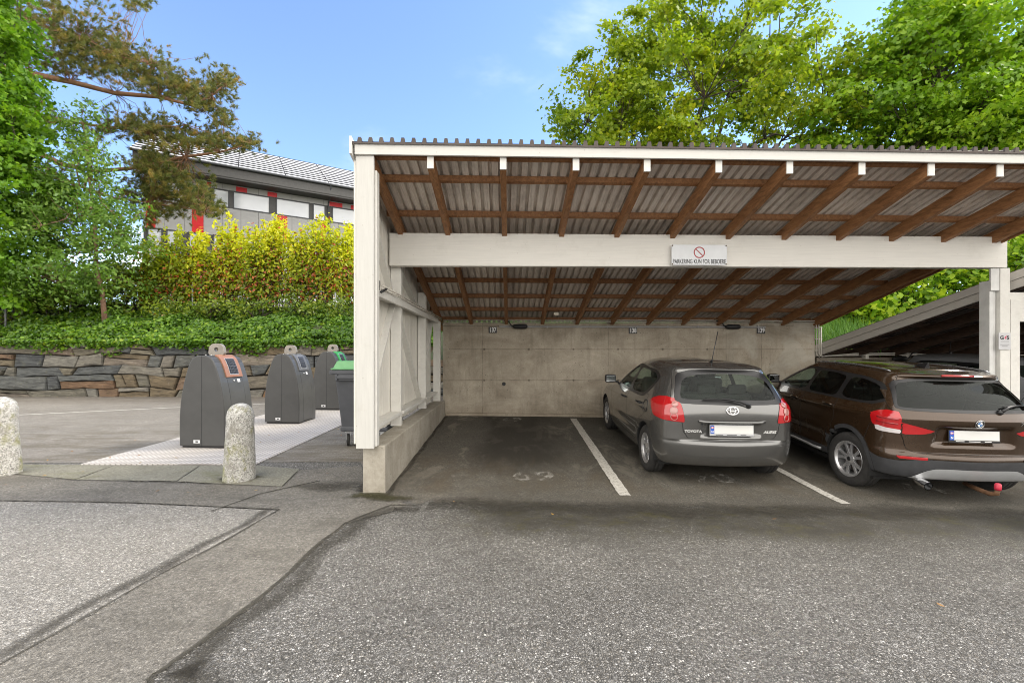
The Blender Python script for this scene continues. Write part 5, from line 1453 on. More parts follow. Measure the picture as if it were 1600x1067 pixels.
    m = MB(); m.tube([(.044 * math.cos(2 * math.pi * k / 36), .044 * math.sin(2 * math.pi * k / 36), .005) for k in range(37)], .003, 6, cap=False)
    m.tube([(.027 * math.cos(2 * math.pi * k / 36), .027 * math.sin(2 * math.pi * k / 36), .006) for k in range(37)], .002, 6, cap=False); m.build('emblem_ring', M_CHROME, em, smooth=True)
    for k in range(4):
        m = MB(); pts = [(0, 0)] + [(.026 * math.cos(math.pi / 2 * (k + q / 8)), .026 * math.sin(math.pi / 2 * (k + q / 8))) for q in range(9)]
        m.prism(pts, .001, Matrix.Translation((0, 0, .0055))); m.build('emblem_quarter', M_BLUE2 if k % 2 else M_LETTER_W, em)
    me = text_mesh('BMW', .014, .0003, sx=1.3); me.transform(Matrix.Translation((0, .035, .0062))); link('emblem_letters', me, em, M_LETTER_W)
    P, N = B.surf('rear', .50, .95); me = text_mesh('X1', .058, .002, sx=1.3, bold=.001); me.transform(frame_on(P + N * .004, N)); link('badge', me, tgo, M_CHROME)
    plate(tgo, Vector((0, -.676, .805)), Vector((0, -1, 0.10)), M_TRIM, dealer=(.1,))
    m = MB(); P, N = B.surf('rear', .27, 1.065)
    m.lathe([(.030, 0), (.028, .02), (.016, .03), (0, .032)], 14, frame_on(P, N), cap=False)
    ar = []
    for x, z in ((.27, 1.065), (.36, 1.10), (.45, 1.118), (.52, 1.122)):
        P, N = B.surf('rear', x, z); ar.append(P + N * .03)
    m.tube(ar, [.018, .014, .010, .008], 6)
    bl = []
    for x, z in ((.32, 1.112), (.42, 1.121), (.52, 1.125), (.64, 1.120)):
        P, N = B.surf('rear', x, z); bl.append(P + N * .02)
    m.tube(bl, .008, 6); m.build('wiper', M_TRIM, tgo, smooth=True)
    pts = []
    for x in np.linspace(-.17, .17, 7):
        P, N = B.surf('rear', float(x), 1.435); pts.append(P + N * .004)
    m = MB(); m.tube(pts, .013, 6); m.build('brake_light', M_REDLENS, tgo, smooth=True)
    # shark fin, exhaust, tow ball with red cap
    m = MB(); m.hexa([(-.03, -.02, 1.495), (.03, -.02, 1.495), (.022, .16, 1.52), (-.022, .16, 1.52), (-.006, -.035, 1.56), (.006, -.035, 1.56), (.004, .02, 1.56), (-.004, .02, 1.56)]); m.build('aerial_fin', M_TRIM, car, bevel=.006)
    m = MB(); m.tube([(-.52, -.60, .31), (-.52, -.68, .275), (-.52, -.78, .26)], .046, 20, cap=False); m.tube([(-.52, -.78, .26), (-.52, -.73, .262)], .038, 20, cap=False); m.build('exhaust_pipe', M_CHROME, car, smooth=True)
    m = MB(); m.tube([(.0, -.50, .22), (.0, -.68, .205), (.0, -.80, .205), (.0, -.87, .235), (.0, -.875, .28)], .024, 10)
    m.v = [(a + .10 + (b + .93) * .35 * 0, b, c) for a, b, c in m.v]; tb = m.build('tow_bar', M_RUSTY, car, smooth=True)
    m = MB(); m.lathe([(.0, .05), (.018, .047), (.028, .036), (.030, .0), (.028, -.025)], 20, Matrix.Translation((.10, -.875, .30))); m.build('tow_ball_cap', plain('red_rubber', (.5, .03, .06), .45), car, smooth=True)
    interior(car, (1.25, .36, 2.05), M_SEATL, .82, .06)
    arch_liner(car, 0.0, .375, .30, .87); arch_liner(car, WB, .375, .30, .86)
    for y in (0, WB):
        for sd_ in (-1, 1): make_wheel('wheel', car, sd_ * .775, y, .335, .215, .222, 5, 'twin', sd_)
    m = MB(); m.box((0, -.36, .36), (1.2, .5, .10)); m.build('silencer', M_UNDER, car, bevel=.04)
    return car
car2 = brown_crossover()
place_car(car2, 5.10, 5.72, R(-3.5))

# a silver car in the neighbouring bay, nose out: only its bonnet edge shows beside the white post
car3 = copy_tree(car1)
car3['label'] = 'pale silver car in the neighbouring carport just showing right of the white posts'
_remap = {M_GREYPAINT.name: M_SILVERPAINT}
def repaint(o):
    for ch in o.children:
        for sl in (ch.material_slots if ch.type == 'MESH' else []):
            mt = sl.material
            if mt and mt.name in _remap: sl.link = 'OBJECT'; sl.material = _remap[mt.name]
        repaint(ch)
repaint(car3)
place_car(car3, 8.95, 9.35, R(180))
# ================================================================ waste containers
M_BIN = plain('dark_container_shell', (0.050, 0.050, 0.049), 0.5, var=0.12, scale=3)
M_BINF = plain('dark_container_front', (0.072, 0.072, 0.07), 0.38, var=0.12, scale=3)
M_COPPER = plain('copper_brown_frame', (0.30, 0.145, 0.09), 0.4, var=0.06)
M_GREENF = plain('green_frame', (0.04, 0.30, 0.08), 0.45, var=0.06)
M_GREYF = plain('grey_frame', (0.12, 0.12, 0.12), 0.4)
M_GRILLE = plain('dark_inlet', (0.012, 0.012, 0.014), 0.4)
M_STICK = plain('white_sticker', (0.62, 0.63, 0.64), 0.5, var=0.1, scale=40)
M_LOOP = plain('weathered_steel_plate', (0.27, 0.245, 0.215), 0.5, 0.35, var=0.2, scale=9)
PR = [(0.388, 0.0), (0.394, 0.25), (0.390, 0.50), (0.376, 0.68), (0.352, 0.85), (0.318, 1.02), (0.28, 1.16), (0.24, 1.285), (0.195, 1.385), (0.15, 1.44), (0.10, 1.466), (0.05, 1.476)]
def pr_x(h):
    for (x0, h0), (x1, h1) in zip(PR, PR[1:]):
        if h0 <= h <= h1: return x0 + (x1 - x0) * (h - h0) / (h1 - h0)
    return PR[-1][0]
def pr_strip(m, h0, h1, y0, y1, off, n=14, th=0.0):
    """a strip lying on the curved right side between heights h0,h1"""
    vs = []
    for i in range(n + 1):
        h = h0 + (h1 - h0) * i / n; d = (pr_x(min(1.476, h + .01)) - pr_x(max(0, h - .01))) / .02
        nn = Vector((1, 0, -d)).normalized(); p = Vector((pr_x(h), 0, h)) + nn * off; q = Vector((pr_x(h), 0, h)) + nn * (-0.004)
        vs += [(p.x, y0, p.z), (p.x, y1, p.z), (q.x, y0, q.z), (q.x, y1, q.z)]
    fs = [(2, 3, 1, 0), (4 * n, 4 * n + 1, 4 * n + 3, 4 * n + 2)]
    for i in range(n):
        a = 4 * i; b = a + 4
        fs += [(a, a + 1, b + 1, b), (a + 2, a, b, b + 2), (a + 1, a + 3, b + 3, b + 1)]
    m.add(vs, fs)
def container(label, x, y, frame, yaw, s=1.0):
    t_ = thing('waste_container', label, 'waste container', (x, y, G(x, y) + 0.016), yaw, 'dark underground waste containers on the metal plate')
    t_.scale = (s, s, s)
    D = 0.35
    poly = [(a, b + 0.025) for a, b in PR] + [(-a, b + 0.025) for a, b in reversed(PR)]
    m = MB(); Mx = Matrix(((1, 0, 0, 0), (0, 0, -1, 0), (0, 1, 0, 0), (0, 0, 0, 1)))
    m.prism(poly, 2 * D, Mx, -D); m.build('shell', M_BIN, t_, bevel=0.018, seg=3, angle=50)
    m = MB(); m.bb((-0.36, -D + 0.03, 0.0), (0.36, D - 0.03, 0.03)); m.build('base', M_GRILLE, t_)
    m = MB(); m.bb((-0.0035, -D - 0.0015, 0.03), (0.0035, -D + 0.01, 1.49)); m.build('seam', M_GRILLE, t_)
    lift = Matrix.Translation((0, 0, 0.025))
    def strip(nm, h0, h1, y0, y1, off, mat, par=t_, **k):
        m = MB(); pr_strip(m, h0, h1, y0, y1, off); m.v = [(a, b, c + .025) for a, b, c in m.v]; return m.build(nm, mat, par, **k)
    strip('front_panel', 0.03, 1.10, -0.17, 0.19, 0.004, M_BINF)
    strip('side_panel', 0.0, 1.44, -0.335, -0.175, 0.003, M_BINF); strip('side_panel', 0.0, 1.44, 0.195, 0.335, 0.003, M_BINF)
    fr = strip('inlet_frame', 1.11, 1.466, -0.19, 0.20, 0.022, frame)
    strip('inlet_surround', 1.15, 1.41, -0.10, 0.115, 0.026, M_STEEL, fr)
    strip('inlet', 1.158, 1.402, -0.093, 0.108, 0.029, M_GRILLE, fr)
    m = MB()
    for i in range(5):
        h = 1.19 + i * 0.045; mm = MB(); pr_strip(mm, h, h + 0.006, -0.093, 0.108, 0.033, 2); m.add(mm.v, mm.f)
    for i in range(5):
        yy = -0.06 + i * 0.034; mm = MB(); pr_strip(mm, 1.16, 1.40, yy, yy + 0.005, 0.033, 6); m.add(mm.v, mm.f)
    m.v = [(a, b, c + .025) for a, b, c in m.v]; m.build('grille', plain('grille_bars', (.10, .10, .105), .4) if 'grille_bars' not in bpy.data.materials else bpy.data.materials['grille_bars'], fr)
    strip('sticker', 1.02, 1.075, 0.06, 0.125, 0.007, M_STICK)
    m = MB(); m.lathe([(.016, 0), (.014, .012), (0, .015)], 12, Matrix.Translation((pr_x(1.06) + .003, -.02, 1.075)) @ Matrix.Rotation(R(70), 4, 'Y')); m.build('lock', M_STEEL, t_, smooth=True)
    m = MB(); m.bb((-0.14, -D - 0.003, 0.075), (-0.03, -D + .01, 0.125)); sl = m.build('label_plate', M_STICK, t_); 
    m = MB(); m.bb((-0.105, -D - 0.004, 0.088), (-0.062, -D - .0032, 0.110)); m.build('label_print', M_LETTER_K, sl)
    # lifting plate with a round eye
    n = 40; outer = []; hole = []
    shp = chaikin([(-.155, 0), (.155, 0), (.115, .215), (-.115, .215)], 2, .2)
    for k in range(n):
        a = 2 * math.pi * k / n; d = Vector((math.cos(a), math.sin(a)))
        best = 9
        c0 = Vector((0, .115))
        for i in range(len(shp)):
            p, q = Vector(shp[i]), Vector(shp[(i + 1) % len(shp)]); e = q - p; den = d.x * e.y - d.y * e.x
            if abs(den) < 1e-9: continue
            w_ = p - c0; tt = (w_.x * e.y - w_.y * e.x) / den; uu = (w_.x * d.y - w_.y * d.x) / den
            if tt > 0 and -1e-6 <= uu <= 1 + 1e-6: best = min(best, tt)
        outer.append(c0 + d * best); hole.append(c0 + d * .036)
    vs = []; yy = (-.03, .03)
    for y_ in yy: vs += [(p.x, y_, p.y + 1.485) for p in outer] + [(p.x, y_, p.y + 1.485) for p in hole]
    fs = []
    for k in range(n):
        q = (k + 1) % n
        fs += [(k, q, n + q, n + k), (2 * n + q, 2 * n + k, 3 * n + k, 3 * n + q), (q, k, 2 * n + k, 2 * n + q), (n + k, n + q, 3 * n + q, 3 * n + k)]
    m = MB(); m.add(vs, fs); m.build('lifting_plate', M_LOOP, t_, bevel=.004)
    m = MB()
    for a in (-.05, .05): 
        for b in (-.2, .2): m.lathe([(.012, 0), (.012, .008), (0, .01)], 10, Matrix.Translation((a, b, 1.50)))
    m.build('bolt', M_STEEL, t_)
    return t_
YAW = R(-5)
container('dark waste container with copper brown inlet frame, nearest of the three', -5.01, 7.74, M_COPPER, YAW, 1.0)
container('middle dark waste container with plain grey inlet frame', -4.80, 9.88, M_GREYF, YAW, 0.97)
container('far dark waste container with green inlet frame half hidden by the wheelie bin', -4.62, 11.75, M_GREENF, YAW, 0.97)

# tread plate under them
t = NT('tread_plate'); p = t.coord('Object', (1, 1, 1), (0, 0, R(2)))
ch = t.node('ShaderNodeTexBrick'); t.l.new(p, ch.inputs[0]); ch.inputs['Scale'].default_value = 1.0; ch.offset = 0.0
ch.inputs['Brick Width'].default_value = 0.075; ch.inputs['Row Height'].default_value = 0.075; ch.inputs['Mortar Size'].default_value = 0.013; ch.inputs['Mortar Smooth'].default_value = 0.6
d = t.noise(t.pos(), 3, 6, 0.7)
c = t.mix(ch.outputs['Fac'], (0.56, 0.53, 0.50), (0.28, 0.26, 0.24))
c = t.mix(t.maprange(d, 0.5, 0.8, 0, .5), c, (0.30, 0.25, 0.20))
t.base(c, 0.6, 0.0, 0.3); t.bump(ch.outputs['Fac'], 0.5, 0.004); M_TREAD = t.m
vs = []
cor = [(-6.12, 6.46), (-3.64, 6.46), (-3.42, 12.6), (-5.75, 12.6)]
m = MB(); n = 24
L = [(cor[0][0] + (cor[3][0] - cor[0][0]) * i / n, 6.46 + (12.6 - 6.46) * i / n) for i in range(n + 1)]
Rr = [(cor[1][0] + (cor[2][0] - cor[1][0]) * i / n, 6.46 + (12.6 - 6.46) * i / n) for i in range(n + 1)]
for z in (0.004, 0.020):
    vs += [(x, y, G(x, y) + z) for x, y in L] + [(x, y, G(x, y) + z) for x, y in Rr]
k = n + 1; fs = []
for i in range(n):
    fs += [(2 * k + i, 3 * k + i, 3 * k + i + 1, 2 * k + i + 1), (i, 2 * k + i, 2 * k + i + 1, i + 1), (3 * k + i, k + i, k + i + 1, 3 * k + i + 1)]
fs += [(0, k, 3 * k, 2 * k)]
m.add(vs, fs); o = m.build('tread_plate', M_TREAD); prop(o, 'pale metal tread plate laid on the ground under the dark waste containers', 'metal plate')

# wheeled bin with green lid
wb = thing('wheeled_bin', 'grey wheeled bin with green lid standing beside the white carport corner', 'wheelie bin', (-2.42, 7.98, G(-2.42, 7.98)), R(-3))
M_BINGREY = plain('grey_bin_plastic', (0.055, 0.058, 0.066), 0.5, var=0.12)
M_LID = plain('green_lid', (0.11, 0.30, 0.12), 0.4, var=0.1)
m = MB(); m.hexa([(-.38, -.46, .27), (.38, -.46, .27), (.38, .46, .27), (-.38, .46, .27), (-.46, -.56, 1.22), (.46, -.56, 1.22), (.46, .56, 1.22), (-.46, .56, 1.22)]); m.build('bin_body', M_BINGREY, wb, bevel=.03, seg=3)
m = MB(); m.bb((-.40, -.475, .25), (.40, .475, .33)); m.build('base_rim', M_BINGREY, wb, bevel=.02)
m = MB(); m.bb((-.50, -.60, 1.20), (.50, .60, 1.27)); m.bb((-.43, -.595, 1.09), (-.05, -.57, 1.22)); m.build('top_rim', M_BINGREY, wb, bevel=.012)
m = MB()
for y0 in (-.46, .46):
    m.bb((-.58, y0 - .03, 1.19), (-.47, y0 + .03, 1.25))
m.build('lifting_lug', M_BINGREY, wb, bevel=.01)
m = MB(); m.bb((-.40, -.625, 1.13), (-.09, -.605, 1.18)); m.bb((-.42, -.625, 1.10), (-.38, -.59, 1.20)); m.bb((-.11, -.625, 1.10), (-.07, -.59, 1.20)); m.build('handle', M_BINGREY, wb, bevel=.006)
m = MB()
for x in (-.15,): m.bb((x - .006, -.556, .33), (x + .006, -.535, 1.1))
m.v = [(a, b + (1.1 - c) * .10 if False else b - 0.0 + (1.22 - c) * .105, c) for a, b, c in m.v]; m.build('rib', M_GRILLE, wb)
m = MB(); m.hexa([(-.49, -.59, 1.27), (.49, -.59, 1.27), (.49, .59, 1.27), (-.49, .59, 1.27), (-.44, -.50, 1.42), (.44, -.50, 1.42), (.44, .50, 1.42), (-.44, .50, 1.42)]); m.bb((-.505, -.605, 1.272), (.505, .605, 1.30)); m.build('lid', M_LID, wb, bevel=.025, seg=3)
for x in (-.30, .30):
    for y in (-.38, .38):
        w_ = bpy.data.objects.new('castor', None); COL.objects.link(w_); w_.parent = wb; w_.location = (x, y, 0); w_.rotation_euler = (0, 0, R(20) if x < 0 else R(70))
        m = MB(); m.lathe([(.05, -.022), (.095, -.022), (.1, -.012), (.1, .012), (.095, .022), (.05, .022)], 24, Matrix.Translation((0, 0, .1)) @ Matrix.Rotation(R(90), 4, 'Y')); m.build('castor_wheel', M_TYRE, w_, smooth=False)
        m = MB(); m.bb((-.035, -.03, .10), (-.028, .04, .25)); m.bb((.028, -.03, .10), (.035, .04, .25)); m.bb((-.05, -.05, .235), (.05, .05, .255)); m.build('castor_fork', M_STEEL, w_)

# granite bollards
t = NT('lichen_granite'); p = t.pos(); v1 = t.voro(p, 95, 'F1', 'Color'); sx1 = t.sep(v1)[0]; nb_ = t.noise(p, 5, 6, .7)
c = t.ramp(sx1, [(0.0, (.13, .125, .115)), (.35, (.33, .32, .295)), (.7, (.43, .42, .39)), (1, (.55, .54, .51))])
c = t.mix(t.maprange(t.noise(p, 3.6, 6, .75), .5, .62, 0, .75), c, (.20, .19, .16))
c = t.mix(t.maprange(t.noise(t.coord('Object', (1, 1, .7), (0, 0, 0), (3, 7, 1)), 4.2, 6, .75), .52, .64, 0, .8), c, (.19, .19, .055))
z_ = t.sep(t.coord('Object'))[2]
c = t.mix(t.math('MULTIPLY', t.maprange(z_, .78, .92, 0, 1, True), t.maprange(t.noise(p, 16, 5, .8), .5, .6, .0, .8)), c, (.60, .59, .56))
c = t.mix(t.math('MULTIPLY', t.maprange(z_, .70, .95, 0, 1, True), t.maprange(t.noise(p, 9, 5, .8), .56, .62, .0, .8)), c, (.11, .105, .095))
t.base(c, .9, 0, .3); t.bump(t.math('ADD', t.noise(p, 45, 4, .7), nb_), .6, .012); M_GRAN = t.m
def bollard(x, y, label, h, seed, rot):
    rnd = random.Random(seed); n = 36; prof = []
    r0, r1 = .187, .158
    for i in range(15): prof.append((r0 + (r1 - r0) * i / 14, -0.05 + (h - .17) * i / 14 * 1.0 + 0.0))
    prof.append((r1 + .003, h - .20 + .03)); prof.append((r1 - .004, h - .145))
    for i in range(1, 9):
        a = math.pi / 2 * i / 8; prof.append(((r1 - .006) * math.cos(a), h - .145 + .145 * math.sin(a)))
    m = MB(); m.lathe(prof, n, cap=False)
    vs = []
    ph = [rnd.uniform(0, 6) for _ in range(6)]
    for a, b, c_ in m.v:
        k = 1 + .012 * math.sin(5 * c_ + ph[0]) + .012 * math.sin(3 * math.atan2(b, a) + ph[1] + 4 * c_) + rnd.uniform(-.006, .006)
        vs.append((a * k, b * k, c_))
    m.v = vs
    o = m.build('bollard', M_GRAN, smooth=True); o.location = (x, y, G(x, y)); o.rotation_euler = (R(rnd.uniform(-.8, .8)), R(rnd.uniform(-.8, .8)), rot)
    prop(o, label, 'bollard', 'stone bollards in front of the containers')
bollard(-3.475, 5.80, 'round-topped stone bollard in front of the copper-framed waste container', .975, 3, 1.0)
bollard(-6.74, 6.02, 'round-topped stone bollard with green lichen at the left edge of the picture', 1.03, 8, 4.0)

# ================================================================ stone retaining wall
rnd = random.Random(21)
WX0, WX1, WY, WB0, WT = -25.0, -1.9, 14.2, 0.26, 1.96
t = NT('schist_blocks'); at_ = t.node('ShaderNodeAttribute'); at_.attribute_name = 'rnd'; rv = at_.outputs['Fac']
p = t.coord('Object', (1, 1, 5.5), (0, R(3), 0)); g1 = t.noise(p, 3.2, 7, .7, .5); g2 = t.noise(t.pos(), 6, 6, .7)
c = t.ramp(rv, [(0.0, (.06, .064, .068)), (.2, (.085, .09, .09)), (.38, (.125, .112, .085)), (.55, (.115, .088, .056)), (.7, (.145, .14, .125)), (.85, (.13, .075, .042)), (1, (.19, .185, .165))])
c = t.mix(t.maprange(g1, .35, .7), t.mix(1.0, c, (.6, .6, .61), 'MULTIPLY'), t.mix(1.0, c, (1.85, 1.83, 1.75), 'MULTIPLY'))
c = t.mix(t.maprange(g2, .55, .75, 0, .5), c, (.12, .115, .06))
c = t.mix(t.maprange(t.noise(t.pos(), 14, 5, .8), .6, .7, 0, .5), c, (.34, .33, .30))
t.base(c, .85, 0, .3); t.bump(t.math('ADD', t.math('MULTIPLY', g1, 1.4), t.noise(t.pos(), 30, 4, .7)), .9, .03); M_STONE = t.m
M_JOINT = plain('dark_joint', (.022, .019, .016), .95, var=.4, scale=8)
courses = 5
def cb(i, x):
    if i == 0: return WB0
    if i == courses: return WT + .03 * math.sin(x * 1.9)
    b_ = WB0 + (WT - WB0) * (i + (.12, -.1, .1, -.05, .05)[i % 5]) / courses
    return b_ + .045 * math.sin(x * (.9 + .17 * i) + i * 2.1) + .03 * math.sin(x * 2.7 + i)
SV, SF, SR = [], [], []
def stone(quad, seed):
    r_ = random.Random(seed); P = []
    for i in range(4):
        a = Vector(quad[i]); b = Vector(quad[(i + 1) % 4]); L = (b - a).length; k = max(1, int(L / .22)); nn = Vector(((b - a).y, -(b - a).x)).normalized()
        for q in range(k):
            v = a.lerp(b, q / k)
            if q: v += nn * r_.uniform(-.018, .012)
            elif r_.random() < .5: v += Vector((r_.uniform(-.03, .03), r_.uniform(-.02, .02)))
            P.append(v)
    c = sum(P, Vector((0, 0))) / len(P); n = len(P); d = r_.uniform(-.05, .035); base = len(SV); col = r_.random()
    tl, tr_ = r_.uniform(-.05, .05), r_.uniform(-.04, .04)
    def ring(sh, dep):
        for v in P:
            e = (c - v); w = v + e.normalized() * min(sh, e.length * .4)
            yy = WY + dep + (tl * (w.x - c.x) + tr_ * (w.y - c.y)) * (1 if dep < .05 else 0) + r_.uniform(-.006, .006)
            SV.append((w.x, yy, w.y))
    ring(.016, .16); ring(.018, d + .032); ring(.040, d)
    ring(.10, d - .012); SV.append((c.x, WY + d - .018, c.y))
    for q in range(3):
        for i in range(n):
            j = (i + 1) % n; a = base + q * n
            SF.append((a + i, a + j, a + n + j, a + n + i)); SR.append(col)
    for i in range(n):
        SF.append((base + 3 * n + i, base + 3 * n + (i + 1) % n, base + 4 * n)); SR.append(col)
for i in range(courses):
    x = WX0; sl = 0
    while x < WX1:
        w_ = rnd.choice((.35, .55, .8, 1.0, 1.3, 1.6)) * rnd.uniform(.85, 1.2); x1 = min(WX1, x + w_); sl1 = rnd.uniform(-.09, .09)
        q = [(x + sl, cb(i, x)), (x1 + sl1, cb(i, x1)), (x1 - sl1, cb(i + 1, x1)), (x - sl, cb(i + 1, x))]
        if rnd.random() < .33 and w_ > .4:      # two thin stones instead of one
            f = rnd.uniform(.35, .7); a = (q[0][0] * (1 - f) + q[3][0] * f, q[0][1] * (1 - f) + q[3][1] * f); b = (q[1][0] * (1 - f) + q[2][0] * f, q[1][1] * (1 - f) + q[2][1] * f)
            stone([q[0], q[1], b, a], rnd.random()); stone([a, b, q[2], q[3]], rnd.random())
        else: stone(q, rnd.random())
        x, sl = x1, sl1
me = bpy.data.meshes.new('stones'); me.from_pydata(SV, [], SF); a_ = me.attributes.new('rnd', 'FLOAT', 'FACE'); a_.data.foreach_set('value', SR)
sw = thing('stone_wall', 'dry stone retaining wall of grey and brown blocks under the ivy bank', 'wall', (0, 0, 0))
link('stones', me, sw, M_STONE)
m = MB(); m.bb((WX0, WY + .10, -.2), (WX1, WY + .5, WT - .02)); m.build('wall_core', M_JOINT, sw)

# ================================================================ school-like building behind the hedge
U = Vector((.863, .505)); NB = Vector((.505, -.863)); P0 = Vector((-16.97, 26.0))
bd = thing('building', 'grey panelled building with red panels and pale roof behind the hedge', 'building', (P0.x, P0.y, 3.0))
def s_of(px): r_ = (px - CX) / F; return (r_ * 26 + 16.97) / (.863 - .505 * r_)
def bpt(s_, o_, z): q = P0 + U * s_ + NB * o_; return Vector((q.x, q.y, z))
def slab(m, s0, s1, o0, o1, z0, z1):
    m.hexa([bpt(s0, o1, z0), bpt(s1, o1, z0), bpt(s1, o0, z0), bpt(s0, o0, z0), bpt(s0, o1, z1), bpt(s1, o1, z1), bpt(s1, o0, z1), bpt(s0, o0, z1)])
M_PANEL = plain('grey_facade_panel', (.36, .355, .35), .55, var=.05, scale=1.5)
M_FRAMEB = plain('dark_window_frame', (.055, .058, .065), .5)
M_REDP = plain('red_facade_panel', (.60, .012, .018), .45, var=.06)
M_DARKB = plain('dark_facade', (.075, .073, .072), .6)
t = NT('pane_painted_reflection'); t.base(t.ramp(t.noise(t.pos(), .5, 3), [(.35, (.50, .53, .58)), (.65, (.62, .64, .68))]), .12, 0, .8, 1.0); M_WPANE = t.m  # pale reflection put into the pane colour
M_ROOFL = plain('pale_roof_slate', (.55, .56, .58), .9, 0, .05, var=.12, scale=2)
M_ROOFD = plain('dark_roof_edge', (.02, .02, .022), .95, 0, .05)
S0, S1 = s_of(224), 22.0
m = MB(); slab(m, S0, S1, -8, -.05, 2.0, 12.1); m.build('wall', M_DARKB, bd, world=True)
SILL = (10.2, 7.55, 4.9); WH = .90
for z0, z1 in ((SILL[0] - 1.72, SILL[0] - .06), (SILL[1] - 1.72, SILL[1] - .06), (2.3, SILL[2] - .06), (SILL[0] + WH + .07, 11.5), (SILL[1] + .93 - .02, SILL[1] + .93)):
    if z1 - z0 < .1: continue
    m = MB(); s_ = S0                             # one row of panels per storey
    while s_ < S1: slab(m, s_, s_ + .885, -.048, 0, z0, z1); s_ += .90
    m.build('cladding', M_PANEL, bd, world=True)
wins = [(262, 285), (297, 318), (335, 356.5), (366, 420), (433, 482.5), (490.5, 507), (520.5, 560), (568, 610), (232, 252)]
for f_, sl in enumerate(SILL):
    m = MB(); slab(m, S0, S1, -.047, -.02, sl - .05, sl + WH + .05); m.build('window_band', M_DARKB, bd, world=True)
    for k, (a, b) in enumerate(wins):
        sa, sb = s_of(a), s_of(b)
        m = MB(); z0, z1 = sl, sl + WH; e = .07
        slab(m, sa - e, sb + e, -.045, .02, z0 - e, z0); slab(m, sa - e, sb + e, -.045, .02, z1, z1 + e); slab(m, sa - e, sa, -.045, .02, z0, z1); slab(m, sb, sb + e, -.045, .02, z0, z1)
        fr = m.build('window', M_FRAMEB, bd, world=True)
        m = MB(); slab(m, sa, sb, -.04, -.015, z0, z1); m.v = [(x - P0.x, y - P0.y, z - 3.0) for x, y, z in m.v]; m.build('pane', M_WPANE, fr)
for a, b, z0, z1 in ((300, 318, SILL[0] - 1.70, SILL[0] - .07), (433, 449, SILL[0] - 1.70, SILL[0] - .07), (501, 509, SILL[0] - 1.70, SILL[0] - .07), (228, 243, SILL[0] - 1.7, SILL[0] - .07),
                     (369, 386, SILL[0] + WH + .08, 11.45), (418, 433, SILL[0] + WH + .08, 11.45), (515, 535, SILL[0] + WH + .08, 11.45), (548, 566, SILL[0] + WH + .08, 11.45), (318, 330, SILL[0] + WH + .08, 11.45),
                     (425, 433, SILL[1] - 1.7, SILL[1] - .07), (519, 527, SILL[1] - 1.7, SILL[1] - .07), (250, 258, SILL[1] - 1.7, SILL[1] - .07)):
    m = MB(); slab(m, s_of(a), s_of(b), -.02, .012, z0, z1); m.build('red_panel', M_REDP, bd, world=True)
m = MB(); slab(m, S0 - .3, S1, -.05, .9, 11.52, 11.62); slab(m, S0 - .3, S1, .85, .93, 11.62, 12.22); m.build('eaves', plain('grey_eaves', (.07, .068, .066), .6), bd, world=True)
m = MB(); m.tube([bpt(S0 - .3, 1.0, 12.2), bpt(S1, 1.0, 12.2)], .075, 8); m.build('gutter', M_FRAMEB, bd, world=True)
m = MB(); m.tube([bpt(s_of(513), .99, 12.15), bpt(s_of(513), .8, 11.6), bpt(s_of(513), .08, 11.3), bpt(s_of(513), .08, 2.5)], .045, 8); m.build('downpipe', M_FRAMEB, bd, world=True)
m = MB(); rnd = random.Random(5); nrow = 10; o0, z0 = 1.0, 12.27; do, dz = -.62, .345
for i in range(nrow):
    a = (o0 + do * i, z0 + dz * i + .010); b = (o0 + do * (i + .45), z0 + dz * (i + .45) + .010)
    m.cur = 0; s_ = S0 - .4
    while s_ < S1:
        L_ = 2.4
        m.add([bpt(s_, a[0], a[1]), bpt(s_ + L_ - .045, a[0], a[1]), bpt(s_ + L_ - .045, b[0], b[1]), bpt(s_, b[0], b[1])], [(0, 1, 2, 3)]); s_ += L_
    m.cur = 1
    m.add([bpt(S0 - .4, a[0] + .002, a[1] - .012), bpt(S1, a[0] + .002, a[1] - .012), bpt(S1, a[0], a[1] - .002), bpt(S0 - .4, a[0], a[1] - .002)], [(0, 1, 2, 3)])
m.cur = 1
a = (o0, z0); b = (o0 + do * nrow, z0 + dz * nrow)
m.hexa([bpt(S0 - .4, a[0], a[1] - .15), bpt(S1, a[0], a[1] - .15), bpt(S1, b[0], b[1] - .15), bpt(S0 - .4, b[0], b[1] - .15), bpt(S0 - .4, a[0], a[1]), bpt(S1, a[0], a[1]), bpt(S1, b[0], b[1]), bpt(S0 - .4, b[0], b[1])])
m.build('roof', [M_ROOFL, M_ROOFD], bd, world=True)
# ================================================================ vegetation
def leaf_mat(name, stops, trans=0.35, rough=0.5, spec=0.4):
    t = NT(name); a = t.node('ShaderNodeAttribute'); a.attribute_name = 'rnd'
    n = t.noise(t.pos(), 0.8, 3, .6)
    f = t.math('ADD', t.math('MULTIPLY', a.outputs['Fac'], .75), t.math('MULTIPLY', t.maprange(n, .3, .7), .25))
    c = t.ramp(f, stops)
    t.base(c, rough, 0, spec)
    tl = t.node('ShaderNodeBsdfTranslucent'); t.l.new(t.mix(1.0, c, (1.15, 1.2, .7), 'MULTIPLY'), tl.inputs[0])
    mx_ = t.node('ShaderNodeMixShader'); mx_.inputs[0].default_value = trans
    t.l.new(t.p.outputs[0], mx_.inputs[1]); t.l.new(tl.outputs[0], mx_.inputs[2]); t.l.new(mx_.outputs[0], t.out.inputs[0])
    return t.m
MAPLE = [(0, -.5), (.36, -.30), (.55, .08), (.20, .12), (0, .62), (-.20, .12), (-.55, .08), (-.36, -.30)]
OVAL = [(0, -.6), (.26, -.2), (.24, .25), (0, .62), (-.24, .25), (-.26, -.2)]
NEEDLE = [(-.07, -.5), (.07, -.5), (.03, .5), (-.03, .5)]
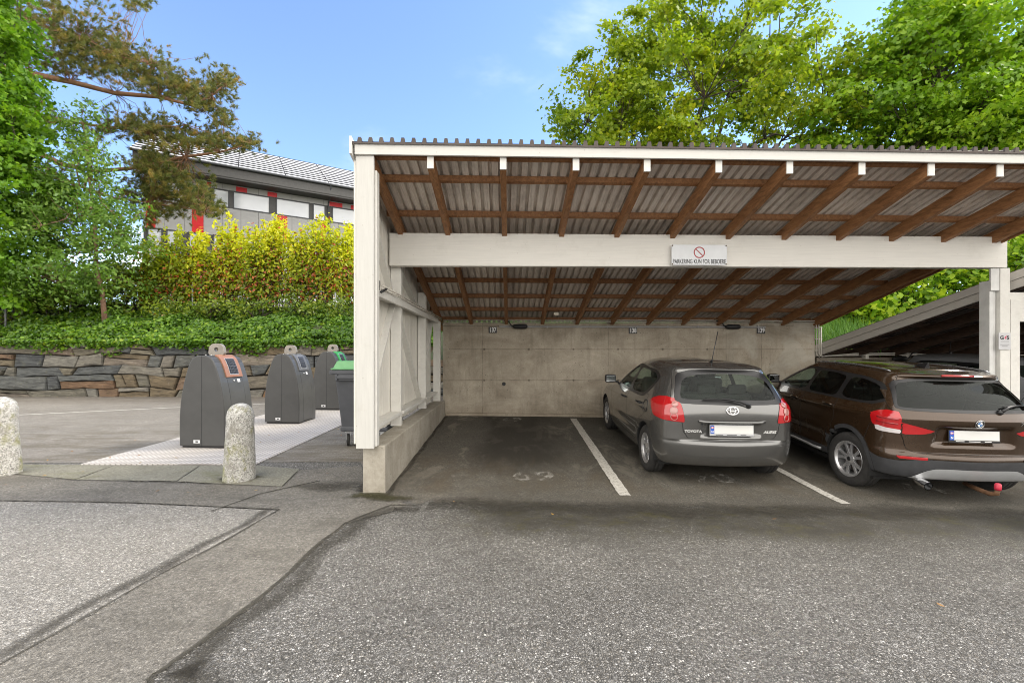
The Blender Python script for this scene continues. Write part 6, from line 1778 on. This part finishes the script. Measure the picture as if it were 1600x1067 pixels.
IVY = [(0, -.45), (.42, -.3), (.48, .12), (0, .6), (-.48, .12), (-.42, -.3)]
def leaves(name, C, nrm, size, shape, mat, parent, rg, fold=.18, droop=None, rnd=None):
    """one mesh of small leaf faces at points C with facing directions nrm"""
    n = len(C); nrm = nrm / np.maximum(np.linalg.norm(nrm, axis=1, keepdims=True), 1e-9)
    a = rg.normal(size=(n, 3))
    if droop is not None: a = a + droop
    ty = a - (a * nrm).sum(1, keepdims=True) * nrm; ty /= np.maximum(np.linalg.norm(ty, axis=1, keepdims=True), 1e-9)
    tx = np.cross(ty, nrm); S = np.array(shape); k = len(S)
    sz = (size if np.ndim(size) else np.full(n, size)) * rg.uniform(.7, 1.3, n)
    V = C[:, None] + sz[:, None, None] * (tx[:, None] * S[None, :, :1] + ty[:, None] * S[None, :, 1:] + nrm[:, None] * (np.abs(S[None, :, :1]) * -fold))
    f = np.arange(n * k).reshape(n, k)
    r_ = rg.uniform(0, 1, n) if rnd is None else rnd
    me = np_mesh(name, V.reshape(-1, 3), f, r_)
    return link(name, me, parent, mat)
def in_ellipsoids(ells, n, rg, shell=.45):
    vol = np.array([e[1][0] * e[1][1] * e[1][2] for e in ells]); w_ = vol ** .8; w_ /= w_.sum(); out = []
    for c, r_ in [ells[i] for i in rg.choice(len(ells), n, p=w_)]:
        d = rg.normal(size=3); d /= np.linalg.norm(d); out.append(np.array(c) + np.array(r_) * d * rg.uniform(0, 1) ** shell * rg.choice((1, 1, 1, 1.18)))
    return np.array(out)
def wiggle(a, b, rg, k=5, amp=.08):
    a = np.array(a, float); b = np.array(b, float); L = np.linalg.norm(b - a); P = [a + (b - a) * i / k for i in range(k + 1)]
    return [P[0]] + [p + rg.normal(size=3) * amp * L * .35 for p in P[1:-1]] + [P[-1]]
def limbs(trunk_pts, trunk_r, clumps, rg, mat, parent, nlimb=9, r_limb=.1, twig=.02, name='trunk'):
    m = MB(); m.tube(trunk_pts, trunk_r, 10)
    T = np.array([np.array(p) for p in trunk_pts]); top = T[-1]
    seeds = clumps[rg.choice(len(clumps), min(nlimb, len(clumps)), replace=False)]
    nodes = [T[len(T) // 2], top]; 
    for s_ in seeds:
        h = rg.uniform(.35, 1.0); k = int(h * (len(T) - 1)); st = T[k]
        p = wiggle(st, st + (s_ - st) * .85, rg, 5, .12); rr = [r_limb * (1 - .8 * i / 5) for i in range(6)]
        m.tube(p, rr, 6); nodes += p[1:]
    N = np.array(nodes)
    for c in clumps:
        d = np.linalg.norm(N - c, axis=1) + 2.0 * np.maximum(0, N[:, 2] - c[2]); q = N[d.argmin()]
        if np.linalg.norm(q - c) > .15: m.tube(wiggle(q, c, rg, 3, .15), [twig * 1.4, twig, twig * .7, twig * .4], 4, cap=False)
    return m.build(name, mat, parent, smooth=True, world=True)
M_BARK = plain('grey_brown_bark', (.085, .068, .052), .9, var=.35, scale=7, bump=.6)
M_BARKP = plain('reddish_pine_bark', (.26, .135, .075), .85, var=.3, scale=6, bump=.6)
M_STEM = plain('dark_shrub_stem', (.065, .048, .036), .9, var=.3, scale=12)
L_MAPLE1 = leaf_mat('maple_leaves_olive', [(0, (.085, .15, .012)), (.35, (.185, .28, .016)), (.65, (.33, .41, .02)), (.85, (.56, .57, .025)), (1, (.68, .63, .03))], .48)
L_MAPLE2 = leaf_mat('maple_leaves_green', [(0, (.08, .17, .014)), (.4, (.18, .33, .02)), (.75, (.33, .48, .026)), (1, (.55, .62, .03))], .48)
L_YOUNG = leaf_mat('young_tree_leaves', [(0, (.065, .14, .018)), (.5, (.13, .24, .034)), (.9, (.23, .34, .045)), (1, (.38, .34, .04))], .4)
L_DENSE = leaf_mat('dense_green_leaves', [(0, (.055, .14, .010)), (.5, (.135, .285, .015)), (1, (.28, .43, .02))], .45)
L_LAUREL = leaf_mat('laurel_leaves', [(0, (.045, .095, .012)), (.5, (.12, .19, .018)), (.9, (.25, .30, .025)), (1, (.32, .12, .02))], .3, .35)
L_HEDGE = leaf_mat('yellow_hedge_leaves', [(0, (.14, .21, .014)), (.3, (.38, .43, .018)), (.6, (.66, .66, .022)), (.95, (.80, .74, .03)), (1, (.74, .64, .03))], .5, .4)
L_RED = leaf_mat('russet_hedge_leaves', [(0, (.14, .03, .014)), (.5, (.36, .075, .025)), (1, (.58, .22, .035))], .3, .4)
L_IVY = leaf_mat('ivy_leaves', [(0, (.028, .07, .008)), (.4, (.065, .15, .012)), (.8, (.145, .26, .018)), (1, (.28, .36, .025))], .28, .4)
L_GRASS = leaf_mat('grass_blades', [(0, (.05, .13, .010)), (.6, (.10, .24, .015)), (1, (.19, .33, .02))], .4)
L_PINE = leaf_mat('pine_needles', [(0, (.075, .10, .026)), (.5, (.17, .185, .042)), (.8, (.26, .22, .05)), (1, (.46, .27, .06))], .3, .55)

# ---- banks
t = NT('bank_soil'); t.base(t.ramp(t.noise(t.pos(), 2, 6, .7), [(.3, (.02, .03, .010)), (.7, (.05, .06, .018))]), .95); M_SOIL = t.m
def bank_z(x, y):
    if x < -1.95: return 1.95 + .42 * min(3.2, max(0, y - 14.35)) + .03 * max(0, y - 17.35) + .05 * math.sin(x * .8) * smooth01(14.3, 16, y)
    return 1.5 + .34 * min(4.2, max(0, y - 10.3)) + .03 * max(0, y - 14.5) + .05 * math.sin(x)
def bank(xs, ys):
    V = [(x, y, bank_z(x, y)) for y in ys for x in xs]; nx = len(xs); m = MB()
    m.add(V, [(j * nx + i, j * nx + i + 1, (j + 1) * nx + i + 1, (j + 1) * nx + i) for j in range(len(ys) - 1) for i in range(nx - 1)])
    o = m.build('bank', M_SOIL, smooth=True); prop(o, kind='structure')
bank(list(np.arange(-40, -1.9, .5)) + [-1.96], list(np.arange(14.32, 20, .4)) + [22, 26, 34, 60, 120])
bank([-1.94] + list(np.arange(-1.5, 24, .5)) + [30, 45, 70], list(np.arange(10.45, 16, .35)) + [18, 22, 30, 50, 90])

rg = np.random.default_rng(7)
# ---- ivy over the wall top and the bank
n = 66000
x = rg.uniform(-22, -2.0, n); y = 14.28 + 3.9 * rg.uniform(0, 1, n) ** 1.2
z = np.array([bank_z(a, max(b, 14.35)) for a, b in zip(x, y)]) + rg.uniform(.0, .16, n) + .16 * np.sin(x * 1.9 + y * .7) * np.sin(y * 2.3 + x * .4) + .13 * np.sin(x * 4.1 + 1) * np.sin(y * 3.7) + .08
k = 8000; xh = rg.uniform(-22, -2.0, k); dr = np.abs(rg.normal(0, .09, k)) * (1 + 1.6 * np.maximum(0, np.sin(xh * 2.1) * np.sin(xh * .77 + 1)))
C = np.concatenate([np.stack([x, y, z], 1), np.stack([xh, 14.13 + rg.uniform(-.06, .12, k), 2.06 - dr + rg.uniform(-.02, .06, k)], 1)])
nr = rg.normal(size=C.shape) * .55 + np.array((0, -.55, .75))
o = leaves('ivy', C, nr, .088, IVY, L_IVY, None, rg, .12); prop(o, 'thick green ivy covering the bank above the stone wall', 'ivy', kind='stuff')

def tree(name, label, base, trunk_top, r0, ells, ncl, per, lsize, shape, lmat, bark, seed, group=None, csize=.55, flat=.35, up=.7, nlimb=10, r_limb=.1, twig=.02, cat='tree', shell=.4):
    g_ = np.random.default_rng(seed)
    t_ = thing(name, label, cat, base, 0, group)
    cl = in_ellipsoids(ells, ncl, g_, shell); cl = cl[cl[:, 2] > base[2] + .3]
    tp = wiggle(base, trunk_top, g_, 7, .05 if r0 > .1 else .018); tr = [r0 * (1 - .8 * i / 7) for i in range(8)]
    limbs(tp, tr, cl, g_, bark, t_, nlimb, r_limb, twig)
    C = []; N = []; RN = []
    for c in cl:
        q = int(per * g_.uniform(.6, 1.4)); s_ = csize * g_.uniform(.65, 1.3)
        off = g_.normal(size=(q, 3)) * np.array((s_, s_, s_ * flat)) * .55
        tilt = g_.normal(size=3) * .35; off[:, 2] += off[:, 0] * tilt[0] + off[:, 1] * tilt[1] - .25 * (off[:, 0] ** 2 + off[:, 1] ** 2) / s_
        C.append(c + off); N.append(g_.normal(size=(q, 3)) * .6 + np.array((0, 0, up)) + np.array((-tilt[0], -tilt[1], 0)) * .8 + off / s_ * .5)
        RN.append(np.clip(g_.uniform(0, 1, q) * .55 + g_.uniform(0, .45), 0, 1))
    C = np.concatenate(C); N = np.concatenate(N); RN = np.concatenate(RN)
    C = C - np.array(base)
    leaves('crown', C, N, lsize, shape, lmat, t_, g_, .15, rnd=RN)
    return t_
def E(px, py, Y, rx, ry, rz=None):
    """ellipsoid measured in photo pixels at depth Y; rz = radius in depth (m)"""
    c = at(px, py, Y); k = Y / F
    return (tuple(c), (rx * k, rz if rz else rx * k, ry * k))
bz = lambda x, y: bank_z(x, y) - .05
# right: maples behind the carport
tree('maple_tree', 'broad olive green maple tree rising behind the middle of the carport roof', (7.0, 17.0, bz(7, 17)), at(1110, 60, 17), .22,
     [E(1085, 145, 16.5, 185, 130, 3.6), E(1010, 75, 16.5, 75, 65, 2), E(1170, 75, 16.5, 75, 75, 2.5), E(940, 160, 16.5, 75, 75, 1.6), E(880, 190, 16.5, 40, 35, 1.0), E(1270, 160, 16, 90, 75, 2.5), E(1060, 35, 17, 60, 45, 2), E(1000, 240, 16.5, 130, 40, 2.5)],
     300, 175, .12, MAPLE, L_MAPLE1, M_BARK, 31, 'maple trees behind the carport', .56, .30, .75, 12, .09, .018)
tree('maple_tree', 'bright green maple tree behind the right half of the carport roof', (11.9, 14.4, bz(11.9, 14.4)), at(1420, 120, 14.6), .30,
     [E(1450, 120, 14.3, 95, 110, 2.4), E(1420, 45, 14.3, 40, 50, 1.6), E(1490, 30, 14.6, 65, 65, 1.6), E(1350, 180, 14.3, 70, 60, 1.5), E(1500, 210, 14, 110, 60, 2.0)],
     200, 165, .125, MAPLE, L_MAPLE2, M_BARK, 32, 'maple trees behind the carport', .58, .33, .75, 10, .09, .018)
tree('maple_tree', 'green maple tree cut off by the right edge of the picture', (16.2, 14.0, bz(16.2, 14)), at(1640, 180, 14), .25,
     [E(1610, 170, 14, 100, 100, 2.2), E(1560, 200, 13.6, 60, 70, 1.5), E(1640, 90, 14, 90, 60, 2), E(1640, 360, 13.6, 110, 90, 1.8)],
     200, 165, .125, MAPLE, L_MAPLE2, M_BARK, 33, 'maple trees behind the carport', .58, .33, .75, 9, .09, .018)
# trees closing the view further back on the right
tree('maple_tree', 'dark leafy tree further back behind the right end of the carport', (14.5, 22, bz(14.5, 22)), at(1270, 300, 22), .2,
     [E(1270, 330, 22, 110, 110, 2.5), E(1400, 330, 21, 120, 110, 2.5), E(1530, 340, 20, 130, 100, 2.5)], 230, 80, .22, MAPLE, L_DENSE, M_BARK, 34, None, .8, .5, .5)
# low growth seen under the roof edge
def bush(name, label, x, y, w_, h, n, lsize, shape, lmat, seed, group=None, stems=5, cat='shrub', flat=.7, z0=None, low=.15, up=.4):
    g_ = np.random.default_rng(seed); z0 = bz(x, y) if z0 is None else z0
    t_ = thing(name, label, cat, (x, y, z0), 0, group)
    q = max(8, n // 45); d = g_.normal(size=(q, 3)); d /= np.linalg.norm(d, axis=1, keepdims=True)
    cl = d * g_.uniform(.1, 1, (q, 1)) ** .45 * np.array((w_ / 2, w_ / 2, h * (1 - low) / 2)) + np.array((0, 0, h * (low + (1 - low) / 2)))
    m = MB()
    for i in range(stems):
        c = cl[i % q]; b_ = g_.normal(size=3) * .12 * np.array((w_, w_, 0)); m.tube(wiggle(b_, c, g_, 4, .12), [.03, .024, .018, .012, .006], 5, cap=False)
    for c in cl: m.tube(wiggle((c[0] * .3, c[1] * .3, c[2] * .45), c, g_, 3, .15), [.014, .011, .008, .004], 4, cap=False)
    m.build('stem', M_STEM, t_, smooth=True)
    C = np.concatenate([c + g_.normal(size=(45, 3)) * np.array((.20, .20, .20 * flat)) * (w_ / 1.6) ** .5 for c in cl]); C = C[C[:, 2] > .02]
    N = g_.normal(size=C.shape) * .7 + np.array((0, -.3, up)); 
    leaves('foliage', C, N, lsize, shape, lmat, t_, g_, .2)
    return t_
GR2 = 'bright shrubs behind the neighbouring carport'
for i, (px, y, w_, h, lab) in enumerate(((1345, 12.2, 1.5, 1.5, 'broad-leaved shrub beside the tall grass under the roof edge'), (1425, 12.6, 1.8, 2.1, 'broad-leaved shrub in front of the maple trunk above the grey bargeboard'),
                                   (1500, 12.8, 2.0, 2.6, 'broad-leaved shrub directly left of the white post with the security notice'), (1590, 12.0, 1.8, 2.8, 'broad-leaved shrub at the right edge of the picture above the bargeboard'))):
    x = (px - CX) * y / F; bush('shrub', lab, x, y, w_, h, 1500, .15, MAPLE, L_MAPLE2, 50 + i, GR2, flat=.5, up=.8, low=.05)
n = 9000; x = rg.uniform(5.2, 9.8, n); y = rg.uniform(10.5, 12.6, n); z = np.array([bank_z(a, b) for a, b in zip(x, y)]); h = rg.uniform(.25, .75, n)
C = np.stack([x, y, z + h * .4], 1); nr = np.stack([rg.normal(0, .3, n), -np.ones(n), rg.normal(.2, .3, n)], 1)
o = leaves('grass', C, nr, h, [(-.02, -.5), (.02, -.5), (.012, .1), (0, .55), (-.012, .1)], L_GRASS, None, rg, 0, droop=np.array((0, 0, 3.2))); prop(o, 'tall bright grass on the bank behind the right end of the concrete wall', 'grass', kind='stuff')
n = 4000; x = rg.uniform(-1.4, 5.2, n); y = rg.uniform(10.55, 11.4, n); z = np.array([bank_z(a, b) for a, b in zip(x, y)]); h = rg.uniform(.35, .75, n)
C = np.stack([x, y, z + .25 + h * .3], 1); nr = np.stack([rg.normal(0, .3, n), -np.ones(n), rg.normal(.2, .3, n)], 1)
o = leaves('grass', C, nr, h, [(-.02, -.5), (.02, -.5), (.012, .1), (0, .55), (-.012, .1)], L_GRASS, None, rg, 0, droop=np.array((0, 0, 3.2))); prop(o, 'strip of grass glimpsed between the concrete wall top and the roof', 'grass', kind='stuff')

# left: dense tree, young tree, laurels, yellow hedge
tree('leafy_tree', 'dense bright green tree filling the left edge of the picture', (-19.0, 15.8, bz(-19, 15.8)), at(-60, 120, 15.8), .2,
     [E(-40, 150, 15.5, 90, 150, 1.9), E(-10, 330, 15.5, 75, 130, 1.7), E(-30, 20, 15.5, 75, 70, 1.6), E(20, 220, 15.3, 42, 60, 1.0), E(10, 420, 15.3, 60, 60, 1.2)],
     300, 110, .14, MAPLE, L_DENSE, M_BARK, 41, None, .5, .4, .6, 9, .08, .015)
tree('young_tree', 'slender young tree with light green leaves standing in the ivy', (-14.3, 16.0, bz(-14.3, 16)), at(128, 185, 16), .085,
     [E(128, 215, 16, 42, 50, .8), E(128, 290, 16, 62, 60, 1.1), E(135, 370, 16, 85, 55, 1.4), E(130, 435, 15.8, 95, 45, 1.5), E(60, 330, 15.8, 45, 50, .9), E(185, 330, 16, 40, 50, .9)],
     200, 75, .105, OVAL, L_YOUNG, plain('reddish_young_bark', (.20, .115, .075), .85, var=.3, scale=9, bump=.4), 42, None, .46, .5, .5, 12, .03, .009)
GL = 'green laurels above the ivy'
for i, (px, y, w_, h, lab) in enumerate(((15, 16.3, 1.9, 1.7, 'green laurel below the dense tree at the far left'), (75, 16.6, 1.8, 1.6, 'green laurel between the dense tree and the young tree'), (140, 17.4, 1.8, 1.9, 'green laurel behind the young tree trunk'), (200, 17.2, 1.7, 2.2, 'green laurel right of the young tree beside the yellow hedge'))):
    x = (px - CX) * y / F; bush('shrub', lab, x, y, w_, h, 1900, .12, OVAL, L_LAUREL, 60 + i, GL, low=.0)
# hedge shrubs: multi-stemmed, bare below, upright yellow shoots, russet leaves inside
def hedge_shrub(px, ytop, label, seed, w_=1.35):
    y = 17.3; x = (px - CX) * y / F; g_ = np.random.default_rng(seed); z0 = bz(x, y); h = CAMH + (HY - ytop) * y / F - z0
    t_ = thing('hedge_shrub', label, 'shrub', (x, y, z0), 0, 'yellow hedge shrubs in a row in front of the building')
    m = MB(); C = []; N = []; C2 = []; N2 = []
    for i in range(19):
        a = g_.uniform(0, 6.28); rr = g_.uniform(.15, 1) * w_ * .56; top = np.array((rr * math.cos(a), rr * math.sin(a) * .8, h * g_.uniform(.60, 1.04) * (1 - .18 * (rr / w_))))
        if i == 0: top = np.array((0, 0, h))
        p = wiggle((g_.normal() * .26, g_.normal() * .14, -.05), top, g_, 7, .07); m.tube(p, [.017, .015, .013, .011, .009, .007, .005, .003], 5, cap=False)
        P = np.array(p)
        for j in range(210):
            f = .22 + .78 * g_.uniform(0, 1) ** .8; q = f * 7; k = min(6, int(q)); c = P[k] + (P[k + 1] - P[k]) * (q - k)
            sp = .155 * (1.3 - 1.0 * max(0, (f - .5) * 2)); o_ = g_.normal(size=3) * np.array((sp, sp, .10))
            dst = (C2, N2) if (g_.uniform() < (.26 if f < .7 else .04)) else (C, N)
            dst[0].append(c + o_); dst[1].append(g_.normal(size=3) * .5 + o_ * 2 + np.array((0, -.35, .45)))
        for j in range(9):
            f = g_.uniform(.35, .95); q = f * 7; k = min(6, int(q)); c = P[k]; m.tube([c, c + g_.normal(size=3) * .12 + np.array((0, 0, .1))], [.006, .003], 4, cap=False)
    m.build('stem', M_STEM, t_, smooth=True)
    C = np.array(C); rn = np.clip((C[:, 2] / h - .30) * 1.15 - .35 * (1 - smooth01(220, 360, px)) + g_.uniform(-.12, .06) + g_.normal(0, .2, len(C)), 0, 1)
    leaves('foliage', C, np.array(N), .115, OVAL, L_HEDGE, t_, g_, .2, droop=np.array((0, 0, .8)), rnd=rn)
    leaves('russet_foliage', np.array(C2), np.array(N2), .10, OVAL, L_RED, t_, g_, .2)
for i, (px, yt, lab) in enumerate(((238, 368, 'yellow-green hedge shrub, leftmost of the hedge beside the laurels'), (280, 352, 'yellow hedge shrub second from the left end of the hedge'), (318, 362, 'yellow hedge shrub under the left red wall panel'),
        (357, 335, 'tall yellow hedge shrub below the small window left of the long one'), (398, 352, 'yellow hedge shrub below the long window of the building'), (430, 338, 'yellow hedge shrub just left of the middle red wall panel'),
        (468, 355, 'yellow hedge shrub with russet leaves right of the middle red panel'), (503, 333, 'yellow hedge shrub in front of the downpipe'), (541, 347, 'yellow hedge shrub, rightmost beside the white carport corner'))):
    hedge_shrub(px, yt, lab, 70 + i)
for i, (px, lab) in enumerate(((262, 'low green bush at the foot of the hedge beside the laurels'), (335, 'low green bush at the foot of the hedge under the left red panel'), (402, 'low green bush at the foot of the hedge below the long window'),
        (470, 'low green bush at the foot of the hedge right of the middle red panel'), (532, 'low green bush at the foot of the hedge beside the white carport corner'))):
    y = 16.7; bush('low_shrub', lab, (px - CX) * y / F, y, 1.7, .75 + .15 * (i % 2), 900, .10, OVAL, L_LAUREL, 150 + i, 'low bushes along the foot of the hedge', low=.0, flat=.6)
# old wire fence posts in the bank
M_POST = plain('dull_post_metal', (.20, .205, .21), .55, var=.2)
for i, (px, y, h, lab) in enumerate(((9, 15.9, 1.05, 'grey metal fence post at the far left among the shrubs'), (110, 16.4, .95, 'grey metal fence post left of the young tree'), (301, 16.9, 1.1, 'grey metal fence post under the left part of the yellow hedge'), (411, 17.0, .8, 'grey metal fence post under the middle of the yellow hedge'), (524, 16.6, 1.0, 'grey metal fence post under the right end of the yellow hedge'))):
    x = (px - CX) * y / F; m = MB(); m.tube([(0, 0, -.1), (0, 0, h)], .028, 8); m.tube([(0, 0, h), (0, 0, h + .015)], .036, 8)
    o = m.build('fence_post', M_POST, smooth=True); o.location = (x, y, bz(x, y)); prop(o, lab, 'fence post', 'thin metal fence posts in the ivy bank')

# ---- pine reaching in from the left
pt = thing('pine_tree', 'pine tree with reddish limbs and brownish needles reaching in from the left', 'pine tree', (-23.5, 19.5, bz(-23.5, 19.5)))
g_ = np.random.default_rng(91)
def lp(pts, Y=19.0): return [at(px, py, Y + dy) for px, py, dy in pts]
B_ = [(lp([(-95, 110, .4), (-20, 100, .2), (45, 115, 0), (110, 128, 0), (180, 146, -.1), (250, 152, -.2), (300, 165, -.3), (330, 150, -.3), (352, 132, -.3)]), .155),
      (lp([(-95, 240, .6), (-20, 248, .2), (35, 240, 0), (62, 240, 0), (100, 258, 0), (150, 268, -.1), (220, 262, -.2), (290, 245, -.3), (345, 238, -.4), (392, 225, -.4)]), .15),
      (lp([(-95, 20, .4), (-10, 15, .2), (30, 25, 0), (80, 45, 0), (130, 60, 0), (190, 90, -.2), (240, 100, -.3)]), .10),
      (lp([(-95, 262, .3), (20, 252, 0), (70, 262, 0), (120, 290, 0), (180, 310, -.2), (240, 318, -.3), (320, 330, -.4)]), .10),
      (lp([(62, 180, 0), (110, 190, 0), (170, 200, -.1), (230, 205, -.2), (290, 195, -.2), (350, 215, -.3)]), .06), (lp([(-90, 340, .3), (0, 330, 0), (55, 335, 0), (82, 358, 0)]), .09)]
tp = wiggle(pt.location, at(-120, -120, 19.8), g_, 7, .03)
m = MB(); m.tube(tp, [.36, .34, .32, .30, .28, .25, .2, .12], 12); m.build('trunk', M_BARKP, pt, smooth=True, world=True)
allP = []
for pts, r_ in B_:
    m = MB(); n = len(pts); m.tube(pts, [r_ * (1 - .85 * i / (n - 1)) for i in range(n)], 8); m.build('limb', M_BARKP, pt, smooth=True, world=True); allP += [np.array(p) for p in pts]
allP = np.array(allP)
# foliage masses: px, py, rx, ry, tufts
FM = [(95, 35, 75, 30, 34), (60, 75, 60, 25, 24), (150, 75, 60, 28, 40), (200, 105, 60, 25, 40), (250, 130, 45, 20, 28), (290, 142, 30, 14, 16), (345, 130, 26, 16, 22), (320, 165, 26, 16, 18), (350, 185, 18, 12, 10), (110, 100, 70, 22, 26),
      (170, 195, 40, 20, 16), (220, 200, 30, 22, 20), (260, 205, 36, 18, 20), (300, 218, 30, 14, 18), (345, 222, 34, 12, 20), (385, 225, 14, 10, 10), (240, 255, 45, 22, 34), (270, 285, 45, 26, 40), (225, 300, 35, 24, 28), (300, 310, 34, 16, 20), (330, 325, 22, 12, 12), (250, 335, 35, 14, 14),
      (60, 190, 45, 25, 18), (30, 140, 40, 30, 20), (70, 280, 50, 20, 18), (90, 320, 50, 22, 18), (215, 3, 22, 5, 8), (60, 5, 70, 20, 22), (130, 235, 30, 18, 8)]
C = []; N = []; tw = MB()
for px, py, rx, ry, nt in FM:
    for _ in range(int(nt * 1.9)):
        c = np.array(at(px + rx * g_.normal() * .55, py + ry * g_.normal() * .55, 19.0 + g_.normal() * .7))
        d = np.linalg.norm(allP - c, axis=1); q = allP[d.argmin()]
        tw.tube(wiggle(q, c, g_, 3, .2), [.014, .010, .007, .004], 4, cap=False)
        for s_ in range(5):
            cc = c + g_.normal(size=3) * np.array((.20, .2, .11)); ax = g_.normal(size=3) * .7 + np.array((.6, -.1, .35)); ax /= np.linalg.norm(ax)
            k = 56; dirs = g_.normal(size=(k, 3)) * .55 + ax; dirs /= np.linalg.norm(dirs, axis=1, keepdims=True)
            C.append(cc + dirs * .07 + ax * g_.uniform(-.06, .1, (k, 1))); N.append(dirs)
prop(tw.build('twig', M_BARKP, pt, smooth=True, world=True), kind='stuff')
C = np.concatenate(C) - np.array(pt.location); D = np.concatenate(N); n = len(C)
# needles run along D: build thin faces directly
side = np.cross(D, g_.normal(size=(n, 3))); side /= np.linalg.norm(side, axis=1, keepdims=True)
L_ = g_.uniform(.08, .15, n)[:, None]; wd = .0058
V = np.stack([C - D * L_ * .5 - side * wd, C - D * L_ * .5 + side * wd, C + D * L_ * .5 + side * wd * .4, C + D * L_ * .5 - side * wd * .4], 1)
me = np_mesh('needles', V.reshape(-1, 3), np.arange(n * 4).reshape(n, 4), np.repeat(g_.uniform(0, 1, n // 56), 56)); link('needles', me, pt, L_PINE)

# ---- fallen leaves
n = 80; P = []
for _ in range(n):
    u_ = g_.uniform()
    if u_ < .5: x, y = g_.uniform(-16, -4), g_.uniform(13.6, 14.1)
    elif u_ < .93: x, y = g_.uniform(-7, -2), g_.uniform(5, 9)
    else: x, y = g_.uniform(-4, 5), g_.uniform(2.4, 5)
    P.append((x, y, G(x, y) + .028))
nr = np.tile(np.array((0, 0, 1.0)), (n, 1)) + g_.normal(size=(n, 3)) * .15
o = leaves('fallen_leaves', np.array(P), nr, .035, OVAL, leaf_mat('fallen_leaf', [(0, (.12, .05, .015)), (.5, (.30, .14, .03)), (1, (.45, .30, .05))], .1), None, g_, .2); prop(o, 'scattered yellow and brown fallen leaves on the paving', 'fallen leaves', kind='stuff')
